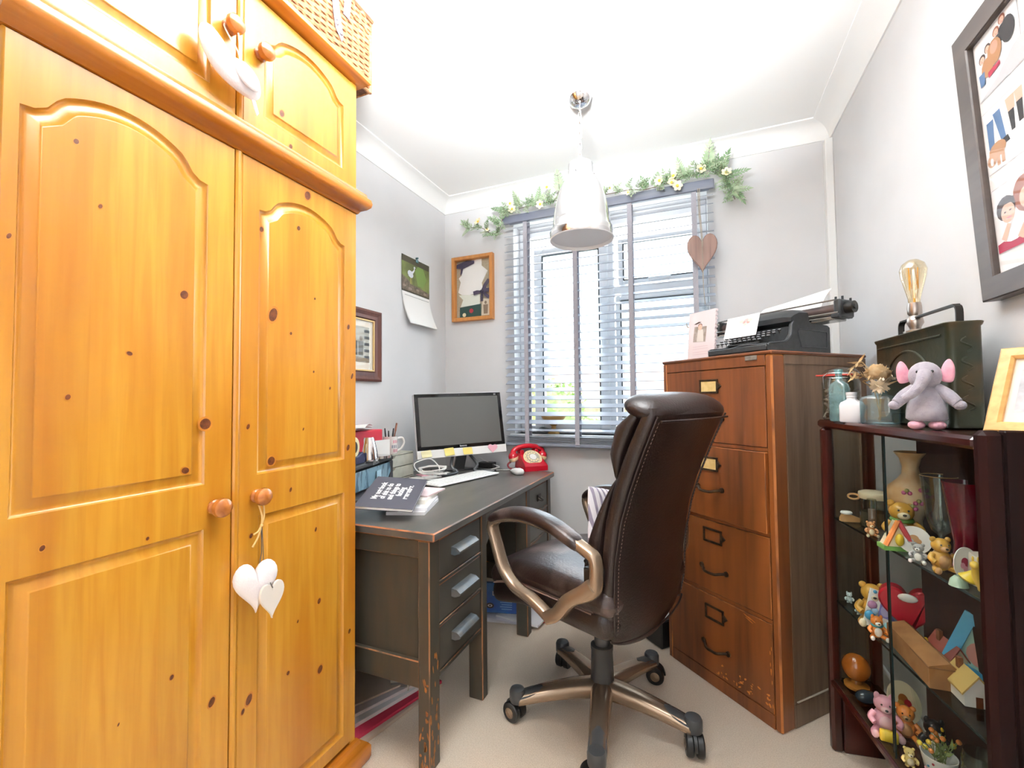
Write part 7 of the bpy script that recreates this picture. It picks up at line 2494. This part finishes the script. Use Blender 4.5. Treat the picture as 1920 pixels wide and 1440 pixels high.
MB().tube([tv + V((0.0365 * math.cos(t), 0.0365 * math.sin(t), 0.20)) for t in [2 * PI * k / 24 for k in range(24)]], 0.001, 5, closed=True).build('gilt_rim', pm('gilt', '#b98a4a'), bpy.data.objects['tall_glass'])
rv = on(0.475, 0.118, S1)
tag(MB().lathe([(0, 0), (0.03, 0), (0.026, 0.01), (0.022, 0.06), (0.03, 0.12), (0.04, 0.2), (0.037, 0.2), (0.026, 0.12), (0, 0.05)], rv, 26).build('red_vase', pm('ruby', '#5c0c1c', 0.08), sharp=60), 'dark ruby red glass vase at the back of upper shelf', 'vase')
animal('mouse_figurine', 'small grey and white figurine in front of the honey bear', 0.455, 0.034, S1, 0.045, GREYG, WHT, ears='round', turn=-0.2)
animal('teddy_figurine', 'seated golden teddy figurine holding an oval plate', 0.505, 0.05, S1, 0.075, HONEY, TAN, turn=0.5)
disc_plate('oval_plate', 'white oval plate with crimson flower standing beside the teddy', 0.56, 0.062, S1, 0.036, 0.8, 0.05, WHT, [pm('crimson_paint', '#8c1c3c'), pm('pink_paint', '#c890a0')], oval=0.75)
tag(MB(FT(0.585, 0.11, S1, 0.3)).loft([[V((x * k, y * k, z)) for x, y in sup(20, 0.05, 0.03, 0.4)] for k, z in ((1, 0.001), (1, 0.02), (0.92, 0.06), (0.9, 0.062), (0.85, 0.062))]).build('cream_dish', pm('cream_china', '#d9d0c2'), sharp=50), 'cream china butter dish at near end of upper shelf', 'dish')
o = thing('bell_ornament', 'yellow bell-shaped flower ornament with green stem on upper shelf', 'figurine', on(0.60, 0.03, S1))
T = FT(0.60, 0.03, S1)
MB(T).lathe([(0, 0.018), (0.012, 0.018), (0.017, 0.022), (0.009, 0.034), (0.004, 0.044), (0, 0.045)], (0, 0, 0), 18, Mx.Rotation(0.5, 3, 'Y')).build('bell', YEL, o, W=True, sharp=60)
MB(T).lathe([(0, 0.0), (0.016, 0.001), (0.013, 0.014), (0.006, 0.022), (0, 0.022)], (-0.004, 0, 0), 16).build('base', pm('sage', '#8aa08a'), o, W=True)
o = thing('giraffe_figurine', 'small yellow long-necked animal figurine lying near end of upper shelf', 'figurine', on(0.642, 0.045, S1))
T = FT(0.642, 0.045, S1, 0.2)
mb = MB(T)
mb.ell((0.012, 0, 0.012), (0.024, 0.012, 0.011), seg=12, rg=8)
mb.tube(catmull([(-0.004, 0, 0.014), (-0.012, 0, 0.035), (-0.012, -0.002, 0.055)], 4), 0.007, 8)
mb.ell((-0.015, -0.006, 0.06), (0.008, 0.012, 0.008), seg=10, rg=6)
for sx in (-1, 1):
    mb.ell((-0.012 + sx * 0.004, 0.002, 0.07), (0.002, 0.002, 0.006), seg=6, rg=5)
    mb.ell((0.03, sx * 0.009, 0.006), (0.012, 0.006, 0.006), seg=8, rg=6)
mb.build('body', pm('straw', '#d8b24a'), o, W=True, sharp=80)
animal('pink_figurine', 'pale pink figurine by the end panel on upper shelf', 0.668, 0.085, S1, 0.07, pm('pale_pink', '#d6b0a6'), CRM, turn=0.2)

# middle glass shelf
for i, (s, n, h_) in enumerate(((0.045, 0.055, 0.034), (0.13, 0.045, 0.03))):
    animal('crystal_animal', ('clear crystal animal at the far tip of the middle shelf', 'smaller pale crystal animal second along the middle shelf')[i], s, n, S2, h_, pm(('crystal', 'pale_crystal')[i], ('#c8d2ce', '#a9b8b0')[i], 0.1), ears='point', sit=False, group='crystal animals')
animal('orange_bear', 'orange bear ornament behind the left side of bear photo frame', 0.175, 0.06, S2, 0.115, HONEY, CRM, turn=0.2)
o = thing('red_heart_tin', 'glossy red heart-shaped tin with white bow behind the bear photo frame', 'tin', on(0.235, 0.12, S2))
T = FT(0.235, 0.12, S2)
MB(T @ Mx.Translation((0, 0, 0.068)) @ Mx.Rotation(PI / 2, 4, 'X')).prism(heart(0.13, 0.13), -0.02, 0.02, c=0.005).build('tin', REDG, o, W=True)
MB(T).ell((0.0, -0.022, 0.11), (0.022, 0.005, 0.012), seg=10, rg=6).build('bow', WHT, o, W=True, sharp=80)
o = thing('nursery_frame', 'tilted white photo frame decorated with little pastel animals', 'picture frame', on(0.24, 0.062, S2))
NF = FT(0.225, 0.06, S2, 0.25) @ Mx.Translation((-0.045, 0, 0.012)) @ frame((0, 0, 0), (0.96, 0, -0.26), (0.2, 0.22, 0.95))
mb = MB(NF).box(0, 0.125, 0, 0.105, -0.006, 0, 0.001)
mb.build('frame', WHT, o, W=True)
mb = MB(NF)
mb.rect(0.03, 0.035, 0.095, 0.085, 0.0004, 0)
mb.disc(0.045, 0.055, 0.012, 0.016, 0.0008, 1)
mb.disc(0.075, 0.052, 0.014, 0.014, 0.0008, 2)
mb.disc(0.06, 0.07, 0.010, 0.010, 0.001, 3)
mb.build('picture', [pm('lilac', '#8a86c8'), pm('light_lilac', '#b8b0d8'), pm('sky', '#a4c0e0'), pm('mauve', '#a470b8')], o, W=True)
mb = MB(NF)
for k, (x, y, r_, c_) in enumerate(((0.012, 0.03, 0.014, 0), (0.02, 0.045, 0.010, 1), (0.012, 0.06, 0.012, 2), (0.105, 0.02, 0.018, 3), (0.108, 0.042, 0.012, 2), (0.06, 0.016, 0.014, 4), (0.085, 0.016, 0.012, 0), (0.05, 0.096, 0.006, 2), (0.075, 0.096, 0.006, 2), (0.112, 0.09, 0.006, 5), (0.012, 0.098, 0.005, 0), (0.035, 0.012, 0.012, 5))):
    mb.ell((x, y, 0.002), (r_, r_, 0.006), seg=12, rg=6, mi=c_)
mb.build('raised_animals', [BLUG, pm('light_blue_china', '#9cbcd8'), pm('mauve_china', '#c08ab0'), pm('candy', '#d870a0'), pm('aqua_china', '#8cc4cc'), TAN], o, W=True, sharp=80)
animal('puppy_figurine', 'orange and white puppy figurine below corner of bear photo frame', 0.27, 0.026, S2, 0.06, ORG, WHT, ears='point', turn=0.3, extra=ex_scarf(TEAL))
o = thing('card_box', 'long brown cardboard box with gabled lid on the middle shelf', 'box', on(0.40, 0.05, S2))
KB = Mx.Translation(on(0.285, 0.072, S2)) @ Mx.Rotation(AZ - 0.10, 4, 'Z')
mb = MB(KB)
mb.loft([[V((x, y, z)) for y, z in ((-0.028, 0.001), (0.03, 0.001), (0.03, 0.048), (0.012, 0.062), (-0.028, 0.05))] for x in (0.0, 0.215)])
mb.build('box', mat('brown_card', '#9a6a3c', 0.8, c2='#8c5c32', sc=20), o, W=True)
mb = MB(KB).box(0.13, 0.217, -0.0295, 0.0315, 0.047, 0.049)
mb.build('lid_flap', mat('brown_card_dark', '#7c5230', 0.8), o, W=True)


def cottage(name, label, s, n, z, L_, W_, H_, wallm, roofm, turn):
    o = thing(name, label, 'figurine', on(s, n, z), group='cottage ornaments')
    T = FT(s, n, z, turn)
    hw, hl = W_ / 2, L_ / 2
    mb = MB(T).loft([[V((x, y, q)) for x, q in ((-hw, 0.001), (hw, 0.001), (hw, H_ * 0.5), (0, H_ * 0.92), (-hw, H_ * 0.5))] for y in (-hl, hl)])
    mb.build('walls', wallm, o, W=True)
    mb = MB(T).loft([[V((x, y, q)) for x, q in ((-hw * 1.22, H_ * 0.42), (0, H_), (hw * 1.22, H_ * 0.42), (hw * 1.2, H_ * 0.36), (0, H_ * 0.93), (-hw * 1.2, H_ * 0.36))] for y in (-hl * 1.08, hl * 1.08)])
    mb.build('roof', roofm, o, W=True)
    mb = MB(T)
    mb.box(-0.006, 0.006, -hl - 0.001, -hl + 0.001, 0.001, H_ * 0.34)
    mb.build('door', BRN, o, W=True)
    mb = MB(T).box(-hw * 0.4, -hw * 0.05, hl * 0.3, hl * 0.6, H_ * 0.6, H_ * 1.15)
    mb.build('chimney', BRN, o, W=True)
    return o


cottage('brick_cottage', 'model cottage with red-brown tiled roof behind the brown box', 0.40, 0.115, S2, 0.085, 0.045, 0.075, CRM, pm('tile_red', '#8c4436'), 0.5)
cottage('thatched_cottage', 'white model cottage with straw thatched roof at near end of middle shelf', 0.515, 0.085, S2, 0.075, 0.05, 0.07, WHT, pm('thatch', '#b99a58', 0.9), 0.45)
animal('tiny_yellow_figurine', 'tiny yellow figurine between the brown box and model cottage', 0.355, 0.105, S2, 0.05, YEL, ORG, turn=0.2)
o = thing('blue_picture', 'bright blue square photo frame tilted at back of middle shelf', 'picture frame', on(0.47, 0.135, S2))
BF = FT(0.445, 0.128, S2, -0.25) @ Mx.Translation((-0.05, 0, 0.03)) @ frame((0, 0, 0), (0.86, 0, -0.3), (0.28, 0.12, 0.93))
box_frame(o, BF, 0, 0.15, 0, 0.14, 0.024, 0.008, BLUG, name='frame_moulding')
mb = MB(BF).rect(0.02, 0.02, 0.13, 0.12, 0.001, 0)
mb.disc(0.06, 0.06, 0.03, 0.03, 0.0014, 1)
mb.disc(0.1, 0.075, 0.02, 0.03, 0.0016, 2)
mb.build('picture', [pm('mint', '#9cc0b4'), pm('salmon', '#c88a80'), pm('rose2', '#b87078')], o, W=True)
animal('robin_ornament', 'red and white bauble-like figurine beside the thatched cottage', 0.59, 0.09, S2, 0.05, REDG, WHT, turn=0.2)
tag(MB(FT(0.655, 0.075, S2)).lathe([(0, 0.001), (0.024, 0.001), (0.022, 0.006), (0.004, 0.01), (0.004, 0.04), (0.022, 0.055), (0.026, 0.085), (0.0245, 0.085), (0.02, 0.057), (0, 0.046)], (0, 0, 0), 22).build('wine_glass', glass('ornament_glass', '#e6ecea', 0.3), sharp=60), 'small clear wine glass at near end of the middle shelf', 'glass')

# bottom board
o = thing('wooden_bust', 'polished orange-brown wooden dome ornament at far end of cabinet bottom', 'figurine', on(0.062, 0.06, S3))
T = FT(0.062, 0.06, S3)
MB(T).lathe([(0, 0.001), (0.034, 0.001), (0.034, 0.008), (0.016, 0.014), (0.012, 0.028), (0, 0.028)], (0, 0, 0), 24).build('foot', pm('oak_turned', '#a86a2c', 0.25), o, W=True, sharp=50)
MB(T).ell((0, 0, 0.062), (0.039, 0.036, 0.042), seg=22, rg=14).build('dome', pm('amber_wood', '#a85a1c', 0.12, c2='#8c4412', sc=12, coat=0.5), o, W=True, sharp=80)
o = thing('blue_whale', 'glossy dark blue whale-shaped ornament on the cabinet bottom', 'figurine', on(0.145, 0.055, S3))
T = FT(0.145, 0.055, S3, 0.5)
mb = MB(T)
mb.ell((-0.005, 0, 0.02), (0.032, 0.02, 0.019), seg=16, rg=10)
mb.tube(catmull([(0.02, 0, 0.016), (0.038, 0, 0.012), (0.05, 0, 0.016)], 4), 0.008, 8, rf=lambda t: 1 - 0.6 * t)
mb.ell((0.052, 0.008, 0.018), (0.009, 0.011, 0.003), seg=8, rg=5)
mb.ell((0.052, -0.008, 0.018), (0.009, 0.011, 0.003), seg=8, rg=5)
mb.build('body', pm('ink_blue', '#2c3a44', 0.08), o, W=True, sharp=80)
animal('pig_figurine', 'pale pink pig figurine sitting on a yellow block at cabinet bottom', 0.265, 0.038, S3, 0.10, PINKG, pm('light_pink', '#ecc0c4'), ears='point', turn=0.2, extra=ex_block(YEL))
animal('ginger_bear', 'ginger teddy figurine beside the pig on the cabinet bottom', 0.275, 0.083, S3, 0.085, ORG, TAN, turn=0.1)
disc_plate('shell_plate', 'cream and brown decorated plate leaning at back of cabinet bottom', 0.20, 0.118, S3, 0.052, 0.5, 0.45, CRM, [pm('rust', '#a8642c'), pm('ochre', '#c09040'), REDG], oval=0.8)
animal('penguin_figurine', 'black and white penguin figurine with orange beak on the cabinet bottom', 0.33, 0.118, S3, 0.09, BLKG, WHT, ears='point', sit=False, turn=0.2, extra=lambda b: (b.cyl((0, -0.03, 0.073), (0, -0.045, 0.071), 0.005, 0.001, 8), (ORG, 'beak'))[1])
o = thing('teacup_planter', 'white spotted cup holding artificial flowers on the cabinet bottom', 'cup', on(0.40, 0.088, S3))
T = FT(0.40, 0.088, S3)
MB(T).lathe([(0, 0.001), (0.024, 0.001), (0.028, 0.01), (0.036, 0.05), (0.034, 0.05), (0.026, 0.012), (0, 0.008)], (0, 0, 0), 24).build('cup', WHT, o, W=True, sharp=60)
mb = MB(T)
for k in range(7):
    a, z = -2.6 + k * 0.35, 0.014 + 0.012 * (k % 3)
    r_ = 0.0285 + (z - 0.01) * 0.2
    mb.ell((r_ * math.cos(a), r_ * math.sin(a), z), 0.0028, seg=8, rg=5, mi=k % 3)
mb.build('spots', [PINKG, BLUG, REDG], o, W=True)
mb = MB(T)
rq = random.Random(6)
for k in range(26):
    d = V((rq.gauss(0, 0.6), rq.gauss(0, 0.5), 1)).normalized()
    L_ = rq.uniform(0.03, 0.075)
    p0 = V((rq.uniform(-0.012, 0.012), rq.uniform(-0.012, 0.012), 0.035))
    mb.tube([p0, p0 + d * L_], 0.0012, 4, mi=0)
    leaflet(mb, p0 + d * L_ * 0.6, (d + V((rq.gauss(0, 0.6), rq.gauss(0, 0.6), 0))).normalized(), d.orthogonal(), 0.022, 0.004, 0)
    if k % 2:
        mb.ell(p0 + d * L_, 0.006, seg=8, rg=5, mi=1 + k % 4)
mb.build('flowers', [pm('stem_green', '#7a8a4a', 0.7), YEL, ORG, PINKG, YEL], o, W=True, sharp=80)
for i, (s, n) in enumerate(((0.50, 0.112), (0.545, 0.085))):
    tag(MB(FT(s, n, S3)).lathe([(0, 0.001), (0.028, 0.001), (0.026, 0.005), (0.0045, 0.012), (0.0045, 0.05), (0.022, 0.062), (0.033, 0.085), (0.033, 0.115), (0.029, 0.13), (0.0275, 0.13), (0.031, 0.112), (0.02, 0.064), (0, 0.055)], (0, 0, 0), 24).build('wine_goblet', glass('ornament_glass', '#e6ecea', 0.3), sharp=60),
        ('clear wine goblet behind the other on the cabinet bottom', 'clear wine goblet nearer the front of the cabinet bottom')[i], 'glass', 'goblets in the cabinet')
o = thing('floral_mug', 'white mug painted with green and red flowers at near end of cabinet bottom', 'mug', on(0.60, 0.085, S3))
T = FT(0.60, 0.085, S3)
MB(T).lathe([(0, 0.001), (0.03, 0.001), (0.035, 0.006), (0.035, 0.085), (0.032, 0.085), (0.031, 0.01), (0, 0.008)], (0, 0, 0), 26).build('mug', WHT, o, W=True, sharp=60)
mb = MB(T)
for k in range(12):
    a, z = -2.9 + k * 0.24, 0.02 + 0.02 * (k % 4)
    mb.ell((0.0352 * math.cos(a), 0.0352 * math.sin(a), z), (0.007, 0.004, 0.006), seg=8, rg=5, mi=k % 3)
mb.build('painted_flowers', [GRN_, pm('rose_paint', '#b0527a'), pm('leaf_light', '#9cc48c')], o, W=True, sharp=80)
animal('duckling_figurine', 'tiny pale yellow duckling figurine at front of cabinet bottom', 0.385, 0.033, S3, 0.045, pm('pale_yellow', '#d8bc74'), CRM, sit=False, turn=0.3)
